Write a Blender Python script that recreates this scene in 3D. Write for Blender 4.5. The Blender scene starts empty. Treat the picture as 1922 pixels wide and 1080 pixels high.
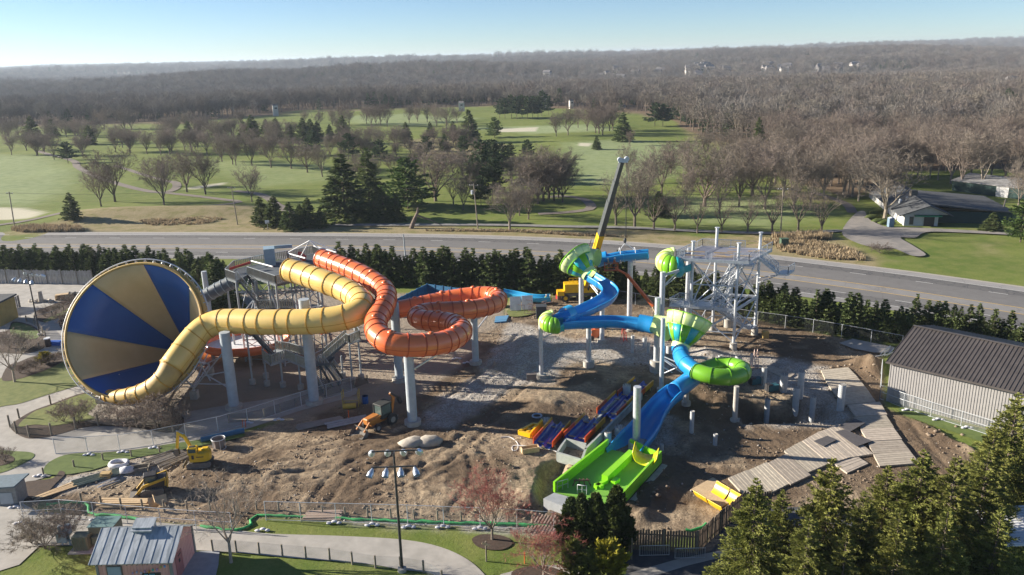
import bpy, bmesh, math, random
import numpy as np
from mathutils import Vector, Matrix
S = bpy.context.scene
C = S.collection
PI = math.pi
# ---------------------------------------------------------------- camera, sky, sun, exposure
H = 42.0; FPX = 1495.0; TH = math.radians(16.26); ROLL = 0.0252
RV = np.array([1.0, 0, 0]); FV = np.array([0, math.cos(TH), -math.sin(TH)]); UV = np.array([0, math.sin(TH), math.cos(TH)])
cr, sr = math.cos(ROLL), math.sin(ROLL)
XC = RV*cr - UV*sr; YC = RV*sr + UV*cr
CAM = np.array([0, 0, H])
cd = bpy.data.cameras.new("camera"); cam = bpy.data.objects.new("camera", cd); C.objects.link(cam)
cd.sensor_width = 36; cd.lens = FPX/1922*36; cd.clip_start = 1; cd.clip_end = 40000
m = Matrix.Identity(4)
for i in range(3):
    m[i][0] = XC[i]; m[i][1] = YC[i]; m[i][2] = -FV[i]; m[i][3] = CAM[i]
cam.matrix_world = m
S.camera = cam
SUN_EL = math.radians(19.0)
SUN_AZ = math.atan2(-0.978, 0.21)            # x over y: clockwise from +Y
sv = Vector((math.sin(SUN_AZ)*math.cos(SUN_EL), math.cos(SUN_AZ)*math.cos(SUN_EL), math.sin(SUN_EL)))
w = bpy.data.worlds.new("World"); S.world = w; w.use_nodes = True
nt = w.node_tree; bg = nt.nodes['Background']
sky = nt.nodes.new('ShaderNodeTexSky'); sky.sky_type = 'NISHITA'; sky.sun_disc = False
sky.sun_elevation = SUN_EL; sky.sun_rotation = SUN_AZ
sky.air_density = 0.66; sky.dust_density = 0.1; sky.ozone_density = 3.2; sky.altitude = 250
nt.links.new(sky.outputs[0], bg.inputs[0]); bg.inputs[1].default_value = 0.055
sl = bpy.data.lights.new("sun", 'SUN'); so = bpy.data.objects.new("sun", sl); C.objects.link(so)
sl.energy = 5.0; sl.angle = math.radians(0.5); sl.color = (1.0, 0.90, 0.75)
so.rotation_euler = sv.to_track_quat('Z', 'Y').to_euler(); so.location = (-60, 40, 80)
S.view_settings.view_transform = 'Standard'; S.view_settings.look = 'None'; S.view_settings.gamma = 1
S.view_settings.use_curve_mapping = False; S.view_settings.exposure = 1.36
S.render.engine = 'CYCLES'
try: S.cycles.volume_bounces = 0; S.cycles.transparent_max_bounces = 12
except Exception: pass

# ---------------------------------------------------------------- pixel <-> world
def ray(px, py):
    u = (px-961)/FPX; v = (540-py)/FPX
    return FV + XC*u + YC*v
def at(px, py, z=0.0):
    d = ray(px, py); t = (z-H)/d[2]
    return Vector(CAM + d*t)
def atY(px, py, Y):
    d = ray(px, py); return Vector(CAM + d*(Y/d[1]))
def proj(P):
    P = np.asarray(P, float) - CAM
    z = P@FV; return 961 + FPX*(P@XC)/z, 540 - FPX*(P@YC)/z
def lift(px, py, gx, gy):
    """height of the point seen at px,py that stands over the ground point seen at gx,gy"""
    g = at(gx, gy); return atY(px, py, g.y).z

# ---------------------------------------------------------------- numpy noise
def vnoise(x, y, seed=0):
    r = np.random.RandomState(seed).rand(256, 256)
    xi = np.floor(x).astype(int); yi = np.floor(y).astype(int); fx = x-xi; fy = y-yi
    fx = fx*fx*(3-2*fx); fy = fy*fy*(3-2*fy)
    a = r[xi % 256, yi % 256]; b = r[(xi+1) % 256, yi % 256]; c = r[xi % 256, (yi+1) % 256]; d = r[(xi+1) % 256, (yi+1) % 256]
    return (a*(1-fx)+b*fx)*(1-fy) + (c*(1-fx)+d*fx)*fy
def fbm(x, y, sc, oc=4, seed=0):
    t = 0; am = 1; s = 0
    for o in range(oc):
        t = t + am*vnoise(x/sc*2**o + 17*o, y/sc*2**o + 5*o, seed+o); s += am; am *= .5
    return t/s
def sstep(a, b, x):
    t = np.clip((x-a)/(b-a), 0, 1); return t*t*(3-2*t)

# ---------------------------------------------------------------- materials
MATS = {}
def nmat(name, c1, c2=None, scale=1.0, rough=.7, metal=0.0, bump=0.0, bscale=None, detail=4, objrand=0.0, coat=0.0, contrast=(.35, .65), spec=None, transl=0.0, stretch=None):
    if name in MATS: return MATS[name]
    mt = bpy.data.materials.new(name); mt.use_nodes = True; n = mt.node_tree; b = n.nodes['Principled BSDF']; L = n.links.new
    b.inputs['Roughness'].default_value = rough; b.inputs['Metallic'].default_value = metal
    if coat: b.inputs['Coat Weight'].default_value = coat; b.inputs['Coat Roughness'].default_value = .15
    if spec is not None: b.inputs['Specular IOR Level'].default_value = spec
    tc = n.nodes.new('ShaderNodeTexCoord'); vec = tc.outputs['Object']
    if stretch:
        mp = n.nodes.new('ShaderNodeMapping'); mp.inputs['Scale'].default_value = stretch; L(vec, mp.inputs[0]); vec = mp.outputs[0]
    col = None
    if c2 is None: c2 = tuple(x*.82 for x in c1)
    no = n.nodes.new('ShaderNodeTexNoise'); no.inputs['Scale'].default_value = scale; no.inputs['Detail'].default_value = detail; no.inputs['Roughness'].default_value = .62
    L(vec, no.inputs['Vector'])
    mr = n.nodes.new('ShaderNodeMapRange'); mr.inputs[1].default_value = contrast[0]; mr.inputs[2].default_value = contrast[1]; L(no.outputs[0], mr.inputs[0])
    mx = n.nodes.new('ShaderNodeMix'); mx.data_type = 'RGBA'; mx.inputs[6].default_value = (*c1, 1); mx.inputs[7].default_value = (*c2, 1)
    L(mr.outputs[0], mx.inputs[0]); col = mx.outputs[2]
    if objrand:
        oi = n.nodes.new('ShaderNodeObjectInfo'); m2 = n.nodes.new('ShaderNodeMapRange'); m2.inputs[3].default_value = 1-objrand; m2.inputs[4].default_value = 1+objrand
        L(oi.outputs['Random'], m2.inputs[0])
        hs = n.nodes.new('ShaderNodeHueSaturation'); L(col, hs.inputs['Color']); L(m2.outputs[0], hs.inputs['Value'])
        m3 = n.nodes.new('ShaderNodeMapRange'); m3.inputs[3].default_value = .5-objrand*.07; m3.inputs[4].default_value = .5+objrand*.07
        mm = n.nodes.new('ShaderNodeMath'); mm.operation = 'MULTIPLY'; mm.inputs[1].default_value = 7.31; L(oi.outputs['Random'], mm.inputs[0])
        fr = n.nodes.new('ShaderNodeMath'); fr.operation = 'FRACT'; L(mm.outputs[0], fr.inputs[0]); L(fr.outputs[0], m3.inputs[0]); L(m3.outputs[0], hs.inputs['Hue'])
        col = hs.outputs[0]
    L(col, b.inputs['Base Color'])
    if bump:
        nb = n.nodes.new('ShaderNodeTexNoise'); nb.inputs['Scale'].default_value = bscale or scale*6; nb.inputs['Detail'].default_value = 3; L(vec, nb.inputs['Vector'])
        bp = n.nodes.new('ShaderNodeBump'); bp.inputs['Strength'].default_value = bump; bp.inputs['Distance'].default_value = .05; L(nb.outputs[0], bp.inputs['Height']); L(bp.outputs[0], b.inputs['Normal'])
    if transl:
        tr = n.nodes.new('ShaderNodeBsdfTranslucent'); L(col, tr.inputs[0]); ms = n.nodes.new('ShaderNodeMixShader'); ms.inputs[0].default_value = transl
        L(b.outputs[0], ms.inputs[1]); L(tr.outputs[0], ms.inputs[2]); L(ms.outputs[0], n.nodes['Material Output'].inputs['Surface'])
    MATS[name] = mt; return mt

# ---------------------------------------------------------------- object helpers
def tag(o, label=None, cat=None, group=None, kind=None):
    if label: o['label'] = label
    if cat: o['category'] = cat
    if group: o['group'] = group
    if kind: o['kind'] = kind
    return o
def empty(name, loc, label, cat, group=None, rz=0):
    o = bpy.data.objects.new(name, None); C.objects.link(o); o.location = loc; o.rotation_euler = (0, 0, rz); o.empty_display_size = .5
    return tag(o, label, cat, group)
def copy_tree(o, parent=None):
    c = o.copy(); C.objects.link(c); c.parent = parent
    for ch in list(o.children): copy_tree(ch, c)
    return c
def pmesh(name, V, F, mat, parent=None, loc=None, smooth=False):
    me = bpy.data.meshes.new(name); V = np.asarray(V, float)
    if loc is not None: V = V - np.array(loc)
    me.from_pydata(V.tolist(), [], F)
    if smooth: me.polygons.foreach_set('use_smooth', [True]*len(me.polygons))
    mats = mat if isinstance(mat, list) else [mat]
    for q in mats: me.materials.append(q)
    o = bpy.data.objects.new(name, me); C.objects.link(o)
    if parent: o.parent = parent
    elif loc is not None: o.location = loc
    return o
class MB:
    """collects shapes for ONE mesh object"""
    def __init__(s, mats=None): s.V = []; s.F = []; s.mi = []; s.cur = 0; s.sm = []; s.smooth = False
    def add(s, V, F, smooth=None):
        n = len(s.V); s.V += [tuple(v) for v in V]; s.F += [tuple(i+n for i in f) for f in F]
        s.mi += [s.cur]*len(F); s.sm += [s.smooth if smooth is None else smooth]*len(F); return s
    def box(s, c, d, rz=0, rx=0, ry=0):
        M = Matrix.Translation(c) @ Matrix.Rotation(rz, 4, 'Z') @ Matrix.Rotation(ry, 4, 'Y') @ Matrix.Rotation(rx, 4, 'X')
        x, y, z = d[0]/2, d[1]/2, d[2]/2
        V = [M @ Vector((a*x, b*y, e*z)) for a in (-1, 1) for b in (-1, 1) for e in (-1, 1)]
        return s.add(V, [(0, 1, 3, 2), (4, 6, 7, 5), (0, 4, 5, 1), (2, 3, 7, 6), (0, 2, 6, 4), (1, 5, 7, 3)])
    def bar(s, a, b, w, h=None):
        a = Vector(a); b = Vector(b); d = (b-a); 
        if d.length < 1e-6: return s
        h = h or w; z = Vector((0, 0, 1)); t = d.normalized()
        if abs(t.z) > .99: z = Vector((0, 1, 0))
        sx = t.cross(z).normalized()*w/2; up = sx.cross(t).normalized()*h/2
        V = [p + q for p in (a, b) for q in (-sx-up, sx-up, sx+up, -sx+up)]
        return s.add(V, [(0, 1, 2, 3), (7, 6, 5, 4), (0, 4, 5, 1), (1, 5, 6, 2), (2, 6, 7, 3), (3, 7, 4, 0)])
    def cyl(s, a, b, r, r2=None, n=12, caps=True):
        a = Vector(a); b = Vector(b); r2 = r if r2 is None else r2; t = (b-a).normalized()
        x = t.orthogonal().normalized(); y = t.cross(x)
        V = []
        for p, q in ((a, r), (b, r2)):
            for k in range(n):
                an = 2*PI*k/n; V.append(p + (x*math.cos(an)+y*math.sin(an))*q)
        s.add(V, [(k, (k+1) % n, n+(k+1) % n, n+k) for k in range(n)], True)
        if caps: s.add(V, [tuple(range(n-1, -1, -1)), tuple(range(n, 2*n))], False)
        return s
    def tube(s, pts, r, n=10, closed=False, caps=False):
        P = [Vector(p) for p in pts]; N = len(P); R = r if isinstance(r, (list, tuple)) else [r]*N
        T = [(P[min(i+1, N-1)]-P[max(i-1, 0)]).normalized() for i in range(N)]
        x = T[0].orthogonal().normalized(); V = []
        for i in range(N):
            x = (x - T[i]*x.dot(T[i])).normalized(); y = T[i].cross(x)
            for k in range(n):
                an = 2*PI*k/n; V.append(P[i] + (x*math.cos(an)+y*math.sin(an))*R[i])
        F = [(i*n+k, i*n+(k+1) % n, (i+1)*n+(k+1) % n, (i+1)*n+k) for i in range(N-1) for k in range(n)]
        s.add(V, F, True)
        if caps: s.add(V, [tuple(range(n-1, -1, -1)), tuple(range((N-1)*n, N*n))], False)
        return s
    def prism(s, poly, z0, z1, M=None):
        """vertical prism over a 2D polygon; M maps local to world"""
        n = len(poly); V = [Vector((p[0], p[1], z0)) for p in poly] + [Vector((p[0], p[1], z1)) for p in poly]
        if M is not None: V = [M @ v for v in V]
        return s.add(V, [tuple(range(n-1, -1, -1)), tuple(range(n, 2*n))] + [(k, (k+1) % n, n+(k+1) % n, n+k) for k in range(n)], False)
    def ring(s, pts2, M, w=.1):
        pass
    def blob(s, c, r, seed=0, n=10, m=6, amp=.25):
        rg = random.Random(seed); c = Vector(c); V = []
        r = r if isinstance(r, (tuple, list)) else (r, r, r)
        for i in range(m+1):
            ph = PI*i/m
            for k in range(n):
                th = 2*PI*k/n; q = 1 + rg.uniform(-amp, amp)
                V.append(c + Vector((r[0]*math.sin(ph)*math.cos(th)*q, r[1]*math.sin(ph)*math.sin(th)*q, r[2]*math.cos(ph)*q)))
        for i in (0, m):
            for k in range(n): V[i*n+k] = V[i*n]
        return s.add(V, [(i*n+k, (i+1)*n+k, (i+1)*n+(k+1) % n, i*n+(k+1) % n) for i in range(m) for k in range(n)], True)
    def build(s, name, mats, parent=None, loc=None, world=True):
        """parent given: world coords are moved into the parent's frame (unrotated parents only)"""
        me = bpy.data.meshes.new(name); off = Vector((0, 0, 0))
        if parent is not None and world: 
            off = parent.location.copy()
            if parent.parent: off += parent.parent.location
        if loc is not None: off = Vector(loc)
        V = [(v[0]-off[0], v[1]-off[1], v[2]-off[2]) for v in s.V]
        me.from_pydata(V, [], s.F)
        mats = mats if isinstance(mats, list) else [mats]
        for q in mats: me.materials.append(q)
        me.polygons.foreach_set('material_index', s.mi); me.polygons.foreach_set('use_smooth', s.sm)
        o = bpy.data.objects.new(name, me); C.objects.link(o)
        if parent is not None: o.parent = parent
        elif loc is not None: o.location = loc
        return o
def spline(P, n=6, closed=False):
    P = [Vector(p) for p in P]; out = []; N = len(P)
    for i in range(N-1 if not closed else N):
        if closed: p0, p1, p2, p3 = P[i-1], P[i], P[(i+1) % N], P[(i+2) % N]
        else: p0, p1, p2, p3 = P[max(i-1, 0)], P[i], P[i+1], P[min(i+2, N-1)]
        for k in range(n):
            t = k/n; out.append(.5*((2*p1)+(p2-p0)*t+(2*p0-5*p1+4*p2-p3)*t*t+(3*p1-p0-3*p2+p3)*t**3))
    if not closed: out.append(P[-1])
    return out
def resample(P, step):
    P = [Vector(p) for p in P]; L = [0]
    for i in range(len(P)-1): L.append(L[-1]+(P[i+1]-P[i]).length)
    n = max(2, int(round(L[-1]/step))+1); out = []; j = 0
    for k in range(n):
        d = L[-1]*k/(n-1)
        while j < len(P)-2 and L[j+1] < d: j += 1
        t = (d-L[j])/max(1e-9, L[j+1]-L[j]); out.append(P[j].lerp(P[j+1], t))
    return out
def area(name, pts, mat, z=.05, kind='structure', smooth=True, zoff=None, thick=0.0):
    """a paved or planted patch outlined in picture pixels, laid on the ground"""
    P = [at(x, y, z) for x, y in pts]
    if smooth: P = spline(P, 4, True)
    me = bpy.data.meshes.new(name); bm = bmesh.new()
    vs = [bm.verts.new(p) for p in P]; f = bm.faces.new(vs)
    bmesh.ops.triangulate(bm, faces=[f])
    bmesh.ops.recalc_face_normals(bm, faces=bm.faces[:])
    if bm.faces[0].normal.z < 0: bmesh.ops.reverse_faces(bm, faces=bm.faces[:])
    if thick:
        ed = [e for e in bm.edges if len(e.link_faces) == 1]
        r = bmesh.ops.extrude_edge_only(bm, edges=ed)
        for v in r['geom']:
            if isinstance(v, bmesh.types.BMVert): v.co.z -= thick
    bm.to_mesh(me); bm.free(); me.materials.append(mat)
    o = bpy.data.objects.new(name, me); C.objects.link(o)
    if kind: o['kind'] = kind
    return o
ORD = ['leftmost'] + [w_ + ' from left' for w_ in 'second third fourth fifth sixth seventh eighth ninth tenth eleventh twelfth thirteenth fourteenth fifteenth sixteenth'.split()]
def ords(n):
    o = ORD[:n]
    if n > 1: o[-1] = 'rightmost'
    return o
# ================================================================ GROUND
def pip(px, py, poly):
    inside = np.zeros(px.shape, bool); n = len(poly); j = n-1
    for i in range(n):
        xi, yi = poly[i]; xj, yj = poly[j]
        c = ((yi > py) != (yj > py)) & (px < (xj-xi)*(py-yi)/((yj-yi) or 1e-9)+xi); inside ^= c; j = i
    return inside
def polydist(px, py, poly):
    d = np.full(px.shape, 1e9); n = len(poly)
    for i in range(n):
        x1, y1 = poly[i]; x2, y2 = poly[(i+1) % n]; dx, dy = x2-x1, y2-y1; L = dx*dx+dy*dy or 1e-9
        t = np.clip(((px-x1)*dx+(py-y1)*dy)/L, 0, 1); d = np.minimum(d, np.hypot(px-x1-t*dx, py-y1-t*dy))
    return d
def W2(pts): return [tuple(at(x, y)[:2]) for x, y in pts]
GOLF_FAR = [(-900, 262), (-200, 250), (0, 236), (110, 238), (300, 232), (420, 225), (560, 209), (640, 206), (760, 203), (900, 200), (1000, 203), (1090, 208), (1200, 214), (1260, 226), (1290, 243), (1340, 262), (1440, 285), (1470, 330), (1520, 350), (1600, 372), (1660, 345), (1700, 325), (1880, 318), (1960, 345), (2400, 420)]
GF = np.array(GOLF_FAR, float)
def hills(x, y):
    d = np.hypot(x, y); a = sstep(600, 1800, d)
    h = (fbm(x+3000, y+3000, 800, 3, 31)-.47)*60*a
    h += 14*np.exp(-((x+120)**2/420**2+(y-1650)**2/240**2))*a + 9*np.exp(-((x-900)**2/600**2+(y-2300)**2/400**2))
    h += 26*sstep(2500, 6000, d)*np.exp(-((x-4200)**2/2200**2+(y-6500)**2/2500**2)) - 16*np.exp(-((x-300)**2/500**2+(y-1250)**2/300**2))*a
    h -= 3*np.exp(-((x+30)**2/90**2+(y-330)**2/30**2))*0
    return h
MC = at(305, 402)
MOUND = W2([(120, 418), (150, 402), (230, 394), (330, 388), (440, 386), (490, 392), (480, 412), (330, 420), (200, 424)])
def ground_z(x, y):
    x = np.asarray(x, float); y = np.asarray(y, float)
    z = hills(x, y)
    far = sstep(150, 260, y)*(1-sstep(500, 700, y))
    z = z + 2.4*np.exp(-((x-MC.x)/30)**4-((y-MC.y)/9)**2)
    z = z + far*(fbm(x+500, y+500, 60, 3, 5)-.5)*1.6
    return z
def gz(x, y): return float(ground_z(np.array([x]), np.array([y]))[0])
def atg(px, py):
    p = at(px, py)
    for _ in range(4): p = at(px, py, gz(p.x, p.y))
    return p
def axis(fine0, fine1, st, mid, lim, g):
    a = list(np.arange(fine0, fine1+1e-6, st)); s = st
    while a[-1] < lim: s = min(s*g, mid if a[-1] < 600 else 1e9); a.append(a[-1]+s)
    s = st; b = []; x = fine0; lo = -lim if fine0 < 0 else 20
    while x > lo: s = min(s*g, mid if x > -600 else 1e9); x -= s; b.append(x)
    return np.array(b[::-1]+a)
gx = axis(-55, 64, .3, 2.6, 9000, 1.12); gy = axis(52, 150, .3, 2.0, 12000, 1.10)
NX, NY = len(gx), len(gy); GX, GY = np.meshgrid(gx, gy); X = GX.ravel(); Y = GY.ravel()
Z = ground_z(X, Y)
SITE = W2([(70, 935), (112, 890), (175, 886), (225, 868), (300, 842), (400, 826), (480, 806), (560, 780), (650, 752), (700, 700), (860, 640), (945, 592), (960, 560), (1060, 556), (1240, 566), (1440, 604), (1560, 630), (1655, 655), (1660, 765), (1740, 800), (1830, 850), (1900, 880), (1890, 960), (1700, 1010), (1400, 995), (1330, 1000), (1200, 1022), (1100, 1005), (1030, 1002), (900, 992), (760, 984), (600, 978), (505, 972), (474, 978), (462, 994), (440, 993), (330, 985), (190, 974), (120, 964)])
PEB = W2([(330, 570), (400, 556), (560, 540), (640, 548), (800, 552), (945, 562), (952, 596), (930, 620), (880, 630), (900, 660), (800, 735), (700, 760), (640, 760), (560, 790), (430, 800), (330, 800), (240, 770), (180, 745), (280, 640)])
wob = (fbm(X+900, Y, 3.0, 4, 3)-.5)*5.0; wob2 = (fbm(X, Y+700, 7.0, 4, 13)-.5)*10
near = (Y < 160) & (np.abs(X) < 120)
def mask(poly, soft=.8, wb=1.0, sel=near):
    o = np.zeros(X.shape); x, y = X[sel], Y[sel]
    d = polydist(x, y, poly); d = np.where(pip(x, y, poly), d, -d); o[sel] = sstep(-soft, soft, d + wob[sel]*wb*.5); return o
site = mask(SITE, .5, .25); dirt = site.copy()
gravel = np.zeros(X.shape)
for pl in ([(950, 602), (1000, 612), (1080, 640), (1150, 630), (1240, 640), (1300, 652), (1400, 665), (1560, 690), (1520, 702), (1430, 692), (1330, 680), (1250, 690), (1120, 676), (1050, 690), (1040, 720), (960, 726), (905, 770), (850, 800), (790, 800), (820, 745), (900, 700), (930, 650)],
           [(1425, 694), (1490, 690), (1545, 700), (1600, 780), (1590, 792), (1540, 800), (1480, 802), (1410, 790), (1400, 800), (1395, 780), (1440, 770), (1500, 765), (1520, 745), (1440, 730), (1400, 700)],
           [(1170, 800), (1215, 775), (1262, 790), (1262, 830), (1235, 850), (1200, 842)],
           [(100, 905), (180, 880), (260, 862), (330, 850), (300, 880), (200, 900), (120, 930)],
           [(640, 975), (820, 978), (1000, 985), (1060, 990), (1060, 1004), (900, 996), (640, 984)]):
    gravel = np.maximum(gravel, mask(W2(pl), 1.1, 1.2))
peb = mask(PEB, 1.0, .6); dirt = np.maximum(dirt, peb)
dark = sstep(.45, .6, fbm(X+40, Y+80, 6, 5, 77))*site*(1-gravel*.8)
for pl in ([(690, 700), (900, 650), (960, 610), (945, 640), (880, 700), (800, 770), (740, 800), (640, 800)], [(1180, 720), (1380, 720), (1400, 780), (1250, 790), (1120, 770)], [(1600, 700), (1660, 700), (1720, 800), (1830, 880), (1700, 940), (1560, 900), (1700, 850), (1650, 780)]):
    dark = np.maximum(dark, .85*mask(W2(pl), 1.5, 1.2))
# worked earth: ruts, swirls, piles and lumps are real relief
ampl = site*(1-.85*gravel)*(1-peb)
Z = Z + ampl*((fbm(X, Y, 9, 4, 7)-.5)*.28 + (np.abs(fbm(X+100, Y, 1.7, 3, 8)-.5)*-.34+.04) + (vnoise(X/.6, Y/.6, 88)-.5)*.10*fbm(X, Y, 5, 2, 89))
for (px, py, rr, sw) in ((880, 900, 16, 3.4), (620, 880, 13, -3.0), (980, 850, 9, 2.6), (330, 920, 9, 3)):
    c = at(px, py); dx, dy = X-c.x, (Y-c.y)*1.0; r = np.hypot(dx, dy)
    rw = r + (fbm(X, Y, 8, 3, 21)-.5)*4
    a = ampl*np.exp(-(r/rr)**2); Z = Z + a*((np.sin(rw*sw*1.05)*.5+.5)**2*.12*sstep(.35, .6, fbm(X+50, Y, 4, 2, 9)) - .04)
for (px, py, r, h) in ((1290, 742, 3.6, 1.5), (1350, 760, 4.0, 1.2), (1180, 735, 3.4, .9), (1255, 660, 2.2, .9), (1330, 665, 2.5, .8), (1020, 760, 4.5, .9), (1110, 720, 4, .8), (1630, 690, 2.6, 1.9), (1150, 960, 2.5, .9), (1230, 925, 2.2, .8), (1205, 970, 1.5, .6), (960, 960, 2.2, .7), (1000, 935, 2, .8), (1780, 815, 2, .6), (1745, 795, 2, .6), (1825, 845, 2, .7), (1285, 810, 2.0, .5), (1420, 700, 1.6, .5), (1470, 690, 1.4, .5), (520, 880, 2.4, .4)):
    c = at(px, py); q = np.hypot(X-c.x, Y-c.y)/r; Z = Z + h*np.exp(-q**2*1.6)*(.75+.5*fbm(X, Y, 1.2, 3, 44))*(Y < 160)
c = at(1475, 775); q = np.maximum(np.abs(X-c.x)/5.2, np.abs(Y-c.y)/2.4); PIT = sstep(1.25, .85, q)*(Y < 160); Z = Z - 2.2*PIT
c = at(960, 905); 
trench = mask(W2([(1004, 935), (1022, 872), (1060, 862), (1050, 900), (1020, 965)]), .6, .3); Z = Z - 1.6*trench
for k_, (pts_, dp_) in enumerate((([(500, 880), (620, 860), (760, 880), (900, 900), (1000, 880)], .09), ([(520, 900), (640, 885), (780, 905), (920, 930)], .08), ([(420, 830), (520, 850), (640, 830), (720, 800), (830, 760), (930, 690), (980, 630)], .09), ([(700, 920), (820, 870), (900, 800), (960, 740), (1010, 680)], .08), ([(360, 940), (460, 915), (560, 910), (700, 925)], .08), ([(1500, 880), (1400, 860), (1290, 870), (1230, 890), (1180, 960)], .07), ([(1450, 660), (1560, 680), (1640, 720), (1720, 830), (1790, 900)], .08), ([(1330, 880), (1270, 850), (1250, 800), (1330, 790), (1420, 820), (1500, 840)], .07), ([(860, 960), (900, 900), (890, 850), (840, 830), (760, 850), (700, 900)], .08), ([(600, 940), (640, 890), (700, 860), (780, 870)], .08))):
    Q_ = [at(*p) for p in pts_]; Q_ = resample(spline(Q_, 5), 1.2); poly_ = [(q.x, q.y) for q in Q_]; dmin = np.full(X.shape, 99.0); xs_ = [q[0] for q in poly_]; ys_ = [q[1] for q in poly_]
    sel = near & (X > min(xs_)-3) & (X < max(xs_)+3) & (Y > min(ys_)-3) & (Y < max(ys_)+3); x_, y_ = X[sel], Y[sel]; dm = np.full(x_.shape, 99.0)
    for i in range(len(poly_)-1):
        (x1, y1), (x2, y2) = poly_[i], poly_[i+1]; dx, dy = x2-x1, y2-y1; t = np.clip(((x_-x1)*dx+(y_-y1)*dy)/(dx*dx+dy*dy), 0, 1); dm = np.minimum(dm, np.hypot(x_-x1-t*dx, y_-y1-t*dy))
    gr = np.exp(-((dm-.95)/.32)**2); Z[sel] -= dp_*1.6*gr*site[sel]; Z[sel] += dp_*.8*np.exp(-((dm-1.55)/.25)**2)*site[sel]; dark[sel] = np.maximum(dark[sel], .55*gr*site[sel])
# keep paving, pool and buildings clear of lumps
for pl in ([(1020, 920), (1135, 825), (1245, 845), (1245, 880), (1130, 975), (1020, 960)], [(1035, 870), (1150, 745), (1230, 725), (1240, 760), (1130, 830), (1060, 880)], [(1655, 755), (1930, 840), (1930, 700), (1700, 640)], [(1380, 920), (1600, 780), (1540, 690), (1620, 690), (1730, 860), (1640, 900), (1450, 955)]):
    k = mask(W2(pl), 1.2, 0); Z = Z*(1-k) + np.minimum(Z, -.03)*k
k = mask(SITE, .3, 0); Z = np.where(near & (k < .02) & (Y < 150), np.minimum(Z, 0)*0, Z)
kf = near & (Y < 150); Z = np.where(kf, Z*sstep(0, 1, k*1.0), Z)
# far land use
all_ = np.ones(X.shape, bool); midz = (Y > 150) & (Y < 900)
dpx, dpy = proj(np.stack([X, Y, Z*0], 1)); 
front = (Y > 20)
lim = np.interp(dpx, GF[:, 0], GF[:, 1]); rag = (fbm(X, Y, 25, 3, 61)-.5)
floor_ = np.where(front & (Y > 150), sstep(-3, 3, lim-dpy + rag*10), 0); floor_ = np.where(Y < 20, .0, floor_); floor_ = np.where(Y > 900, 1, floor_)
dry = np.zeros(X.shape); frost = np.zeros(X.shape); sand = np.zeros(X.shape)
mz = (Y > 130) & (Y < 700)
for pl, v in (([(-300, 450), (0, 440), (60, 426), (120, 416), (150, 400), (230, 392), (330, 388), (440, 385), (484, 390), (484, 415), (640, 424), (780, 420), (900, 428), (1100, 432), (1180, 424), (1300, 445), (1440, 440), (1560, 440), (1620, 468), (1660, 490), (1640, 505), (1440, 484), (1260, 465), (1100, 456), (900, 447), (560, 442), (0, 441), (-300, 442)], 1.0),
              ([(740, 268), (800, 258), (900, 262), (960, 272), (900, 300), (800, 296)], .8), ([(1280, 240), (1440, 258), (1460, 300), (1400, 285), (1300, 262)], .7), ([(1700, 428), (1760, 430), (1922, 436), (1922, 428)], .4), ([(1840, 460), (1880, 455), (1872, 480), (1830, 482)], .5), ([(1440, 335), (1500, 352), (1580, 372), (1600, 385), (1480, 372)], .8)):
    dry = np.maximum(dry, v*mask(W2(pl), 2.5, 1.5, mz))
for pl, v in (([(-200, 285), (90, 292), (140, 325), (120, 360), (60, 385), (-200, 395)], .55), ([(880, 240), (1100, 236), (1160, 246), (1000, 252)], .7), ([(1060, 270), (1180, 262), (1300, 275), (1260, 330), (1180, 350), (1080, 345)], .6), ([(640, 218), (760, 214), (900, 222), (800, 236), (660, 232)], .5), ([(360, 300), (600, 310), (640, 335), (480, 350)], .35), ([(1240, 370), (1440, 372), (1560, 400), (1440, 425), (1240, 410)], .5)):
    frost = np.maximum(frost, v*mask(W2(pl), 9, 3, mz))
for pl in ([(-60, 388), (40, 391), (84, 401), (60, 412), (-60, 418)], [(350, 351), (425, 341), (420, 345), (360, 354)], [(1086, 270), (1112, 271), (1106, 276), (1088, 275)], [(930, 243), (1010, 240), (1005, 247), (935, 248)]):
    sand = np.maximum(sand, mask(W2(pl), 1.2, .5, mz))
GRASS_ZONE = Y > 150
print('ground verts', NX*NY)
me = bpy.data.meshes.new('ground')
me.vertices.add(NX*NY); co = np.stack([X, Y, Z], 1).astype(np.float32); me.vertices.foreach_set('co', co.ravel())
ii = (np.arange(NY-1)[:, None]*NX + np.arange(NX-1)[None, :]).ravel(); quads = np.stack([ii, ii+1, ii+1+NX, ii+NX], 1).ravel()
nf = len(ii); me.loops.add(nf*4); me.polygons.add(nf); me.loops.foreach_set('vertex_index', quads.astype(np.int32))
me.polygons.foreach_set('loop_start', np.arange(0, nf*4, 4, dtype=np.int32)); me.polygons.foreach_set('use_smooth', np.ones(nf, bool)); me.update(); me.validate()
for nm, a in (('dirt', dirt), ('gravel', gravel), ('dark', dark), ('floor', floor_), ('dry', dry), ('frost', frost), ('sand', sand), ('peb', peb)):
    at_ = me.attributes.new(nm, 'FLOAT', 'POINT'); at_.data.foreach_set('value', np.clip(a, 0, 1).astype(np.float32))
mt = bpy.data.materials.new('ground_cover'); mt.use_nodes = True; n = mt.node_tree; b = n.nodes['Principled BSDF']; L = n.links.new
b.inputs['Roughness'].default_value = .95; b.inputs['Specular IOR Level'].default_value = .15
geo = n.nodes.new('ShaderNodeNewGeometry')
def NZ(sc, det=5, rough=.6, dist=0):
    q = n.nodes.new('ShaderNodeTexNoise'); q.inputs['Scale'].default_value = sc; q.inputs['Detail'].default_value = det; q.inputs['Roughness'].default_value = rough; q.inputs['Distortion'].default_value = dist
    L(geo.outputs['Position'], q.inputs['Vector']); return q.outputs[0]
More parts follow.
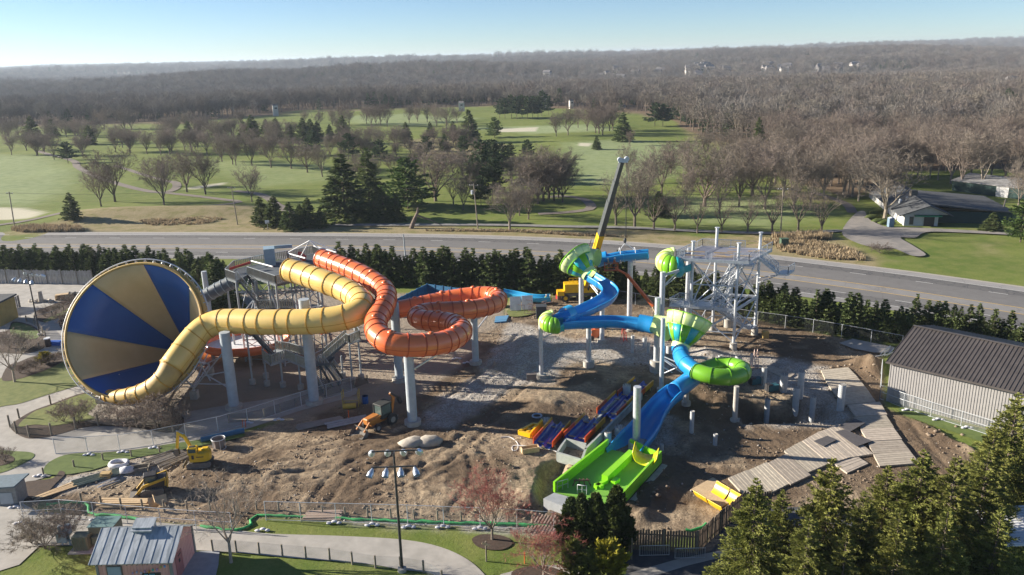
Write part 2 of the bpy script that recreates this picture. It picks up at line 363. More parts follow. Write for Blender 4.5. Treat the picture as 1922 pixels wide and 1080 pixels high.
def RG(s, a, bb, lo=0., hi=1.):
    q = n.nodes.new('ShaderNodeMapRange'); q.inputs[1].default_value = a; q.inputs[2].default_value = bb; q.inputs[3].default_value = lo; q.inputs[4].default_value = hi; L(s, q.inputs[0]); return q.outputs[0]
def MXC(f, a, bb):
    q = n.nodes.new('ShaderNodeMix'); q.data_type = 'RGBA'
    for i, v in ((0, f), (6, a), (7, bb)):
        if isinstance(v, (tuple, float)): q.inputs[i].default_value = v if isinstance(v, float) else (*v, 1)
        else: L(v, q.inputs[i])
    return q.outputs[2]
def AT(nm):
    q = n.nodes.new('ShaderNodeAttribute'); q.attribute_name = nm; return q.outputs['Fac']
def MUL(a, bb):
    q = n.nodes.new('ShaderNodeMath'); q.operation = 'MULTIPLY'
    for i, v in ((0, a), (1, bb)):
        if isinstance(v, float): q.inputs[i].default_value = v
        else: L(v, q.inputs[i])
    return q.outputs[0]
big = NZ(.035, 4); med = NZ(.3, 5); fine = NZ(2.5, 5, .7); vfine = NZ(9, 4, .75)
grass = MXC(RG(big, .38, .62), (.10, .15, .028), (.155, .20, .042))
grass = MXC(RG(med, .35, .7, 0, .6), grass, (.235, .235, .08)); grass = MXC(RG(fine, .45, .75, 0, .45), grass, (.06, .09, .02))
col = MXC(MUL(AT('frost'), RG(med, .3, .6, .6, 1)), grass, (.32, .38, .22))
dryc = MXC(RG(med, .35, .65), (.24, .20, .10), (.34, .28, .17)); dryc = MXC(RG(fine, .4, .7, 0, .6), dryc, (.16, .15, .06))
col = MXC(MUL(AT('dry'), RG(med, .25, .5, .55, 1.)), col, dryc)
col = MXC(AT('sand'), col, (.52, .49, .38))
flo = MXC(RG(med, .35, .65), (.13, .095, .065), (.20, .145, .095)); col = MXC(AT('floor'), col, flo)
dc = MXC(RG(med, .36, .62), (.24, .182, .125), (.41, .325, .225)); dc = MXC(RG(fine, .40, .64, 0, .7), dc, (.115, .085, .062)); dc = MXC(RG(vfine, .52, .72, 0, .5), dc, (.48, .40, .31))
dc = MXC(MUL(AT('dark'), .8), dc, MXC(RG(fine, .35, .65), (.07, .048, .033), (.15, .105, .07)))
pc = MXC(RG(vfine, .35, .68), (.25, .205, .16), (.38, .33, .27)); pc = MXC(RG(med, .4, .7, 0, .4), pc, (.2, .165, .13)); dc = MXC(AT('peb'), dc, pc)
col = MXC(AT('dirt'), col, dc)
vo = n.nodes.new('ShaderNodeTexVoronoi'); vo.inputs['Scale'].default_value = 6; L(geo.outputs['Position'], vo.inputs['Vector'])
gc = MXC(RG(vo.outputs['Color'], .1, .9), (.26, .24, .22), (.55, .53, .50)); gc = MXC(RG(med, .4, .65, 0, .6), gc, (.24, .19, .14))
col = MXC(MUL(AT('gravel'), RG(fine, .25, .5, .5, 1)), col, gc)
L(col, b.inputs['Base Color'])
bp = n.nodes.new('ShaderNodeBump'); bp.inputs['Strength'].default_value = .55; bp.inputs['Distance'].default_value = .12; L(fine, bp.inputs['Height'])
bp2 = n.nodes.new('ShaderNodeBump'); bp2.inputs['Strength'].default_value = .5; bp2.inputs['Distance'].default_value = .05; L(vfine, bp2.inputs['Height']); L(bp.outputs[0], bp2.inputs['Normal'])
wv = n.nodes.new('ShaderNodeTexWave'); wv.wave_type = 'RINGS'; wv.rings_direction = 'Z'; wv.inputs['Scale'].default_value = .42; wv.inputs['Distortion'].default_value = 9; wv.inputs['Detail'].default_value = 3; wv.inputs['Detail Scale'].default_value = .35
mpp = n.nodes.new('ShaderNodeMapping'); c0_ = at(700, 940); mpp.inputs['Location'].default_value = (-c0_.x, -c0_.y, 0); L(geo.outputs['Position'], mpp.inputs[0]); L(mpp.outputs[0], wv.inputs['Vector'])
bp3 = n.nodes.new('ShaderNodeBump'); bp3.inputs['Distance'].default_value = .03; L(MUL(MUL(AT('dirt'), RG(med, .42, .56)), .9), bp3.inputs['Strength']); L(wv.outputs['Fac'], bp3.inputs['Height']); L(bp2.outputs[0], bp3.inputs['Normal'])
bp4 = n.nodes.new('ShaderNodeBump'); bp4.inputs['Strength'].default_value = .8; bp4.inputs['Distance'].default_value = .35; L(MUL(NZ(1.1, 6, .72), AT('dirt')), bp4.inputs['Height']); L(bp3.outputs[0], bp4.inputs['Normal'])
L(bp4.outputs[0], b.inputs['Normal'])
me.materials.append(mt); GRD = bpy.data.objects.new('ground', me); C.objects.link(GRD); GRD['kind'] = 'structure'
SiteZ = Z.reshape(NY, NX)
def sz(x, y):
    j = int(np.clip(np.searchsorted(gx, x)-1, 0, NX-2)); i = int(np.clip(np.searchsorted(gy, y)-1, 0, NY-2))
    u = (x-gx[j])/(gx[j+1]-gx[j]); v = (y-gy[i])/(gy[i+1]-gy[i])
    return float((SiteZ[i, j]*(1-u)+SiteZ[i, j+1]*u)*(1-v)+(SiteZ[i+1, j]*(1-u)+SiteZ[i+1, j+1]*u)*v)
def on(px, py):
    p = at(px, py)
    for _ in range(3): p = at(px, py, sz(p.x, p.y))
    return p

# ================================================================ ROAD
def strip(name, P, o1, o2, mat, z, zf=None, kind='structure', dash=None, vscale=1):
    V = []; F = []; Lc = 0; uv = []
    N = len(P); segs = []
    nor = []
    for i in range(N):
        t = (P[min(i+1, N-1)]-P[max(i-1, 0)]); t.z = 0; t.normalize(); nor.append(Vector((t.y, -t.x, 0)))
    for i in range(N):
        if i: Lc += (P[i]-P[i-1]).length
        a = P[i]+nor[i]*o1; c = P[i]+nor[i]*o2
        V += [(a.x, a.y, z+P[i].z), (c.x, c.y, z+P[i].z)]; uv += [(o1, Lc), (o2, Lc)]
        if i and (dash is None or (Lc % dash[0]) < dash[1]): F.append((2*i-2, 2*i, 2*i+1, 2*i-1))
    me = bpy.data.meshes.new(name); me.from_pydata(V, [], F); ul = me.uv_layers.new(name='UVMap')
    for l in me.loops: ul.data[l.index].uv = uv[l.vertex_index]
    me.update()
    if me.polygons and me.polygons[0].normal.z < 0: me.flip_normals()
    me.materials.append(mat); o = bpy.data.objects.new(name, me); C.objects.link(o)
    if kind: o['kind'] = kind
    return o
RE = [at(x, y) for x, y in ((0, 437), (300, 437.5), (560, 438.5), (800, 441), (960, 445), (1100, 451), (1260, 461.5), (1443, 480), (1633, 502), (1780, 521), (1922, 541))]
RE = [RE[0]+(RE[0]-RE[1])*k for k in (4, 2, 1)] + RE + [RE[-1]+(RE[-1]-RE[-2])*k for k in (1, 2, 4, 8)]
RP = resample(spline(RE, 8), 3.0); RP = resample(spline([RP[i] for i in range(0, len(RP), 5)], 10), 1.0)
rm = bpy.data.materials.new('road_asphalt'); rm.use_nodes = True; n = rm.node_tree; b = n.nodes['Principled BSDF']; L = n.links.new; b.inputs['Roughness'].default_value = .85
geo = n.nodes.new('ShaderNodeNewGeometry'); uvn = n.nodes.new('ShaderNodeUVMap'); sx = n.nodes.new('ShaderNodeSeparateXYZ'); L(uvn.outputs[0], sx.inputs[0])
cr_ = n.nodes.new('ShaderNodeValToRGB'); cr_.color_ramp.interpolation = 'CONSTANT'; els = cr_.color_ramp.elements
bands = [(0, .34), (2.7, .15), (6.0, .19), (9.7, .20), (13.4, .28), (16.9, .20), (20.4, .165), (24.0, .27)]
els[0].position = 0; els[0].color = (bands[0][1],)*3+(1,); els[1].position = bands[1][0]/30; els[1].color = (bands[1][1],)*3+(1,)
for p, v in bands[2:]:
    e = els.new(p/30); e.color = (v, v, v, 1)
mm = n.nodes.new('ShaderNodeMath'); mm.operation = 'DIVIDE'; mm.inputs[1].default_value = 30; L(sx.outputs[0], mm.inputs[0]); L(mm.outputs[0], cr_.inputs[0])
tint = MXC(1.0, (0, 0, 0), (1, 1, 1)); q = n.nodes.new('ShaderNodeMix'); q.data_type = 'RGBA'; q.blend_type = 'MULTIPLY'; q.inputs[0].default_value = 1; L(cr_.outputs[0], q.inputs[6]); q.inputs[7].default_value = (1.0, .97, .95, 1)
rc = q.outputs[2]
rn = NZ(.5, 5); q2 = n.nodes.new('ShaderNodeMix'); q2.data_type = 'RGBA'; q2.blend_type = 'MULTIPLY'; q2.inputs[0].default_value = .35; L(rc, q2.inputs[6]); L(rn, q2.inputs[7]); rc = q2.outputs[2]
vo = n.nodes.new('ShaderNodeTexVoronoi'); vo.feature = 'DISTANCE_TO_EDGE'; vo.inputs['Scale'].default_value = .55; vo.inputs['Randomness'].default_value = 1
nn = n.nodes.new('ShaderNodeTexNoise'); nn.inputs['Scale'].default_value = 1.2; L(geo.outputs['Position'], nn.inputs['Vector'])
va = n.nodes.new('ShaderNodeVectorMath'); va.operation = 'ADD'; L(geo.outputs['Position'], va.inputs[0]); L(nn.outputs['Color'], va.inputs[1]); L(va.outputs[0], vo.inputs['Vector'])
ck = RG(vo.outputs['Distance'], .055, .03)
def between(a, bb):
    p1 = RG(sx.outputs[0], a, a+.2); p2 = RG(sx.outputs[0], bb, bb-.2); return MUL(p1, p2)
ad = n.nodes.new('ShaderNodeMath'); ad.operation = 'ADD'; ad.use_clamp = True; L(between(3.0, 6.2), ad.inputs[0]); L(between(20.3, 24), ad.inputs[1])
rc = MXC(MUL(MUL(ck, ad.outputs[0]), .85), rc, (.07, .07, .075))
wv = n.nodes.new('ShaderNodeTexVoronoi'); wv.feature = 'DISTANCE_TO_EDGE'; wv.inputs['Scale'].default_value = .13; L(va.outputs[0], wv.inputs['Vector'])
rc = MXC(MUL(RG(wv.outputs['Distance'], .012, .006), .45), rc, (.12, .115, .11))
L(rc, b.inputs['Base Color'])
strip('road', RP, 0, 26.6, rm, .06)
white = nmat('road_paint_white', (.62, .62, .60), (.5, .5, .48), 3, .6); yel = nmat('road_paint_yellow', (.62, .40, .07), (.5, .33, .08), 3, .6)
strip('road_marking', RP, 2.6, 2.78, white, .068); strip('road_marking', RP, 24.0, 24.18, white, .068)
strip('road_marking', RP, 6.1, 6.3, white, .068, dash=(12, 3.2)); strip('road_marking', RP, 20.5, 20.7, white, .068, dash=(12, 3.2))
strip('road_marking', RP, 9.75, 9.95, white, .068) if False else None
strip('road_marking', RP, 13.2, 13.42, yel, .068); strip('road_marking', RP, 16.8, 17.02, yel, .068)
strip('verge', [p for p in RP], -.9, 0, nmat('verge_gravel', (.33, .30, .25), (.42, .39, .34), 3), .05)
# ================================================================ TREES
def bare_tree(seed, Ht=12., spread=.5, limbs=6, fork=.16, sub=(6, 6), tw=9, twl=.9, tww=.022, lrad=.022, ntube=5, drop=0.0):
    """limbs as tapered tubes, twigs as slender blades"""
    rg = random.Random(seed); Tv = []; Tf = []; Wv = []; Wf = []
    def tube(P, R, n):
        o = len(Tv); N = len(P)
        x = None
        for i in range(N):
            t = (P[min(i+1, N-1)]-P[max(i-1, 0)]).normalized()
            x = t.orthogonal().normalized() if x is None else (x-t*x.dot(t)).normalized(); y = t.cross(x)
            for k in range(n):
                a = 2*PI*k/n; Tv.append(P[i]+(x*math.cos(a)+y*math.sin(a))*R[i])
        for i in range(N-1):
            for k in range(n): Tf.append((o+i*n+k, o+i*n+(k+1) % n, o+(i+1)*n+(k+1) % n, o+(i+1)*n+k))
    def rv(): return Vector((rg.gauss(0, 1), rg.gauss(0, 1), rg.gauss(0, 1)))
    def twig(p, d, l, w):
        s = d.cross(rv()).normalized()*w/2; e = p+d*l+rv()*l*.12; mid = p+d*l*.5+rv()*l*.08; o = len(Wv)
        Wv.extend([p-s, p+s, mid+s*.7, mid-s*.7, e]); Wf.append((o, o+1, o+2, o+3)); Wf.append((o+3, o+2, o+4))
        for _ in range(2):
            q = p.lerp(e, rg.uniform(.3, .8)); dd = (d+rv()*.5).normalized(); o = len(Wv); s2 = s*.6
            Wv.extend([q-s2, q+s2, q+dd*l*.55]); Wf.append((o, o+1, o+2))
    def branch(p, d, l, r, lev):
        ns = 5 if lev < 2 else 3; P = [p]; R = [r]; cur = d.copy()
        for i in range(ns):
            cur = (cur + rv()*(.10+.05*lev) + Vector((0, 0, .10-drop*lev))).normalized()
            P.append(P[-1]+cur*l/ns); R.append(r*(1-.82*(i+1)/ns))
        tube(P, R, ntube if lev < 2 else 3)
        if lev >= len(sub):
            for i in range(tw):
                t = rg.uniform(.15, 1)*ns; k = min(int(t), ns-1); q = P[k].lerp(P[k+1], t-k)
                dd = ((P[k+1]-P[k]).normalized()+rv()*.62+Vector((0, 0, .1-drop))).normalized(); twig(q, dd, twl*rg.uniform(.5, 1.2), tww)
            return
        for i in range(sub[lev]):
            t = (.22+.78*(i+rg.random())/sub[lev])*ns; t = min(t, ns-.01); k = int(t); q = P[k].lerp(P[k+1], t-k)
            tdir = (P[k+1]-P[k]).normalized(); side = tdir.cross(rv()).normalized()
            dd = (tdir*.75+side*rg.uniform(.55, .95)+Vector((0, 0, .12-drop))).normalized()
            branch(q, dd, l*rg.uniform(.38, .6)*(1.15-.35*t/ns), R[k]*.6, lev+1)
    tr = Ht*lrad; th = Ht*fork
    tube([Vector((0, 0, -.3)), Vector((0, 0, .25)), Vector((rg.uniform(-.1, .1), rg.uniform(-.1, .1), th))], [tr*1.5, tr*1.1, tr*.9], 7)
    for i in range(limbs):
        a = 2*PI*(i+rg.uniform(-.25, .25))/limbs; up = rg.uniform(.9, 1.3); sp = spread*rg.uniform(.6, 1.25) if i else .1
        d = Vector((math.cos(a)*sp, math.sin(a)*sp, up)).normalized()
        branch(Vector((0, 0, th*rg.uniform(.75, 1.05))), d, (Ht-th)*rg.uniform(.72, .98), tr*rg.uniform(.45, .7), 0)
    return (Tv, Tf, Wv, Wf)
def conifer(seed, Ht=12., R=3., whorls=26, per=9, tuft=.35, dens=16, droop=.25, base=.06, pw=.9, jit=.15, lift=0., wtuft=.4, flatw=.45):
    """whorled branches clad with needle sprays; returns trunk+branches and foliage"""
    rg = np.random.RandomState(seed); Tv = []; Tf = []; P0 = []; D = []; SZ = []
    def tri_tube(a, b_, r):
        o = len(Tv); a = Vector(a); b_ = Vector(b_); t = (b_-a).normalized(); x = t.orthogonal().normalized(); y = t.cross(x)
        for p, q in ((a, r), (b_, r*.25)):
            for k in range(3):
                an = 2*PI*k/3; Tv.append(p+(x*math.cos(an)+y*math.sin(an))*q)
        for k in range(3): Tf.append((o+k, o+(k+1) % 3, o+3+(k+1) % 3, o+3+k))
    mbx = MB(); mbx.cyl((0, 0, -.3), (0, 0, Ht*.97), Ht*.017, .02, 7); Tv += [Vector(v) for v in mbx.V]; Tf += mbx.F
    for w_ in range(whorls):
        f = (w_+rg.rand()*.6)/whorls; h = Ht*(base+(1-base)*f**.92)
        Lw = R*(1-f)**pw*(1+.0*rg.rand())+.12*R*(1-f)+.05
        for k in range(max(4, int(per*(1-.45*f)))):
            az = rg.rand()*2*PI; Lb = Lw*(1+(rg.rand()-.5)*2*jit*1.6); el = (.5*f-droop)+(rg.rand()-.5)*.2+lift
            d0 = np.array([math.cos(az)*math.cos(el), math.sin(az)*math.cos(el), math.sin(el)])
            tip = np.array([0, 0, h])+d0*Lb+np.array([0, 0, .10*Lb*(1 if droop > .1 else .6)])
            if Lb > .8: tri_tube((0, 0, h), tip, .012*Ht/6+.01)
            m_ = max(3, int(dens*Lb/R+2)); t = .12+.88*rg.rand(m_)**.75
            side = np.array([-math.sin(az), math.cos(az), 0])
            off = (rg.rand(m_)-.5)*2*flatw*Lb*(1.05-t)
            p = np.array([0, 0, h])+t[:, None]*(tip-np.array([0, 0, h]))+off[:, None]*side+(rg.rand(m_, 3)-.5)*np.array([.12, .12, .22])*Lb**.5
            d = d0*1.0+side*np.sign(off)[:, None]*.75+(rg.rand(m_, 3)-.5)*.7+np.array([0, 0, -droop*.5])
            P0.append(p); D.append(d); SZ.append(tuft*(.6+.8*rg.rand(m_)))
    P0 = np.concatenate(P0); D = np.concatenate(D); D /= np.linalg.norm(D, axis=1)[:, None]; SZ = np.concatenate(SZ)
    # leader
    rnd = rg.randn(len(P0), 3); sd = np.cross(D, rnd); sd /= np.linalg.norm(sd, axis=1)[:, None]; up = np.cross(sd, D)
    A = P0-D*SZ[:, None]*.3; B = P0+D*SZ[:, None]; w_ = (SZ*wtuft)[:, None]
    V = np.stack([A, P0+sd*w_, B, P0-sd*w_, P0+up*w_*.8, P0-up*w_*.8], 1).reshape(-1, 3); N = len(P0); i6 = np.arange(N)*6
    F = np.concatenate([np.stack([i6, i6+1, i6+2, i6+3], 1), np.stack([i6, i6+4, i6+2, i6+5], 1)])
    return Tv, Tf, V, F
def fmesh(name, V, F, mat):
    me = bpy.data.meshes.new(name); V = np.asarray([tuple(v) for v in V] if not isinstance(V, np.ndarray) else V, dtype=np.float32)
    me.vertices.add(len(V)); me.vertices.foreach_set('co', V.ravel()); 
    if isinstance(F, np.ndarray):
        k = F.shape[1]; nf = len(F); me.loops.add(nf*k); me.polygons.add(nf); me.loops.foreach_set('vertex_index', F.astype(np.int32).ravel()); me.polygons.foreach_set('loop_start', np.arange(0, nf*k, k, dtype=np.int32)); me.update()
    else:
        me = bpy.data.meshes.new(name); me.from_pydata(V.tolist(), [], F)
    me.materials.append(mat); return me
bark = nmat('bark', (.17, .135, .105), (.10, .08, .065), 2.5, .95, objrand=.25)
barkl = nmat('bark_pale', (.30, .25, .20), (.17, .14, .115), 2.5, .95, objrand=.2)
twm = nmat('twigs_brown', (.205, .165, .135), (.145, .12, .10), .8, .95, objrand=.28, transl=.15)
twg = nmat('twigs_grey', (.24, .20, .165), (.16, .13, .11), .8, .95, objrand=.22, transl=.15)
twr = nmat('twigs_red_bud', (.34, .10, .085), (.24, .09, .07), 1.2, .9, transl=.15)
twp = nmat('twigs_pale', (.40, .34, .28), (.25, .2, .165), 1.2, .9)
def folm(name, a, b_, r=.12): return nmat(name, a, b_, .9, .75, objrand=r, transl=.28, contrast=(.38, .62), spec=.25)
f_spr = folm('needles_dark', (.08, .112, .04), (.145, .185, .065)); f_grn = folm('needles_green', (.075, .13, .035), (.13, .19, .055)); f_pine = folm('needles_pine', (.05, .08, .035), (.08, .12, .055))
f_fg = folm('needles_olive', (.16, .18, .042), (.29, .30, .08)); f_yel = folm('needles_gold', (.26, .24, .03), (.38, .33, .04)); f_arb = folm('scale_leaves', (.06, .085, .025), (.12, .145, .042)); f_blue = folm('needles_blue', (.07, .10, .075), (.11, .145, .11))
KIT = {}
def kit(kind, nvar, maker, tm, fm, h):
    KIT[kind] = []
    for i in range(nvar):
        Tv, Tf, Wv, Wf = maker(i)
        tmm_, cmm_ = fmesh(kind+'_trunk', Tv, Tf, tm), fmesh(kind+'_crown', Wv, Wf, fm); hh = max(v.co.z for v in tmm_.vertices); hh = max(hh, max(v.co.z for v in cmm_.vertices)*.97)
        KIT[kind].append((tmm_, cmm_, hh))
kit('bare', 7, lambda i: bare_tree(100+i, 12, .62, 7, .17, (7, 6), 11, 1.0, .045, .019), bark, twm, 12)
kit('greybare', 5, lambda i: bare_tree(200+i, 12, .5, 6, .2, (8, 6), 11, .95, .042, .018), barkl, twg, 12)
kit('sparse', 4, lambda i: bare_tree(300+i, 10, .6, 6, .2, (5, 5), 6, .8, .035, .022), bark, twm, 10)
kit('spruce', 5, lambda i: conifer(400+i, 12, 2.9, 30, 10, .42, 20, .22), bark, f_spr, 12)
kit('green_conifer', 3, lambda i: conifer(430+i, 12, 4.2, 20, 10, .55, 26, .0, .10, .62, .35, wtuft=.35), bark, f_grn, 12)
kit('pine', 4, lambda i: conifer(450+i, 12, 4.0, 15, 9, .6, 24, .02, .22, .55, .4, wtuft=.4), bark, f_pine, 12)
kit('young', 5, lambda i: conifer(480+i, 5, 1.25, 22, 9, .22, 14, .12, .03, .95), bark, f_spr, 5)
def tree(kind, x, y, h, name, label, cat='tree', group=None, sx=1.0, rz=None, var=None, z=None, rng=random.Random(5)):
    K = KIT[kind]; tmesh, cmesh, kh = K[rng.randrange(len(K)) if var is None else var % len(K)]
    if z is None: z = gz(x, y) if y > 150 else sz(x, y)
    r = empty(name, (x, y, z), label, cat, group, rng.uniform(0, 6.28) if rz is None else rz); sx *= rng.uniform(.85, 1.35) if 'bare' in kind and kind != 'palebare' else 1
    s = h/kh; r.scale = (s*sx, s*sx, s)
    for nm, mm_ in (('trunk', tmesh), ('crown', cmesh)):
        o = bpy.data.objects.new(nm, mm_); C.objects.link(o); o.parent = r
    return r
def theight(px, py, top, p):
    return max(2.0, atY(px, top, p.y).z - p.z)
def grove(kind, name, desc, where, group, items, sx=1.0, cat='tree', ordinal=True):
    items = sorted(items); od = ords(len(items)) if len(items) <= 16 and ordinal else None
    for i, it in enumerate(items):
        px, py, top = it[:3]; s2 = it[3] if len(it) > 3 else 1.0
        p = atg(px, py); h = theight(px, py, top, p)
        if len(items) == 1: lb = f'{desc} {where}'
        elif od: lb = f'{desc} {where}, {od[i]}'
        else: lb = f'{desc} {where}, {ORD[i%16]} of its {("left", "middle", "right")[min(2, i//16)]} part'
        tree(kind, p.x, p.y, h, name, lb, cat, group if len(items) > 1 else None, sx*s2)
B = 'bare_tree'
grove('bare', B, 'bare spreading tree', 'on the pale fairway at the far left', 'bare trees on the left fairway', [(190, 388, 300), (216, 379, 272), (308, 385, 282), (351, 361, 268), (386, 365, 272), (473, 379, 300), (310, 350, 290)], 1.0)
grove('bare', B, 'bare brown tree', 'in the row behind the left fairway', 'bare trees behind the left fairway', [(50, 283, 240), (102, 300, 248), (156, 295, 250), (218, 287, 236), (244, 285, 236), (276, 289, 238), (319, 291, 240), (360, 285, 240), (389, 290, 245), (417, 304, 248), (437, 309, 250), (443, 311, 252), (473, 311, 250), (509, 315, 242), (547, 317, 246), (577, 324, 266)], 1.15)
grove('greybare', B, 'grey bare tree', 'beside the biggest dark evergreen', None, [(605, 332, 264)], 1.2)
grove('bare', B, 'small bare tree', 'in the thicket between the fairways', 'bare trees of the thicket between the fairways', [(640, 290, 240), (662, 295, 232), (690, 290, 238), (715, 278, 240), (745, 298, 262), (790, 305, 265), (668, 318, 285)], 1.2)
grove('bare', B, 'bare vase shaped tree', 'in the far row beyond the fairways', 'bare trees in the far row beyond the fairways', [(600, 240, 205), (624, 236, 200), (644, 234, 194), (656, 236, 200), (688, 233, 190), (697, 238, 196), (706, 236, 194), (715, 235, 192), (727, 238, 192), (768, 231, 190), (784, 229, 192), (802, 229, 190), (820, 237, 192), (838, 243, 196), (858, 232, 195), (572, 232, 205)], 1.05)
grove('bare', B, 'bare brown tree', 'on the far fairway right of the pine stand', 'bare trees right of the pine stand', [(1044, 256, 206), (1066, 254, 196), (1085, 240, 200), (1118, 250, 192), (1124, 251, 190), (1131, 254, 196), (1144, 246, 190), (1150, 244, 192), (1182, 274, 242), (1102, 246, 194)], 1.1)
grove('bare', B, 'bare tree', 'in the clump left of the crane boom', 'bare trees in the clump left of the crane boom', [(992, 412, 330), (1010, 383, 285), (1020, 378, 275), (1030, 374, 270), (1040, 377, 272), (1048, 372, 280), (1056, 380, 300), (975, 405, 345), (1000, 370, 300)], 1.15)
grove('greybare', B, 'wide pale barked bare tree', 'on the verge beside the utility pole in the middle', None, [(957, 433, 318)], 1.35)
grove('bare', B, 'big bare tree', 'behind the green conifer in the middle', None, [(818, 378, 268)], 1.3)
grove('sparse', B, 'small bare tree', 'right of the big bare tree in the middle', None, [(851, 385, 322)], 1.3)
grove('bare', B, 'bare tree', 'crowding behind the green evergreens in the middle', 'bare trees behind the middle evergreens', [(868, 330, 275), (850, 325, 280), (975, 330, 285), (960, 345, 290), (890, 375, 300)], 1.2)
grove('sparse', B, 'gnarled bare tree', 'in the line along the cart path behind the road', 'bare trees along the cart path behind the road', [(1156, 423, 325), (1191, 427, 300), (1227, 432, 335), (1266, 435, 350), (1309, 438, 355), (1354, 438, 352), (1403, 438, 362), (1449, 438, 330), (1498, 434, 325), (1541, 441, 335)], 1.1)
grove('bare', B, 'tall bare tree', 'on the frosty fairway right of the crane boom', 'tall bare trees right of the crane boom', [(1242, 365, 268), (1259, 326, 262), (1322, 388, 262, 1.25), (1387, 388, 270), (1412, 368, 250, 1.2), (1389, 362, 262), (1372, 330, 262), (1200, 400, 300), (1340, 320, 268)], 1.1)
grove('greybare', B, 'big pale bare tree', 'standing before the low grey roofed clubhouse', None, [(1660, 413, 268)], 1.45)
grove('greybare', B, 'tall thin bare tree', 'at the wood edge left of the clubhouse', 'bare trees at the wood edge left of the clubhouse', [(1525, 350, 255), (1585, 360, 250), (1592, 362, 255), (1600, 369, 248), (1611, 378, 252), (1560, 350, 245), (1640, 350, 240), (1625, 365, 260)], 1.0)
grove('greybare', B, 'tall bare woodland tree', 'behind the clubhouse at the right', 'bare trees behind the clubhouse', [(1690, 335, 245), (1722, 332, 230), (1745, 335, 240), (1760, 338, 232), (1784, 345, 240), (1803, 358, 236), (1842, 360, 235), (1822, 335, 230), (1860, 335, 225), (1885, 340, 228), (1905, 345, 232), (1730, 322, 225), (1775, 322, 225), (1910, 395, 290)], .95)
rt = random.Random(41)
grove('greybare', B, 'tall grey bare tree', 'on the shaded fairway behind the steel tower', 'tall grey bare trees behind the steel tower', [(1180, 345, 262), (1215, 372, 275), (1285, 400, 290), (1300, 352, 258), (1350, 402, 285), (1435, 392, 268), (1455, 345, 245), (1490, 400, 282), (1520, 395, 275), (1545, 372, 262), (1470, 372, 262)], 1.0)
grove('bare', B, 'bare tree', 'in the dark belt left of the middle pines', 'bare trees left of the middle pines', [(700, 345, 285), (735, 330, 280), (780, 335, 280), (870, 395, 320), (830, 330, 275), (640, 322, 275), (670, 345, 290)], 1.1)
grove('pine', 'pine_tree', 'dark green pine', 'in the middle belt behind the spreading evergreen', 'pines of the middle belt', [(590, 292, 245), (655, 300, 250), (715, 310, 262), (800, 295, 255), (870, 300, 255), (990, 300, 262)], .85)
for nm, n_, (x0, x1, y0, y1, hp) in (('in the left golf course tree band', 34, (0, 560, 262, 296, 46)), ('behind the far left fairway', 26, (0, 640, 240, 262, 40)), ('in the middle golf tree belt', 22, (600, 900, 268, 300, 40)), ('on the far right fairway', 16, (1290, 1480, 270, 330, 62))):
    grove('bare', B, 'bare tree', nm, 'bare trees '+nm, [(rt.uniform(x0, x1), (yy := rt.uniform(y0, y1)), yy-hp*rt.uniform(.8, 1.15)) for _ in range(n_)], 1.15, ordinal=False)
E = 'spruce_tree'
grove('spruce', E, 'small dark spruce', 'alone on the dry mound at the left', None, [(137, 414, 364)], 1.45)
grove('spruce', E, 'big dark spreading evergreen', 'left of the middle, tallest by the road', None, [(649, 413, 292)], 1.55)
grove('spruce', E, 'ragged dark evergreen', 'just behind the biggest spreading evergreen', None, [(694, 385, 280)], 1.1)
grove('green_conifer', 'conifer_tree', 'bright green broad conifer', 'behind the road left of the middle', None, [(766, 392, 296)], 1.15)
grove('spruce', E, 'small sunlit spruce', 'on the verge left of the big evergreen', 'small spruces on the verge', [(492, 423, 371), (517, 426, 368), (546, 432, 380), (565, 427, 384), (580, 427, 372), (603, 428, 391)], 1.5)
grove('spruce', E, 'dark pointed spruce', 'below the green conifer beside the road', 'dark spruces below the green conifer', [(704, 415, 370), (721, 416, 357), (744, 415, 364)], 1.5)
grove('spruce', E, 'dark evergreen', 'on the fairway in the middle distance', 'dark evergreens on the middle fairway', [(763, 268, 230), (808, 258, 229), (851, 264, 228), (835, 285, 252), (645, 270, 218), (1169, 266, 212), (1120, 281, 255)], 1.3)
grove('spruce', E, 'tall dark dense evergreen', 'on the middle fairway, darkest of the conifers there', None, [(881, 268, 207)], 1.3)
grove('green_conifer', 'conifer_tree', 'blue green rounded evergreen', 'right of the tall dark evergreen on the fairway', None, [(928, 259, 220)], 1.0)
grove('pine', 'pine_tree', 'green pine', 'in the dense cluster above the middle utility pole', 'pines in the dense middle cluster', [(893, 362, 298), (905, 347, 262), (915, 320, 268), (926, 338, 262), (942, 330, 268), (958, 300, 268), (903, 388, 330), (925, 378, 300)], .8)
grove('spruce', E, 'dark green evergreen', 'among the far brown trees at the left', 'evergreens among the far left trees', [(65, 272, 219), (100, 256, 224), (137, 250, 225), (170, 272, 236), (355, 262, 228), (372, 262, 232), (476, 270, 217), (500, 252, 224), (460, 266, 228), (520, 262, 222), (545, 264, 230), (570, 266, 222), (585, 262, 224), (597, 262, 228), (620, 262, 234)], 1.5)
grove('pine', 'pine_tree', 'round green pine', 'on the left fairway beside the cart path', None, [(128, 307, 266)], 1.0)
grove('pine', 'pine_tree', 'dark pine', 'in the far stand beyond the fairways', 'pines of the far stand', [(938, 222, 186), (948, 223, 184), (960, 223, 178), (970, 224, 180), (980, 223, 178), (990, 224, 180), (1000, 222, 180), (1010, 223, 180), (1017, 218, 170), (1030, 216, 180), (1050, 200, 166)], .72)
grove('pine', 'pine_tree', 'dark pine', 'alone on the far right fairway', 'pair of dark pines on the far right fairway', [(1229, 237, 192), (1244, 237, 195)], .95)
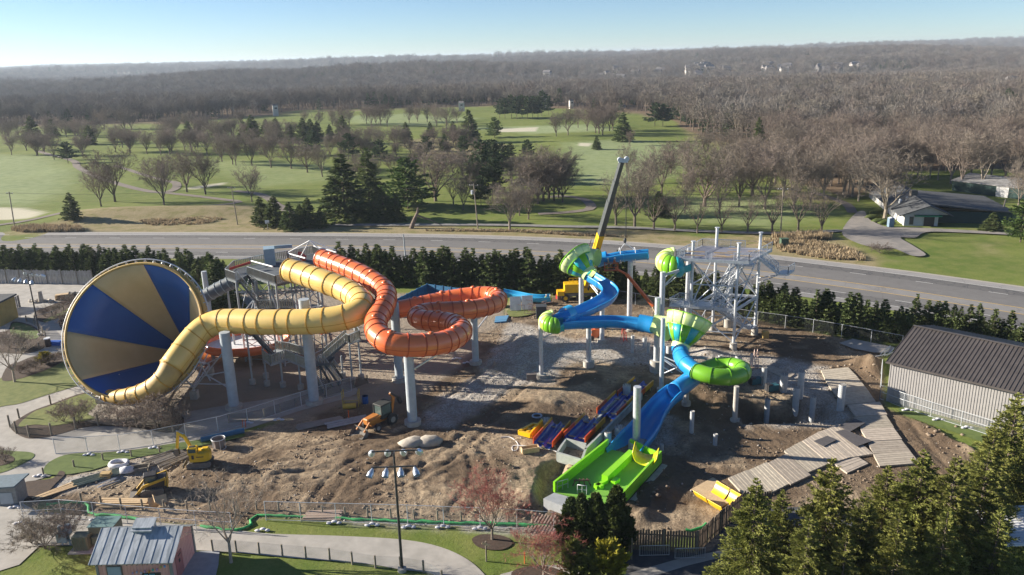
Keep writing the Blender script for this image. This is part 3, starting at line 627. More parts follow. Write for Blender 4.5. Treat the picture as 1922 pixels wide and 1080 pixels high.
grove('spruce', E, 'dark spruce', 'at the wood edge above the slide tower', 'dark spruces at the wood edge', [(1372, 254, 196), (1422, 290, 222)], .95)
grove('pine', 'pine_tree', 'dark evergreen', 'in the upper right bare wood', 'dark evergreens in the upper right wood', [(1549, 185, 150, .8), (1594, 190, 158, .6), (1652, 195, 168, .6), (1910, 200, 188, .6)], 1.0)
grove('spruce', 'round_evergreen', 'dark rounded evergreen', 'behind the bare trees right of the crane boom', None, [(1236, 407, 360)], 1.9)
grove('spruce', 'round_evergreen', 'dark rounded evergreen bush', 'at the right corner of the clubhouse', None, [(1861, 434, 400)], 2.2)
grove('green_conifer', 'conifer_tree', 'bright green loose conifer', 'at the right edge below the leaning pole', None, [(1915, 455, 375)], 1.0)
# roadside hedge of young spruces
hr = random.Random(9)
def hedge(p0, n, group, row, marks, hh=5.2, wd=1.25, kind='young'):
    P = resample(spline([Vector(at(x, y)) for x, y in p0], 6), 1.0); P = resample(P, max(.5, sum((P[i+1]-P[i]).length for i in range(len(P)-1))/(n-1)))
    m_ = len(marks); 
    for i, p in enumerate(P):
        z_ = min(m_-1, i*m_//len(P)); i0 = next(k for k in range(len(P)) if min(m_-1, k*m_//len(P)) == z_)
        tree(kind, p.x+hr.uniform(-.4, .4), p.y+hr.uniform(-.6, .6), hh*hr.uniform(.72, 1.18), 'hedge_spruce', f'{row}, {ORD[i-i0]} {marks[z_]}', 'hedge tree', group, wd*hr.uniform(.8, 1.2), z=0)
hedge([(-60, 510), (100, 513), (250, 520), (420, 528)], 62, 'spruces of the left roadside hedge', 'dark hedge spruce', ['above the far left light pole', 'above the plank fence end', 'above the funnel rim', 'between funnel and wooden tower'])
hedge([(-60, 505), (100, 508), (250, 515), (420, 523)], 44, 'back row spruces of the left roadside hedge', 'back row hedge spruce', ['above the far left plank fence', 'above the funnel rim', 'between funnel and wooden tower'])
hedge([(640, 530), (780, 536), (900, 541), (1060, 546), (1180, 555)], 46, 'spruces of the middle roadside hedge', 'tall hedge spruce', ['behind the orange tube top', 'behind the orange loops', 'behind the crane'], 6.6, 1.2)
hedge([(640, 524), (780, 530), (900, 535), (1060, 540), (1180, 549)], 42, 'back row spruces of the middle hedge', 'back row hedge spruce', ['behind the orange tube top', 'behind the orange loops', 'behind the crane'], 6.4, 1.25)
hedge([(1190, 556), (1300, 572), (1420, 594), (1560, 620), (1696, 642)], 54, 'spruces of the right roadside hedge', 'hedge spruce', ['behind the steel tower', 'right of the steel tower', 'behind the fence bend', 'left of the shed roof'], 5.6, 1.15)
hedge([(1722, 622), (1800, 638), (1870, 655), (1960, 676)], 16, 'spruces between the shed and the road', 'hedge spruce', ['above the shed roof'], 5.4, 1.1)
grove('spruce', E, 'full green spruce', 'behind the wooden slide tower', 'full spruces behind the wooden tower', [(345, 545, 480), (378, 560, 488), (405, 570, 478), (392, 590, 520), (428, 585, 525), (448, 592, 540)], 1.25)
# ---------------------------------------------------------------- the wood: mass of far trees
def forest_points():
    rg = np.random.RandomState(11); out = []
    for (d0, d1, sp, sc) in ((180, 700, 8.0, 1.0), (700, 1500, 9.0, 1.0), (1500, 3500, 15, 1.25), (3500, 11000, 46, 2.6)):
        A = math.tan(math.radians(36)); N = int(A*(d1*d1-d0*d0)/(sp*sp))
        dd = np.sqrt(rg.rand(N)*(d1*d1-d0*d0)+d0*d0); xx = (rg.rand(N)*2-1)*A*dd
        px, py = proj(np.stack([xx, dd, np.zeros(N)], 1)); lm = np.interp(px, GF[:, 0], GF[:, 1])
        k = (py < lm-1) if d1 > 700 else ((py < lm-1) & (px > 1300)) | (py < lm-3)
        xx, dd = xx[k], dd[k]
        out.append(np.stack([xx, dd, ground_z(xx, dd), np.full(len(xx), sc), rg.rand(len(xx)), rg.rand(len(xx))], 1))
    return np.concatenate(out)
FP = forest_points(); dist = np.hypot(FP[:, 0], FP[:, 1])
px, py = proj(FP[:, :3]); clear = ~((px > 1660) & (py > 318) & (px < 1960)) & (px < 2400) & (px > -500)
FP = FP[clear]; dist = dist[clear]; ordr = np.argsort(dist); FP = FP[ordr]; dist = dist[ordr]; px, py = proj(FP[:, :3])
vis = (px > -20) & (px < 1945); ids = np.where(vis)[0][:110]; 
zn = ['above the far left fairway', 'above the funnel', 'above the orange slide', 'above the crane tip', 'above the steel tower', 'above the clubhouse', 'above the shed', 'at the right picture edge']
ids = ids[np.argsort(px[ids])]
for q_, i in enumerate(ids):
    f = FP[i]; z_ = min(7, q_*8//len(ids)); i0 = -(-z_*len(ids)//8)
    tree('greybare' if f[4] > .45 else 'bare', f[0], f[1], 13+5*f[5], 'bare_tree', f'bare wood edge tree, {ORD[min(15, q_-i0)]} {zn[z_]}', 'tree', 'bare trees along the near edge of the wood', 1.0)
rest = np.ones(len(FP), bool); rest[ids] = False; FP = FP[rest]
print('forest instances', len(FP))
vc = bpy.data.collections.new('wood_variants')      # sources of the far wood, not linked to the scene
wm = [nmat('wood_twigs_%s' % k, a, b_, .5, .95, objrand=.22) for k, a, b_ in (('rust', (.165, .138, .118), (.12, .10, .088)), ('grey', (.19, .178, .165), (.14, .13, .122)), ('tan', (.215, .19, .158), (.15, .132, .113)), ('umber', (.135, .12, .108), (.10, .09, .082)))]
for i in range(10):
    if i < 9:
        Tv, Tf, Wv, Wf = bare_tree(700+i, 12, .55, 5, .3, (5,), 8, 1.8, .10, .02, 3); tmm, fmm = (barkl if i in (1, 5) else bark), wm[i % 4]; r9 = np.random.RandomState(i); rx = 3.6+r9.rand()*1.6
        for k in range(430):
            d9 = r9.randn(3); d9[2] = abs(d9[2])*1.1-.25; d9 /= np.linalg.norm(d9); rr9 = (.55+.45*r9.rand()**.6); c9 = np.array([d9[0]*rx, d9[1]*rx, 8.2+d9[2]*5.0])*1.0; c9 = np.array([0, 0, 7.5])+(c9-np.array([0, 0, 7.5]))*rr9*(1+.14*math.sin(5*d9[0]+3*d9[1]+i)); dd9 = d9*.8+r9.randn(3)*.45+np.array([0, 0, .35]); dd9 /= np.linalg.norm(dd9); s9 = np.cross(dd9, r9.randn(3)); s9 /= np.linalg.norm(s9); o9 = len(Wv); w9 = .055
            Wv += [Vector(c9-s9*w9), Vector(c9+s9*w9), Vector(c9+dd9*(.9+r9.rand()*.9))]; Wf.append((o9, o9+1, o9+2))
    else: Tv, Tf, Wv, Wf = conifer(900, 13, 3.6, 14, 7, .9, 12, .1); tmm, fmm = bark, f_pine; Wf = [tuple(q) for q in Wf.tolist()]; Wv = [Vector(v) for v in Wv]
    nT = len(Tv); me = bpy.data.meshes.new('wood_tree'); me.from_pydata([tuple(v) for v in list(Tv)+list(Wv)], [], list(Tf)+[tuple(a+nT for a in f) for f in Wf])
    me.materials.append(tmm); me.materials.append(fmm); me.polygons.foreach_set('material_index', [0]*len(Tf)+[1]*len(Wf))
    vc.objects.link(bpy.data.objects.new('wood_tree_%02d' % i, me))
def scatter(name, pts, coll, kind='stuff'):
    me = bpy.data.meshes.new(name); me.vertices.add(len(pts)); me.vertices.foreach_set('co', pts[:, :3].astype(np.float32).ravel())
    for nm, v, ty in (('scl', pts[:, 3], 'FLOAT'), ('rot', pts[:, 4]*6.283, 'FLOAT'), ('idx', pts[:, 5], 'INT')):
        a = me.attributes.new(nm, ty, 'POINT'); a.data.foreach_set('value', v.astype(np.int32 if ty == 'INT' else np.float32))
    o = bpy.data.objects.new(name, me); C.objects.link(o); o['kind'] = kind
    g = bpy.data.node_groups.new(name+'_scatter', 'GeometryNodeTree'); g.interface.new_socket('Geometry', in_out='INPUT', socket_type='NodeSocketGeometry'); g.interface.new_socket('Geometry', in_out='OUTPUT', socket_type='NodeSocketGeometry')
    N = g.nodes; gi = N.new('NodeGroupInput'); go = N.new('NodeGroupOutput'); ip = N.new('GeometryNodeInstanceOnPoints'); ci = N.new('GeometryNodeCollectionInfo')
    ci.inputs['Collection'].default_value = coll; ci.inputs['Separate Children'].default_value = True; ci.inputs['Reset Children'].default_value = True
    g.links.new(gi.outputs[0], ip.inputs['Points']); g.links.new(ci.outputs[0], ip.inputs['Instance']); ip.inputs['Pick Instance'].default_value = True
    for nm, sock, dt in (('scl', 'Scale', 'FLOAT'), ('idx', 'Instance Index', 'INT')):
        a = N.new('GeometryNodeInputNamedAttribute'); a.data_type = dt; a.inputs[0].default_value = nm; g.links.new(a.outputs[0], ip.inputs[sock])
    a = N.new('GeometryNodeInputNamedAttribute'); a.data_type = 'FLOAT'; a.inputs[0].default_value = 'rot'; cx = N.new('ShaderNodeCombineXYZ'); g.links.new(a.outputs[0], cx.inputs[2]); g.links.new(cx.outputs[0], ip.inputs['Rotation'])
    g.links.new(ip.outputs[0], go.inputs[0]); md = o.modifiers.new('scatter', 'NODES'); md.node_group = g; return o
sp = FP.copy(); cl = fbm(sp[:, 0]+5000, sp[:, 1]+5000, 120, 3, 71); sp[:, 3] *= (.7+.6*sp[:, 4])*(.85+.4*cl)
ix = (fbm(sp[:, 0]+9000, sp[:, 1], 60, 2, 72)*18+sp[:, 5]*4).astype(int) % 9
ever = (sp[:, 4] < .03+.45*(fbm(sp[:, 0]+700, sp[:, 1]+300, 90, 2, 55) > .70)); ix = np.where(ever, 9, ix); sp[:, 5] = ix
wood = scatter('wood', sp, vc); tag(wood, kind='stuff')
# ================================================================ SLIDES, TOWERS
def plast(name, c, c2=None, r=.35): return nmat(name, c, c2 or tuple(x*.88 for x in c), .5, r, coat=.25, bump=.02, bscale=8, contrast=(.3, .7))
yt = nmat('slide_yellow', (.78, .55, .17), (.68, .46, .13), .35, .38, coat=.2, contrast=(.3, .75)); ytd = nmat('slide_yellow_flange', (.60, .33, .03), (.48, .25, .03), 1.5, .45)
ot = nmat('slide_orange', (.78, .19, .055), (.66, .15, .05), .35, .33, coat=.25, contrast=(.3, .75)); otd = nmat('slide_orange_flange', (.52, .085, .02), (.42, .07, .02), 1.5, .45)
blu = plast('slide_blue', (.018, .27, .62), (.015, .23, .55)); blub = plast('slide_blue_light', (.03, .36, .68)); teal = plast('slide_teal', (.015, .36, .42)); grn = plast('slide_green', (.19, .50, .015)); lime = plast('slide_lime', (.70, .84, .38), (.62, .77, .3)); limep = plast('pool_green', (.27, .68, .02)); green_loop = plast('slide_loop_green', (.17, .42, .02), (.13, .35, .02)); lime2 = plast('slide_lime_deep', (.46, .68, .10)); deepb = plast('slide_deep_blue', (.006, .045, .34)); ored = plast('slide_red_orange', (.62, .085, .012)); oyel = plast('slide_amber', (.66, .32, .015)); yyel = plast('slide_bright_yellow', (.82, .50, .005))
galv = nmat('galvanised_steel', (.60, .63, .67), (.48, .51, .55), 3, .45, .35, bump=.02, bscale=30); gald = nmat('weathered_steel', (.36, .39, .42), (.29, .32, .35), 2, .6, .2); paintc = nmat('column_grey_blue', (.40, .45, .49), (.32, .36, .40), 1.2, .6, bump=.03, bscale=20)
conc = nmat('concrete', (.46, .44, .40), (.35, .33, .30), 1.5, .9, bump=.1, bscale=12); darkm = nmat('dark_metal', (.04, .04, .045), (.06, .06, .065), 3, .5, .3)
wood = nmat('grey_weathered_wood', (.30, .27, .22), (.20, .175, .14), 4, .9, stretch=(1, 1, .3)); woodl = nmat('pale_lumber', (.58, .43, .26), (.47, .34, .20), 4, .85); wht = nmat('white_panel', (.72, .73, .75), (.62, .63, .65), 2, .5)
def sweep(mb, P, prof, closed=True, tilt=None):
    P = [Vector(p) for p in P]; N = len(P); k = 0; V = []
    for i in range(N):
        t = (P[min(i+1, N-1)]-P[max(i-1, 0)]).normalized(); s = t.cross(Vector((0, 0, 1)))
        s = s.normalized() if s.length > .05 else Vector((1, 0, 0)); u = s.cross(t)
        if tilt: a = tilt[i] if isinstance(tilt, list) else tilt; s, u = s*math.cos(a)+u*math.sin(a), u*math.cos(a)-s*math.sin(a)
        pf = prof(i/(N-1)) if callable(prof) else prof; k = len(pf)
        for a_, b_ in pf: V.append(P[i]+s*a_+u*b_)
    kk = k if closed else k-1
    F = [(i*k+j, i*k+(j+1) % k, (i+1)*k+(j+1) % k, (i+1)*k+j) for i in range(N-1) for j in range(kk)]
    mb.add(V, F, True); return mb
def circ(r, n=20): return [(r*math.cos(2*PI*i/n), r*math.sin(2*PI*i/n)) for i in range(n)]
def path(pts, step=.6, n=8): return resample(spline([at(*p) for p in pts], n), step)
def frame_at(P, i):
    N = len(P); t = (P[min(i+1, N-1)]-P[max(i-1, 0)]).normalized(); return t
def torus(mb, c, t, r, w, h, n=24):
    """flange ring: flat band standing out of the tube"""
    t = t.normalized(); x = t.orthogonal().normalized(); y = t.cross(x); V = []
    for (rr, tt) in ((r-.02, -w/2), (r+h, -w/2), (r+h, w/2), (r-.02, w/2)):
        for k in range(n):
            a = 2*PI*k/n; V.append(c+(x*math.cos(a)+y*math.sin(a))*rr+t*tt)
    F = [(j*n+k, j*n+(k+1) % n, ((j+1) % 4)*n+(k+1) % n, ((j+1) % 4)*n+k) for j in range(4) for k in range(n)]
    mb.add(V, F, False)
def tube_slide(name, label, cat, pts, r, mt_, fm, gap, humps=False, seam=True, r1=None, fh=.13):
    P = path(pts); root = empty(name, (P[0].x, P[0].y, 0), label, cat)
    mb = MB(); pr = (lambda t: circ(r+(r1-r)*t, 24)) if r1 else circ(r, 24); sweep(mb, P, pr)
    o = mb.build('tube', mt_, root); md = o.modifiers.new('wall', 'SOLIDIFY'); md.thickness = .06; md.offset = -1
    L = len(P)*.6; n = int(L/gap)
    for k in range(n+1):
        i = int(k*(len(P)-1)/n); f = MB(); rr = r+(r1-r)*i/(len(P)-1) if r1 else r; torus(f, P[i], frame_at(P, i), rr, .13, fh); f.build('flange', fm, root)
        if humps and k % 3 == 1: 
            h = MB(); q = P[min(i+2, len(P)-1)]; h.blob(q+Vector((0, 0, r)), (.42, .42, .28), k, 10, 5, .02); h.build('vent_cap', mt_, root)
    if seam:
        for sgn in (-1, 1):
            s = MB(); q = [(sgn*(r-.03), -.30), (sgn*(r+.045), -.30), (sgn*(r+.045), -.24), (sgn*(r-.03), -.24)]; sweep(s, P, q); s.build('seam', fm, root)
    return root, P
YP = [(542, 507, 14.6), (575, 517, 14.3), (612, 530, 14.0), (645, 543, 13.5), (672, 560, 13.1), (680, 580, 12.8), (660, 592, 12.4), (625, 600, 12.0), (575, 604, 11.7), (500, 605, 11.3), (440, 603, 11), (405, 606, 10.6), (378, 620, 9.8), (355, 645, 8.5), (338, 668, 7.4), (322, 690, 6.3)]
ytube, YPp = tube_slide('enclosed_tube_slide', 'fat yellow ribbed tube slide curling from the wooden tower into the striped funnel', 'tube slide', YP, 1.5, yt, ytd, 2.15)
OP = [(604, 486, 15.0), (655, 505, 14.6), (691, 522, 14.1), (722, 546, 13.4), (722, 573, 12.9), (706, 603, 12.2), (711, 630, 11.6), (742, 646, 11.2), (792, 648, 10.7), (839, 641, 10.2), (866, 623, 9.9), (853, 609, 9.6), (823, 604, 9.3), (795, 601, 9.0), (783, 594, 8.8), (800, 587, 8.6), (830, 585, 8.45), (868, 583, 8.3), (907, 577, 8.0), (934, 567, 7.7), (928, 556, 7.4), (890, 555, 7.1), (835, 563, 6.6), (774, 576, 6.0), (730, 583, 5.5), (690, 577, 5.0), (650, 590, 4.3), (600, 612, 3.8)]
otube, OPp = tube_slide('enclosed_tube_slide', 'orange ribbed tube slide looping in big curves from the wooden tower', 'tube slide', OP, 1.27, ot, otd, 1.55, humps=True)
# ---- striped funnel
Cn = at(251, 619, 9.8); vr = Vector(Cn-Vector(CAM)).normalized(); perp = (Vector(XC)*.926-Vector(YC)*.393); perp = (perp-vr*perp.dot(vr)).normalized()
ax = (vr*math.cos(math.radians(30))+perp*math.sin(math.radians(30))).normalized()
e1 = ax.cross(Vector((0, 0, 1))).normalized(); e2 = e1.cross(ax); RM = 8.6; LA = 17.0
def rimang(zx, zy):
    d = Vector(ray(100+zx/3.178, 440+zy/3.178)); t = (Cn-Vector(CAM)).dot(ax)/d.dot(ax); p = Vector(CAM)+d*t-Cn; return math.atan2(p.dot(e2), p.dot(e1))
bnd = [rimang(*q) for q in ((540, 185), (240, 305), (88, 580), (185, 860), (480, 975), (760, 830), (880, 600), (800, 330))]
def wrapd(a, b_): 
    d = (b_-a) % (2*PI); return d if d < PI else d-2*PI
cgold = nmat('funnel_gold', (.60, .46, .25), (.48, .36, .18), .25, .6, bump=.03, bscale=15, contrast=(.3, .75)); cblue = nmat('funnel_blue', (.012, .075, .30), (.018, .10, .36), .25, .5, contrast=(.3, .75)); cout = nmat('funnel_outside', (.55, .38, .12), (.45, .3, .1), .6, .6)
fun = empty('water_slide_funnel', (Cn.x, Cn.y, 0), 'giant open funnel with blue and gold wedge stripes inside, lying on its side', 'slide funnel')
def cpt(an, t, dr=0.0, da=0.0): 
    rr = RM*(1-t)+dr; return Cn+ax*(LA*t+da)+(e1*math.cos(an)+e2*math.sin(an))*rr
for i in range(8):
    a0 = bnd[i]; d = wrapd(a0, bnd[(i+1) % 8]); mb = MB(); n = 10
    V = [cpt(a0+d*k/n, t) for t in (0, .2, .4, .6, .8, .9) for k in range(n+1)]; F = [(j*(n+1)+k, j*(n+1)+k+1, (j+1)*(n+1)+k+1, (j+1)*(n+1)+k) for j in range(5) for k in range(n)]
    mb.add(V, F, True); o = mb.build('funnel_panel', cgold if i % 2 == 0 else cblue, fun); md = o.modifiers.new('t', 'SOLIDIFY'); md.thickness = .10; md.offset = 1 if d > 0 else -1
    o['label'] = 'gold wedge panel' if i % 2 == 0 else 'blue wedge panel'
for i in range(24):
    an_ = bnd[0]+i*2*PI/24; mb = MB(); mb.bar(cpt(an_, .01, -.03), cpt(an_, .86, -.03), .045, .03); mb.build('panel_seam', cout, fun)
def ringpts(t, dr, da, n=72): return [cpt(2*PI*k/n, t, dr, da) for k in range(n+1)]
def band(name, mat_, r0, r1, a0, a1, n=72):
    mb = MB(); V = []
    for k in range(n):
        an = 2*PI*k/n; dr_ = e1*math.cos(an)+e2*math.sin(an)
        for rr, aa in ((r0, a0), (r1, a0), (r1, a1), (r0, a1)): V.append(Cn+dr_*rr+ax*aa)
    mb.add(V, [(4*k+j, 4*((k+1) % n)+j, 4*((k+1) % n)+(j+1) % 4, 4*k+(j+1) % 4) for k in range(n) for j in range(4)], True); return mb.build(name, mat_, fun)
band('rim', cout, RM+.02, RM+.22, -.2, .3); band('outer_collar', cout, RM+.15, RM+.5, .45, 1.5)
mb = MB(); 
for (dr, t_) in ((1.15, .03), (1.0, .16)): mb.tube(ringpts(t_, dr, 0), .09, 6)
for k in range(48):
    a = 2*PI*k/48; b_ = 2*PI*(k+.5)/48; mb.cyl(cpt(a, .03, 1.15), cpt(b_, .16, 1.0), .06, n=5); mb.cyl(cpt(b_, .16, 1.0), cpt(a+2*PI/48, .03, 1.15), .06, n=5); mb.cyl(cpt(a, .03, 1.15), cpt(a, .03, .2), .06, n=5)
mb.build('rim_truss', galv, fun)
for t_ in (.35, .6, .82):
    mb = MB(); mb.tube(ringpts(t_, .12, 0), .12, 6); mb.build('stiffener_ring', ytd, fun)
mb = MB(); PP = [cpt(0, .89)*.5+cpt(PI, .89)*.5]; PP = [PP[0], PP[0]+ax*2, PP[0]+ax*3.5+Vector((1.5, 0, -.8)), PP[0]+Vector((5, 4.5, -2.4))]; mb.tube(spline(PP, 6), 1.15, 16); mb.build('exit_tube', yt, fun)
P = path([(322, 690, 6.3), (310, 710, 5.3), (290, 727, 4.2), (262, 739, 3.2), (230, 745, 2.5), (200, 745, 2.1)]); mb = MB(); sweep(mb, P, lambda t: circ(1.4*(1-t)+.8*t, 20)); mb.build('entry_trough', cout, fun)
for k in range(0, len(P), 3):
    f = MB(); torus(f, P[k], frame_at(P, k), 1.4*(1-k/len(P))+.8*k/len(P), .13, .07); f.build('flange', ytd, fun)
sup = empty('funnel_support_frame', (at(300, 750).x, at(300, 750).y, 0), 'galvanised pipe frame on concrete blocks holding up the striped funnel', 'steel frame')
mb = MB(); foot = MB(); feet = []
for px, py in ((190, 757), (232, 745), (366, 748), (395, 705), (345, 690), (310, 672), (430, 760)): feet.append(at(px, py))
tops = [cpt(-1.75, .05, .4), cpt(-1.45, .1, .4), cpt(-.9, .35, .3), cpt(-.6, .5, .3), cpt(-.4, .7, .3), cpt(-1.2, .6, .3), cpt(-.2, .3, .3)]
for i, f in enumerate(feet[:6]):
    foot.box(f+Vector((0, 0, .5)), (.9, .9, 1.2)); tp = tops[i]; mid = Vector((f.x, f.y, max(1.5, tp.z*.55))); mb.cyl(f+Vector((0, 0, 1)), mid, .13, n=7); mb.cyl(mid, tp, .13, n=7)
    g = feet[(i+1) % 6]; mb.cyl(mid, (g.x, g.y, 1.6), .08, n=6); mb.cyl(f+Vector((0, 0, 1.6)), (g.x, g.y, 3.2), .08, n=6)
for (a, b_) in (((372, 690, 4), (428, 664, 6.6)), ((372, 708, 3), (430, 697, 3.6)), ((340, 720, 2), (432, 722, 2)), ((380, 700, 3.5), (432, 730, 1.5)), ((360, 735, 1), (420, 660, 7)), ((345, 700, 4.5), (395, 648, 8)), ((395, 715, 2.2), (372, 676, 5.5)), ((330, 735, 1.2), (372, 690, 4.5))): mb.cyl(at(*a), at(*b_), .09, n=6)
mb.build('pipe_frame', galv, sup); foot.build('footing', conc, sup)
# ---- columns
def column(px, py, r, ztop, label, mat_=None, group=None, foot=(1.3, .5), arm=None, cap=False, cat='steel column', flange=0):
    b_ = on(px, py); z0 = b_.z; mat_ = mat_ or paintc; root = empty('support_column', (b_.x, b_.y, z0), label, cat, group)
    mb = MB(); mb.cyl((b_.x, b_.y, z0), (b_.x, b_.y, ztop), r, n=20); mb.build('shaft', mat_, root)
    if foot: f = MB(); f.cyl((b_.x, b_.y, z0-.4), (b_.x, b_.y, z0+foot[1]), r*foot[0]+.25, n=16); f.build('footing', conc, root)
    if cap:
        c_ = MB(); c_.cyl((b_.x, b_.y, ztop), (b_.x, b_.y, ztop+.08), r*1.25, n=20); c_.cyl((b_.x, b_.y, z0+(foot[1] if foot else 0)), (b_.x, b_.y, z0+(foot[1] if foot else 0)+.07), r*1.6, n=20); c_.build('end_plate', mat_, root)
    if arm:
        a_ = MB(); q = Vector(arm); a_.bar((b_.x, b_.y, ztop-.5), q, .22, .35); a_.bar((b_.x, b_.y, ztop-2.2), q, .16, .16); a_.build('bracket_arm', galv, root)
    return root, b_
column(440, 767, .64, 10.2, 'thick grey column under the yellow tube, leftmost of the big ones', arm=at(405, 612, 9.6))
column(590, 757, .66, lift(568, 562, 590, 757), 'thick grey column passing in front of the wooden tower behind the yellow tube')
column(775, 797, .58, 9.0, 'tall grey column nearest the camera under the orange loop', foot=(1.3, .6), arm=at(850, 648, 9))
column(750, 715, .58, lift(743, 568, 750, 715), 'grey column rising between the orange tube curves')
column(893, 683, .48, 7.0, 'grey column under the right bend of the orange slide', arm=at(925, 580, 6.6))
column(670, 640, .35, 8, 'thin grey column behind the yellow tube bend')
column(395, 600, .45, 8.5, 'grey column behind the funnel holding the dark chute')
gg = None
column(1181, 621, .40, lift(1183, 491, 1181, 621), 'shiny tall column under the hanging blue flume', galv, foot=(1.1, .3))
column(1091, 616, .38, lift(1093, 521, 1091, 616), 'shiny column under the upper green funnel', galv, foot=(1.1, .3))
column(1130, 642, .36, lift(1131, 562, 1130, 642), 'shiny column under the bend of the upper blue flume', galv, foot=(1.3, .4), arm=at(1110, 560, 7.2))
column(1105, 689, .36, lift(1107, 612, 1105, 689), 'shiny column under the long lower blue flume', galv, foot=(1.5, .9))
column(1016, 709, .28, lift(1010, 606, 1016, 709), 'slim shiny column under the small green scoop', galv, foot=(1.6, .5), arm=at(1048, 622, 7.0))
column(1241, 733, .29, lift(1240, 594, 1241, 733), 'slim silver column in front of the lower green funnel', galv, foot=(1.1, .3))
column(1231, 697, .38, lift(1236, 558, 1231, 697), 'silver column just behind the slim one by the lower funnel', galv, foot=(1.6, 1.6))
column(1240, 655, .38, lift(1239, 506, 1240, 655), 'tall silver column carrying the green elbow beside the tower', galv, foot=(1.2, .4), arm=at(1275, 508, 12.3))
column(1194, 842, .42, lift(1193, 727, 1194, 842), 'big shiny column standing at the pool end of the blue trough', galv, foot=(1.5, .9))
column(1379, 788, .30, 4.4, 'pale column under the green loop', conc, foot=(1.0, .1))
column(1288, 755, .3, 3.0, 'short column beneath the lower blue tube', conc, foot=(1.0, .1))
# ---- blue / green slides
hp = lambda r, rim=.10, deep=1.0: [(r*math.cos(a)*1.0, r*math.sin(a)*deep) for a in [math.radians(180+6+(168)*k/16) for k in range(17)]]
def gutter(r, wall=.07, up=.35, arc=180, n=16):
    """open half pipe with side walls: outer and inner line closed into a shell, lip at the rim"""
    a0 = 270-arc/2; inn = [(r*math.cos(math.radians(a0+arc*k/n)), r*math.sin(math.radians(a0+arc*k/n))) for k in range(n+1)]
    inn = [(inn[0][0], inn[0][1]+up)]+inn+[(inn[-1][0], inn[-1][1]+up)]
    out = [((r+wall)*math.cos(math.radians(a0+arc*k/n)), (r+wall)*math.sin(math.radians(a0+arc*k/n))) for k in range(n+1)]
    out = [(out[0][0]-.06, out[0][1]+up)]+out+[(out[-1][0]+.06, out[-1][1]+up)]
    return inn+out[::-1]
def flume(name, label, pts, r, mt_, up=.35, gap=3.0, fm=None, arc=180, root=None, tilt=None, cat='slide flume', part='channel'):
    P = path(pts, .5); 
    if root is None: root = empty(name, (P[0].x, P[0].y, 0), label, cat)
    mb = MB(); sweep(mb, P, gutter(r, up=up, arc=arc), tilt=tilt); mb.build(part, mt_, root)
    n = max(1, int(len(P)*.5/gap))
    for k in range(n+1):
        i = int(k*(len(P)-1)/n); f = MB(); Q = [P[max(i-1, 0)], P[min(i+1, len(P)-1)]]; d = (Q[1]-Q[0]).normalized(); q = P[i]; sweep(f, [q-d*.06, q+d*.06], gutter(r+.07, wall=.11, up=up-.02, arc=arc), tilt=tilt if not isinstance(tilt, list) else tilt[i]); f.build('flange', fm or mt_, root)
    return root, P
def funnel(root, neck, mouth, r0, r1, roll=0, n=12):
    """throat ring, alternating staves, pale outer band"""
    neck = Vector(neck); mouth = Vector(mouth); a = (mouth-neck); Lf = a.length; a.normalize(); x = a.orthogonal().normalized(); x = (Vector((0, 0, 1))-a*a.z).normalized(); y = a.cross(x)
    prof = [(0, r0), (.12, r0*1.03), (.30, r0+(r1-r0)*.33), (.62, r0+(r1-r0)*.72), (.86, r1*.97), (1.0, r1)]
    def P_(t, rr, an): return neck+a*Lf*t+(x*math.cos(an)+y*math.sin(an))*rr
    for j in range(n):
        for (i0, i1, kind) in ((1, 3, 0), (3, 5, 1)):
            mb = MB(); V = []; m_ = 4
            for i in range(i0, i1+1):
                for k in range(m_+1): V.append(P_(prof[i][0], prof[i][1], roll+2*PI*(j+k/m_)/n))
            F = [(i*(m_+1)+k, i*(m_+1)+k+1, (i+1)*(m_+1)+k+1, (i+1)*(m_+1)+k) for i in range(i1-i0) for k in range(m_)]
            mb.add(V, F, True); mat_ = lime if kind else (teal if j % 2 else grn)
            o = mb.build('funnel_stave' if not kind else 'funnel_band', mat_, root); md = o.modifiers.new('t', 'SOLIDIFY'); md.thickness = .07; md.offset = 0
    mb = MB(); sweep(mb, [neck-a*.2, neck+a*Lf*.13], circ(r0+.03, 20)); mb.build('throat_ring', lime, root)
    for t_, rr in ((.62, prof[3][1]), (1.0, r1)):
        f = MB(); torus(f, neck+a*Lf*t_, a, rr, .10, .10, 32); f.build('flange', grn if t_ < 1 else limep, root)
    return a
# lower ride
f2 = empty('funnel_slide', (at(1290, 640).x, at(1290, 640).y, 0), 'lower green and teal funnel slide with blue tube, green loop and long blue run out', 'funnel slide')
neck2 = at(1277, 652, 5.9); mouth2 = at(1294, 605, 9.0) + Vector((.2, .9, .3)); funnel(f2, neck2, mouth2, 1.15, 2.85, .2)
TP = [(1276, 654, 5.75), (1280, 672, 5.4), (1291, 686, 5.2), (1306, 697, 5.0)]
P = path(TP, .4); mb = MB(); sweep(mb, P, circ(1.02, 20)); mb.build('blue_tube', blu, f2)
LP = [(1306, 697, 5.0), (1330, 705, 4.9), (1355, 708, 4.8), (1380, 707, 4.7), (1395, 700, 4.6), (1388, 690, 4.5), (1362, 685, 4.3), (1335, 689, 4.1), (1316, 698, 3.9), (1300, 710, 3.7)]
P2 = path(LP, .4); mb = MB(); sweep(mb, P2, circ(1.0, 20)); mb.build('green_loop', green_loop, f2)
P3 = path([(1300, 710, 3.7), (1284, 722, 3.4), (1266, 735, 3.1)], .4); mb = MB(); sweep(mb, P3, circ(1.02, 20)); o = mb.build('lower_tube', blu, f2); md = o.modifiers.new('t', 'SOLIDIFY'); md.thickness = .06
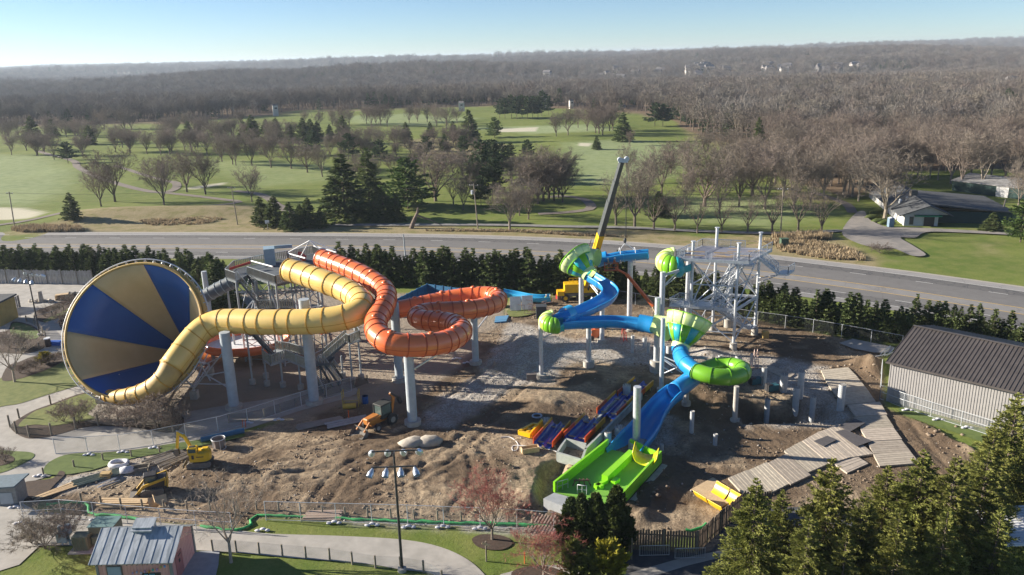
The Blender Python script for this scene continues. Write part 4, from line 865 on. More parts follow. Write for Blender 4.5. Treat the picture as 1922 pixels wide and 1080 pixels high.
for Q, st in ((P, 5), (P2, 5), (P3, 4)):
    for k in range(0, len(Q), st): f = MB(); torus(f, Q[k], frame_at(Q, k), 1.0, .09, .07, 20); f.build('flange', green_loop if Q is P2 else blub, f2)
P4 = path([(1268, 734, 3.0), (1252, 747, 2.5), (1238, 762, 2.1), (1224, 781, 1.8), (1210, 803, 1.5), (1193, 822, 1.15), (1176, 838, .95), (1163, 849, .85)], .4)
mb = MB(); sweep(mb, P4, lambda t: gutter(1.15+.55*sstep(.1, .9, t), up=.55*float(1-sstep(.75, 1, t))+.1, arc=165)); mb.build('run_out_trough', blu, f2)
mb = MB(); q = P4[0]; q2 = P4[3]; sweep(mb, [q+(q-q2)*.1, q2], circ(1.12, 20)); 
P5 = path([(1222, 606, 7.7), (1236, 611, 7.4), (1256, 618, 7.2)], .5); mb = MB(); sweep(mb, P5, lambda t: circ(1.15+.5*t, 20)); mb.build('entry_elbow', lime, f2)
# long flume between scoop and lower funnel
flm, Pf = flume('open_flume', 'long straight blue flume running from the green scoop to the lower funnel', [(1052, 605, 7.9), (1080, 603, 7.85), (1110, 602, 7.8), (1150, 601, 7.75), (1190, 604, 7.7), (1224, 610, 7.6)], 1.0, blu, up=.3)
P = path([(1199, 606, 7.8), (1212, 608, 7.75), (1226, 611, 7.7)], .4); mb = MB(); sweep(mb, P, circ(1.12, 20)); o = mb.build('hood', blu, flm)
# scoop
sc_ = empty('scoop_elbow', (at(1038, 640).x, at(1038, 640).y, 0), 'small lime green scoop turning the flume, left end of the blue slides', 'slide scoop')
def scoop(root, c, major, minor, a0, a1, cols, zc=0.0, arc=(-105, 125), rise=0.0, n_=9):
    """banked U-turn shell: outer wall of a bend, in ribbed segments"""
    for i in range(n_):
        V = []; mB = MB(); m_ = 4; kk = 16
        for j in range(m_+1):
            a = math.radians(a0+(a1-a0)*(i+j/m_)/n_); ctr = c+Vector((math.cos(a)*major, math.sin(a)*major, rise*(i+j/m_)/n_)); o_ = Vector((math.cos(a), math.sin(a), 0)); mm_ = minor*(1.0+.03*math.sin(PI*j/m_))
            for k in range(kk+1): b2 = math.radians(arc[0]+(arc[1]-arc[0])*k/kk); V.append(ctr+o_*math.cos(b2)*mm_+Vector((0, 0, math.sin(b2)*mm_)))
        mB.add(V, [(j*(kk+1)+k, j*(kk+1)+k+1, (j+1)*(kk+1)+k+1, (j+1)*(kk+1)+k) for j in range(m_) for k in range(kk)], True); o = mB.build('scoop_segment', cols[i % len(cols)], root); md = o.modifiers.new('t', 'SOLIDIFY'); md.thickness = .06; md.offset = 0
scoop(sc_, at(1040, 601, 8.2), 1.0, 1.05, 95, 290, (lime, lime2, lime, lime2, lime, lime2, grn, green_loop, green_loop), rise=-.5)
mb = MB(); P = path([(1041, 611, 7.7), (1050, 607, 7.85), (1058, 606, 7.9)], .35); sweep(mb, P, gutter(1.12, up=.3, arc=180)); mb.build('outlet_channel', teal, sc_)
mb = MB()
for a, b_ in (((1020, 612, 7.2), (1060, 622, 6.6)), ((1016, 625, 6.2), (1050, 612, 7.0)), ((1022, 635, 5.2), (1052, 614, 7.0)), ((1018, 610, 7.5), (1040, 618, 6.8))): mb.cyl(at(*a), at(*b_), .08, n=6)
mb.build('brace', galv, sc_)
# upper flume
f1 = empty('funnel_slide', (at(1090, 620).x, at(1090, 620).y, 0), 'upper green and teal funnel slide with curved blue flume below it', 'funnel slide')
neck1 = at(1106, 514, 10.6); mouth1 = at(1083, 486, 12.6)+Vector((-.3, .8, 0)); funnel(f1, neck1, mouth1, 1.2, 2.75, .35)
P = path([(1092, 488, 12.6), (1108, 483, 12.6), (1122, 484, 12.6)], .5); mb = MB(); sweep(mb, P, circ(1.3, 20)); mb.build('entry_elbow', lime, f1)
flume('', '', [(1108, 516, 10.4), (1122, 525, 10.0), (1138, 535, 9.6), (1146, 548, 9.2), (1136, 561, 8.9), (1112, 574, 8.6), (1088, 585, 8.4), (1068, 592, 8.2), (1050, 600, 8.0)], 1.05, blu, .3, 3.0, blub, root=f1, tilt=.08)
P = path([(1072, 589, 8.3), (1060, 594, 8.2)], .3); mb = MB(); sweep(mb, P, circ(1.25, 20)); mb.build('hood', blub, f1)
mb = MB()
for a, b_ in (((1108, 535, 8.5), (1128, 560, 7.4)), ((1102, 522, 9.2), (1122, 548, 8)), ((1128, 548, 8.3), (1120, 566, 7))): mb.cyl(at(*a), at(*b_), .08, n=6)
mb.build('brace', galv, f1)
# hanging flume section
P0 = atY(1122, 487, 118.5); 
hf = empty('hanging_flume', (P0.x, P0.y, 0), 'curved blue flume section slung from the crane hook', 'slide flume')
HP = spline([atY(1120, 490, 118.5), atY(1140, 484, 118.2), atY(1165, 479, 117.8), atY(1190, 477, 117.4), atY(1217, 475, 117.0)], 8); mb = MB(); sweep(mb, HP, gutter(.95, up=.35)); mb.build('channel', blu, hf)
mb = MB(); sweep(mb, HP[:9], circ(1.05, 20)); mb.build('hood', blu, hf)
for i in (9, 18, 31): f = MB(); d = frame_at(HP, i); sweep(f, [HP[i]-d*.06, HP[i]+d*.06], gutter(1.02, wall=.12, up=.33)); f.build('flange', blub, hf)
# green elbow by the tower
el = empty('scoop_elbow', (at(1262, 640).x, at(1262, 640).y, 0), 'lime green scoop elbow perched on a column beside the steel tower', 'slide scoop')
scoop(el, atY(1266, 487, 112), 1.25, 1.45, 80, 290, (lime, lime2, lime, lime2, lime, lime2, grn, grn, teal), rise=-.9, arc=(-110, 130))
mb = MB(); P = spline([atY(1268, 497, 110.8), atY(1278, 498, 111), atY(1290, 494, 111.2)], 5); sweep(mb, P, gutter(1.2, up=.2)); mb.build('outlet_channel', teal, el)
mb = MB()
for a, b_ in (((1240, 500), (1288, 508)), ((1246, 505), (1280, 520)), ((1244, 497), (1262, 487)), ((1250, 498), (1246, 480)), ((1244, 540), (1280, 512)), ((1240, 528), (1268, 505))): mb.cyl(atY(*a, 111.8), atY(*b_, 111.5), .08, n=6)
mb.build('brace', galv, el)
# flume lying by the hedge
fl3, _ = flume('loose_flume', 'light blue flume pieces lying on the ground before the hedge', [(944, 547, 1.6), (965, 551, 1.3), (990, 556, 1.2), (1015, 558, 1.2), (1032, 557, 1.3)], .9, blub, .2, 3.5)
# small bracing frame under loop
bf = empty('brace_frame', (at(1262, 700).x, at(1262, 700).y, 0), 'silver lattice bracing between the column and the blue tube', 'steel frame'); mb = MB()
for a, b_ in (((1242, 668, 4.6), (1292, 690, 3.8)), ((1244, 702, 2.2), (1290, 682, 4.2)), ((1243, 672, 4.4), (1300, 708, 2.6)), ((1246, 690, 3), (1262, 700, 2.5)), ((1300, 668, 4.7), (1328, 676, 4.6)), ((1262, 665, 4.8), (1328, 672, 4.6)), ((1246, 676, 4.2), (1280, 700, 3))): mb.cyl(at(*a), at(*b_), .09, n=6)
mb.build('lattice', galv, bf)
# ---------------------------------------------------------------- splash pool
def Q3(px, py, z): return at(px, py, z)
pl = empty('splash_pool', tuple(at(1130, 900)), 'lime green landing pool with high side walls and a grey slab at its near end', 'pool')
flr = .25
a0, a1, a2, a3 = at(1141, 842, flr), at(1240, 868, flr), at(1166, 950, flr), at(1040, 924, flr)   # far-left, far-right, near-right, near-left
mb = MB(); V = [a0, a1, a2, a3]; mb.add(V+[v-Vector((0, 0, .25)) for v in V], [(0, 3, 2, 1), (0, 1, 5, 4), (1, 2, 6, 5), (2, 3, 7, 6), (3, 0, 4, 7)]); 
mb.build('pool_floor', nmat('pool_floor', (.19, .42, .06), (.16, .36, .05), 1, .6, contrast=(.3, .7)), pl)
def wall(a, b_, h, th, name, mat_, root, z0=None, seams=0):
    a = Vector(a); b_ = Vector(b_); mb = MB(); d = (b_-a).normalized(); s = Vector((d.y, -d.x, 0))*th/2
    V = [a-s, a+s, b_+s, b_-s]; V = V+[v+Vector((0, 0, h)) for v in V]; mb.add(V, [(3, 2, 1, 0), (4, 5, 6, 7), (0, 1, 5, 4), (1, 2, 6, 5), (2, 3, 7, 6), (3, 0, 4, 7)])
    for k in range(seams):
        z = a.z+h*(k+1)/(seams+1); 
        for sg in (-1, 1): mb.bar((a+s*sg*1.03).to_3d()*1+Vector((0, 0, h*(k+1)/(seams+1))), (b_+s*sg*1.03)+Vector((0, 0, h*(k+1)/(seams+1))), .05, .06)
    return mb.build(name, mat_, root)
wall(a3, a0, 1.15, .22, 'side_wall', limep, pl, seams=2); wall(a2, a1, 1.35, .22, 'side_wall', limep, pl, seams=4); wall(a0+Vector((2.5, .2, 0)), a1, 1.0, .2, 'back_wall', limep, pl)
m0 = at(1186, 858, flr); m1 = at(1135, 906, flr); wall(m1, m0, .8, .7, 'divider', limep, pl); wall(at(1117, 918, flr), at(1138, 906, flr), .35, .4, 'divider_end', limep, pl); wall(at(1150, 910, flr), at(1160, 902, flr), .35, .5, 'baffle', limep, pl); wall(at(1118, 912, flr), at(1130, 918, flr), .35, .5, 'baffle', limep, pl)
P = [at(1186, 860, 1.0), at(1198, 858, .55), at(1212, 862, .5), at(1226, 868, 1.0)]; mb = MB(); Pp = spline([at(1188, 850, 2.0), at(1194, 866, 1.1), at(1210, 874, .8), at(1224, 872, 1.2), at(1232, 862, 2.1)], 6)
V = [p for p in Pp]+[p+Vector((.5, 1.5, .5)) for p in Pp]; k = len(Pp); mb.add(V, [(i, i+1, k+i+1, k+i) for i in range(k-1)], True); o = mb.build('yellow_lip', nmat('slide_lemon', (.72, .62, .02), None, 1, .35, coat=.2), pl); o.modifiers.new('t', 'SOLIDIFY').thickness = .1
b0, b1, b2, b3 = at(1036, 926, .9), at(1106, 960, .9), at(1092, 985, .9), at(1018, 945, .9)
mb = MB(); V = [at(1040, 925, .9), at(1122, 948, .9), at(1096, 966, .9), at(1020, 936, .9)]; mb.add(V+[v-Vector((0, 0, 1.6)) for v in V], [(0, 3, 2, 1), (0, 1, 5, 4), (1, 2, 6, 5), (2, 3, 7, 6), (3, 0, 4, 7)]); mb.build('grey_deck_slab', nmat('grey_slab', (.34, .36, .38), (.28, .30, .32), 1.5, .8), pl)
mb = MB(); d = (a2-a1).normalized(); s = Vector((-d.y, d.x, 0)); s = s if s.x > 0 else -s
V = [a1+s*.15, a1+s*.75, a2+s*.75, a2+s*.15]; V = [Vector((v.x, v.y, .12)) for v in V]; mb.add(V+[v-Vector((0, 0, .5)) for v in V], [(0, 1, 2, 3), (0, 4, 5, 1), (1, 5, 6, 2), (2, 6, 7, 3), (3, 7, 4, 0)]); mb.build('concrete_ledge', conc, pl)
mb = MB()
for pp in ([(1084, 925), (1086, 915), (1102, 916), (1101, 927)], [(1046, 920), (1048, 908), (1066, 904), (1066, 914)]):
    q = [at(x, y, .9 if i in (0, 3) else 1.9) for i, (x, y) in enumerate(pp)]; q = [at(pp[0][0], pp[0][1]+2, flr), None, None, at(pp[3][0], pp[3][1]+2, flr)]; up_ = Vector((0, 0, 1.0)); mb.tube([q[0], q[0]+up_, q[3]+up_, q[3]], .04, 6); mb.tube([q[0]+up_*.5, q[3]+up_*.5], .03, 5); mq = (q[0]+q[3])/2; mb.tube([mq, mq+up_], .03, 5)
mb.build('handrail', galv, pl)
pb = empty('pipe_fitting', tuple(at(1092, 912, flr)), 'brown sprinkler fitting standing on the green pool floor', 'pipe fitting'); mb = MB(); q = at(1092, 912, flr)
for dx in (-.9, -.3, .3, .9): mb.cyl(q+Vector((dx, 0, 0)), q+Vector((dx*.6, .2, .7)), .07, n=6)
mb.cyl(q+Vector((-.8, .1, .55)), q+Vector((.8, .1, .55)), .09, n=6); mb.build('fitting', nmat('rust_brown', (.16, .09, .07)), pb)
# ---------------------------------------------------------------- racer lane pieces
def racer(c0, c1, wd, label, lanes=2, group='racing slide lane sections on the ground', h=.7, curl=False, walls=(1, 1)):
    a = at(*c0); b_ = at(*c1); d = (b_-a); L_ = d.length; ang = math.atan2(d.y, d.x)
    root = empty('racer_slide_section', (a.x, a.y, .35), label, 'slide section', group, 0); s = Vector((d.y, -d.x, 0)).normalized(); d = d.normalized(); z = Vector((0, 0, .5))
    for k in range(lanes):
        o1 = s*(wd*(k+.5)/lanes-wd/2); mb = MB(); sweep(mb, [a+o1+z+Vector((0, 0, .25)), a+o1+(d*L_*.5)+z+Vector((0, 0, .33)), a+o1+d*L_+z+Vector((0, 0, .4))], gutter(wd/lanes*.46, wall=.05, up=.08, arc=150, n=8)); mb.build('lane', deepb, root, world=True)
    for sg, on_ in ((-1, walls[0]), (1, walls[1])):
        if not on_: continue
        e = s*sg*wd*.52; mid = a+d*L_*.5
        wall(a+e+z, mid+e+z, h, .12, 'side_panel', ored, root)['label'] = 'red orange half of side panel'
        wall(mid+e+z, a+d*L_+e+z, h, .12, 'side_panel', oyel, root)['label'] = 'amber half of side panel'
    mb = MB()
    for t in (.15, .85):
        q = a+d*L_*t; mb.bar(q-s*wd/2+Vector((0, 0, .45)), q+s*wd/2+Vector((0, 0, .45)), .12); mb.bar(q-s*wd/2, q-s*wd/2+z, .1); mb.bar(q+s*wd/2, q+s*wd/2+z, .1)
    mb.build('cradle', woodl, root); return root
racer((1019, 844), (1053, 804), 2.2, 'lowest lane section beside the yellow frame, with two dark blue lanes')
racer((1078, 834), (1116, 796), 2.5, 'lane section by the open concrete box, second from the bottom')
racer((1139, 787), (1173, 753), 2.5, 'upper middle lane section left of the shiny column')
racer((1177, 754), (1208, 726), 2.5, 'topmost lane section behind the shiny column')
# concrete channel under the lanes
ch = empty('concrete_channel', tuple(at(1100, 830)), 'long concrete trough with an open square basin at its lower end', 'concrete channel')
def cwall(p, q, h, nm='channel_wall'): wall(at(*p, -.2), at(*q, -.2), h+.2, .25, nm, nmat('pale_block', (.40, .42, .41), (.30, .32, .31), 1.2, .9), ch)
cwall((1098, 860), (1204, 752), .9); cwall((1080, 835), (1175, 740), .4); cwall((1046, 866), (1092, 880), .9, 'basin_wall'); cwall((1092, 880), (1100, 858), .9, 'basin_wall'); cwall((1046, 866), (1062, 840), .9, 'basin_wall'); cwall((1062, 840), (1100, 850), .9, 'basin_wall')
# yellow half pipe on pallet
yp = empty('half_pipe_section', tuple(at(1350, 925)), 'bright yellow half pipe pieces lying on a plywood sheet', 'slide section')
for (a, b_) in (((1336, 922, 1.0), (1357, 908, 1.0)), ((1358, 930, 1.0), (1379, 915, 1.0))):
    A, B_ = at(*a), at(*b_); mb = MB()
P = [at(1324, 905, 1.45), at(1336, 912, 1.45), at(1348, 919, 1.45)]; mb = MB(); sweep(mb, P, gutter(1.6, up=.05, arc=150)); mb.build('half_pipe', yyel, yp)
P = [at(1351, 921, 1.45), at(1363, 928, 1.45), at(1376, 935, 1.45)]; mb = MB(); sweep(mb, P, gutter(1.6, up=.05, arc=150)); mb.build('half_pipe', yyel, yp)
mb = MB(); V = [at(1296, 919, .08), at(1338, 896, .08), at(1392, 930, .08), at(1352, 953, .08)]; mb.add(V+[v-Vector((0, 0, .1)) for v in V], [(0, 3, 2, 1), (0, 1, 5, 4), (1, 2, 6, 5), (2, 3, 7, 6), (3, 0, 4, 7)]); o = mb.build('plywood_sheet', woodl, loc=at(1345, 925)); tag(o, 'pale plywood sheet on the dirt under the yellow half pipes', 'plywood')
# yellow frame
yf = empty('slide_start_frame', tuple(at(995, 808)), 'flat yellow frame with square openings lying left of the slide lanes', 'slide frame'); c = [at(974, 812, .5), at(1000, 798, .5), at(1018, 800, .5), at(996, 818, .5)]; mb = MB()
for i in range(4): mb.bar(c[i], c[(i+1) % 4], .3, .5)
mb.bar((c[0]+c[1])/2, (c[2]+c[3])/2, .3, .3); mb.bar((c[1]+c[2])/2, (c[0]+c[3])/2, .3, .3); mb.bar(c[3], c[2]+Vector((0, 0, .5)), .2, .8); mb.build('frame', yyel, yf)
# ================================================================ TOWERS
gwire = bpy.data.materials.new('wire_mesh'); gwire.use_nodes = True; n = gwire.node_tree; b = n.nodes['Principled BSDF']; b.inputs['Base Color'].default_value = (.42, .45, .48, 1); b.inputs['Metallic'].default_value = .4; b.inputs['Roughness'].default_value = .5; b.inputs['Alpha'].default_value = .2
gscr = gwire.copy(); gscr.name = 'dark_mesh'; gscr.node_tree.nodes['Principled BSDF'].inputs['Base Color'].default_value = (.03, .035, .035, 1); gscr.node_tree.nodes['Principled BSDF'].inputs['Alpha'].default_value = .42
grail = gwire.copy(); grail.name = 'galvanised_mesh'; grail.node_tree.nodes['Principled BSDF'].inputs['Alpha'].default_value = .32; grail.node_tree.nodes['Principled BSDF'].inputs['Base Color'].default_value = (.55, .6, .65, 1)
def railing(pts, root, h=1.1, mat_=None, infill='mesh', name='railing', postgap=1.6, pm=None):
    """posts, top rail and infill along a 3D polyline of floor points"""
    pm = pm or galv; P = [Vector(p) for p in pts]; mb = MB(); inf = MB()
    up = Vector((0, 0, h))
    for a, b_ in zip(P[:-1], P[1:]):
        L_ = (b_-a).length; n_ = max(1, int(L_/postgap)); 
        for k in range(n_+1): q = a.lerp(b_, k/n_); mb.bar(q, q+up, .07)
        mb.bar(a+up, b_+up, .08); mb.bar(a+up*.12, b_+up*.12, .05)
        if infill == 'mesh': inf.add([a+up*.1, b_+up*.1, b_+up, a+up], [(0, 1, 2, 3)])
        elif infill == 'slat':
            m_ = max(1, int(L_/.28))
            for k in range(m_):
                q = a.lerp(b_, (k+.5)/m_); inf.bar(q+up*.05, q+up*1.02, .18, .04)
        elif infill == 'bars':
            m_ = max(1, int(L_/.25))
            for k in range(m_): q = a.lerp(b_, (k+.5)/m_); inf.bar(q+up*.1, q+up*.96, .04)
    o = mb.build(name, pm, root)
    if inf.V: inf.build(name+'_infill', mat_ or grail, root).parent = o
    return o
def slab(poly, th, name, mat_, root):
    n_ = len(poly); V = [Vector(p) for p in poly]; 
    nrm = sum(((V[i]-V[0]).cross(V[i+1]-V[0]) for i in range(1, n_-1)), Vector()); 
    if nrm.z < 0: V = V[::-1]
    W = V+[v-Vector((0, 0, th)) for v in V]; mb = MB(); mb.add(W, [tuple(range(n_)), tuple(range(2*n_-1, n_-1, -1))]+[(i, n_+i, n_+(i+1) % n_, (i+1) % n_) for i in range(n_)]); return mb.build(name, mat_, root)
def stairs(a, b_, wd, root, mat_, rail='mesh', rm=None, pm=None, name='stair_flight'):
    """a top centre, b bottom centre"""
    a = Vector(a); b_ = Vector(b_); n_ = max(4, int(abs(a.z-b_.z)/.19)); d = b_-a; s = Vector((d.y, -d.x, 0)).normalized()*wd/2; mb = MB(); hd = Vector((d.x, d.y, 0)); st = hd.length/n_; ang = math.atan2(hd.y, hd.x)
    for k in range(n_): mb.box(a+d*((k+.5)/n_), (st*1.05, wd, .05), ang)
    for sg in (-1, 1): mb.bar(a+s*sg+Vector((0, 0, -.15)), b_+s*sg+Vector((0, 0, -.15)), .07, .32)
    mb.build(name, mat_, root)
    for sg in (-1, 1): railing([a+s*sg, b_+s*sg], root, 1.05, rm, rail, 'stair_railing', 1.3, pm)
# ---- steel tower
tw = empty('slide_tower', tuple(at(1380, 640)), 'new galvanised steel slide tower with open platform, stairs and cross braces', 'steel tower')
ZP = 13.4; ZM = 6.2
B2 = at(1376, 657); B4 = at(1416, 628); B3 = at(1337, 622); B1 = B3+(B2-B4); B1 = Vector((B1.x, B1.y, 0)); B = {1: B1, 2: B2, 3: B3, 4: B4}
zt = {1: lift(1299, 447, 1294, 640), 2: lift(1384, 457, 1376, 657), 3: lift(1342, 428, 1337, 622), 4: lift(1424, 437, 1416, 628)}; zt[1] = 15.9
for k in (1, 2, 3, 4):
    mb = MB(); mb.cyl(B[k]+Vector((0, 0, 1)), (B[k].x, B[k].y, zt[k]), .22, n=14); mb.cyl((B[k].x, B[k].y, zt[k]), (B[k].x, B[k].y, zt[k]+.08), .36, n=14); mb.build('tower_column', galv, tw)
    f = MB(); f.cyl(B[k]-Vector((0, 0, .5)), B[k]+Vector((0, 0, 1.15)), .52, n=14); f.build('footing', conc, tw)
up = lambda v, z: Vector((v.x, v.y, z))
mc = (B1+B2+B3+B4)/4
cc = at(1366, 613); mb = MB(); mb.cyl(cc, up(cc, ZP-.5), .48, n=16); mb.build('centre_column', galv, tw); mb = MB(); mb.cyl(cc-Vector((0, 0, .5)), up(cc, 1.3), .75, n=16); mb.build('footing', conc, tw)
def ext(k, f): return mc+(B[k]-mc)*f
mb = MB()
for (p, q) in ((1, 2), (2, 4), (4, 3), (3, 1)):
    for z in (ZP-.15, ZM-.15): mb.bar(up(B[p], z), up(B[q], z), .2, .42)
    mb.bar(up(B[p], 9.6), up(B[q], 9.6), .14); mb.bar(up(B[p], 2.6), up(B[q], 2.6), .14)
for t in (.2, .4, .6, .8):
    a = B1.lerp(B2, t); b_ = B3.lerp(B4, t); mb.bar(up(a, ZP-.2), up(b_, ZP-.2), .12, .3); mb.bar(up(a, ZM-.2), up(b_, ZM-.2), .12, .3)
mb.build('floor_beams', galv, tw)
mb = MB()
for (p, q) in ((1, 2), (2, 4), (4, 3), (3, 1)):
    for z0, z1 in ((1.2, ZM-.4), (ZM, ZP-.4)):
        mb.cyl(up(B[p], z0), up(B[q], z1), .09, n=7); mb.cyl(up(B[q], z0), up(B[p], z1), .09, n=7)
mb.build('cross_braces', galv, tw)
e12 = (B2-B1).normalized(); e13 = (B3-B1).normalized()
# platform: joists with open decking
A1 = B1-e12*2.2-e13*.4; A2 = B2+e12*1.6-e13*.4; A4 = B4+e12*1.6+e13*.3; A3 = B3-e12*2.2+e13*.3
mb = MB(); n_ = 26
for k in range(n_):
    t = (k+.5)/n_; mb.bar(up(A1.lerp(A3, t), ZP+.05), up(A2.lerp(A4, t), ZP+.05), .16, .06)
mb.build('open_decking', nmat('decking_grey', (.42, .42, .48), (.36, .36, .42), 3, .5, .3), tw)
mb = MB()
for p, q in ((A1, A2), (A2, A4), (A4, A3), (A3, A1)): mb.bar(up(p, ZP-.12), up(q, ZP-.12), .12, .42)
mb.build('fascia', galv, tw)
zz = ZP+.08
railing([up(A1.lerp(A3, 0), zz), up(A1.lerp(A3, .75), zz)], tw); railing([up(A3, zz), up(A3.lerp(A4, .62), zz)], tw); railing([up(A1.lerp(A3, .8), zz), up(A3, zz)], tw); railing([up(A4, zz), up(A4.lerp(A2, .45), zz)], tw); railing([up(A1, zz), up(A1.lerp(A2, .12), zz)], tw); railing([up(A2.lerp(A1, .2), zz), up(A2, zz), up(A2.lerp(A4, .35), zz)], tw); railing([up(A1.lerp(A2, .42), zz), up(A1.lerp(A2, .5), zz)], tw)
mb = MB()
for (p, q) in (((A1.lerp(A2, .13), A1.lerp(A2, .4))), ((A1.lerp(A2, .52), A1.lerp(A2, .78))), ((A3.lerp(A4, .64), A3.lerp(A4, .98)))):
    for z in (.5, 1.05): mb = MB(); mb.bar(up(p, zz+z), up(q, zz+z), .06, .14); mb.build('timber_guard_rail', woodl, tw)
rb = random.Random(4)
pq_ = [(A1.lerp(A2, rb.uniform(.35, .9))+(A3-A1)*rb.uniform(.12, .8)) for _ in range(12)]; pq_.sort(key=lambda v: proj([v])[0][0])
for k in range(12):
    q = pq_[k]; mb = MB(); mb.bar(up(q, zz+.1+.1*(k % 3)), up(q, zz+.1+.1*(k % 3))+e12*rb.uniform(.8, 2)+e13*rb.uniform(-.1, .1), .14, .08); o = mb.build('lumber_plank', woodl, loc=up(q, zz)); tag(o, f'pale loose plank on the tower platform, {ORD[k]}', 'plank', 'loose planks on the tower platform')
# outer landing + stairs at the right
L0 = A2.lerp(A4, .42); l1 = up(L0, ZP); s1 = l1+e12*2.8+Vector((0, 0, -2.1))
stairs(l1+e12*.1, s1, 1.7, tw, galv, 'mesh'); sA = s1+e12*.1; slab([sA-e13*1.2, sA+e12*1.6-e13*1.2, sA+e12*1.6+e13*1.4, sA+e13*1.4], .25, 'landing', galv, tw); railing([sA-e13*1.2, sA+e12*1.6-e13*1.2, sA+e12*1.6+e13*1.4], tw)
mb = MB(); mb.cyl(sA+e12*1.2-Vector((0, 0, .2)), up(B4, 9.0), .08, n=6); mb.cyl(sA+e12*.3-e13*.8-Vector((0, 0, .2)), up(B4, 8.2), .08, n=6); mb.build('landing_brace', galv, tw)
# inner stairs
sT = up(B4.lerp(B3, .25), ZP-2.1)-e13*1.2; sM = up(B1.lerp(B2, .25)+e13*1.6, ZM+.1)
slab([up(B4.lerp(B3, .05), ZP-2.1), up(B4.lerp(B3, .45), ZP-2.1), up(B4.lerp(B3, .45), ZP-2.1)-e13*1.8, up(B4.lerp(B3, .05), ZP-2.1)-e13*1.8], .2, 'landing', galv, tw)
stairs(up(B4.lerp(B3, .38), ZP-2.1)-e13*1.2, sM+e12*1.2+e13*.8, 1.7, tw, galv, 'mesh')
M1 = B1-e12*3.0; slab([up(M1-e13*.3, ZM), up(B1.lerp(B2, .5)-e13*.3, ZM), up(B1.lerp(B2, .5)+e13*3, ZM), up(M1+e13*3, ZM)], .22, 'mid_deck', galv, tw)
railing([up(B1.lerp(B2, .5)-e13*.3, ZM), up(M1-e13*.3, ZM), up(M1+e13*3, ZM), up(M1+e13*3, ZM)+e12*2.4], tw)
stairs(up(B1.lerp(B2, .5)+e13*.8, ZM), up(B4.lerp(B2, .2)-e12*.8, 1.6), 1.6, tw, galv, 'mesh'); slab([up(B4-e12*1.2, 1.6), up(B4+e12*.4, 1.6), up(B4+e12*.4, 1.6)-e13*2, up(B4-e12*1.2, 1.6)-e13*2], .2, 'landing', galv, tw)
mb = MB(); mb.cyl(up(M1, ZM), up(B1, 3.2), .08, n=6); mb.cyl(up(M1+e13*2.6, ZM), up(B1+e13*1, 3.0), .08, n=6); mb.build('deck_brace', galv, tw)
# extra column left of tower
column(1288, 610, .34, 12.6, 'silver column behind the green elbow left of the steel tower', galv, foot=(1.3, .4))
# ---- wooden railed tower
ow = empty('slide_tower', tuple(at(540, 700)), 'weathered slide tower with wooden slat railings and dark stair flights', 'slide tower'); rg_ = nmat('rail_slat', (.42, .40, .33), (.30, .29, .24), 5, .85); dstep = nmat('dark_grating', (.13, .15, .17), (.10, .115, .13), 2, .7, .2); steelg = nmat('tower_steel', (.42, .46, .49), (.36, .39, .42), 2, .5, .3)
ZD = 12.2
D = [(424, 521), (443, 528), (465, 516), (518, 534), (570, 522), (625, 498), (612, 487), (589, 476), (541, 486), (500, 492), (440, 505)]; DP = [at(x, y, ZD) for x, y in D]
slab(DP, .35, 'upper_deck', dstep, ow)
def srail(pts, z=None, **k): railing([at(*p) if len(p) == 3 else at(p[0], p[1], z) for p in pts], ow, 1.25, rg_, 'slat', 'railing', 1.8, steelg)
srail([(440, 505), (424, 521), (443, 528)], ZD); srail([(465, 516), (518, 534), (552, 526)], ZD); srail([(628, 497), (612, 487), (589, 476), (541, 486), (500, 492), (440, 505)], ZD); srail([(575, 521), (600, 511)], ZD)
mb = MB()
for x, y in ((424, 521), (443, 528), (504, 529), (518, 534), (570, 522), (600, 510), (589, 476), (541, 486), (470, 500), (550, 505), (480, 520)):
    p = at(x, y, ZD); mb.cyl(up(p, 0), p, .16, n=8)
mb.build('deck_columns', steelg, ow)
mb = MB(); cp = [at(x, y, ZD) for x, y in ((443, 528), (504, 529), (518, 534), (570, 522), (600, 510), (589, 476), (541, 486), (470, 500))]
for i in range(len(cp)):
    a, b_ = cp[i], cp[(i+1) % len(cp)]
    for z0, z1 in ((11.6, 7), (7, 3.4), (3.4, .4)): mb.cyl(up(a, z0), up(b_, z1), .07, n=6); mb.bar(up(a, z1), up(b_, z1), .12)
for i in range(0, 8, 2): mb.cyl(up(cp[i], 7), up(cp[(i+3) % 8], 11.5), .07, n=6); mb.cyl(up(cp[i], 2), up(cp[(i+3) % 8], 7), .07, n=6)
mb.build('braces', steelg, ow)
for k, (x, y, z) in enumerate(((480, 548, 10.2), (512, 552, 9.6), (548, 548, 9.4), (580, 540, 9.8), (540, 590, 6.0), (570, 600, 5.2), (600, 590, 5.6), (520, 610, 5.0))):
    p = at(x, y, z); mb = MB(); mb.cyl(up(p, 0), up(p, ZD-.4), .11, n=7); mb.build('inner_post', steelg, ow); mb = MB(); mb.bar(up(p, z)-Vector((3, 0, 0)), up(p, z)+Vector((3.5, .6, 0)), .14, .25); mb.bar(up(p, z-2.6)-Vector((2, -2, 0)), up(p, z-2.6)+Vector((3, 2, 2.2)), .1); mb.build('cross_beam', steelg, ow)
zL = 8.4
stairs(at(455, 519, ZD), at(494, 568, zL+.1), 2.0, ow, dstep, 'bars', rg_, steelg)
L1 = [at(x, y, zL) for x, y in ((480, 574), (484, 580), (552, 578), (552, 566), (500, 562))]; slab(L1, .25, 'landing', dstep, ow); srail([(482, 572), (485, 580), (552, 578)], zL)
stairs(at(552, 571, zL), at(478, 622, 7.6)+Vector((1, 1, 0)), 1.6, ow, dstep, 'bars', rg_, steelg) if False else None
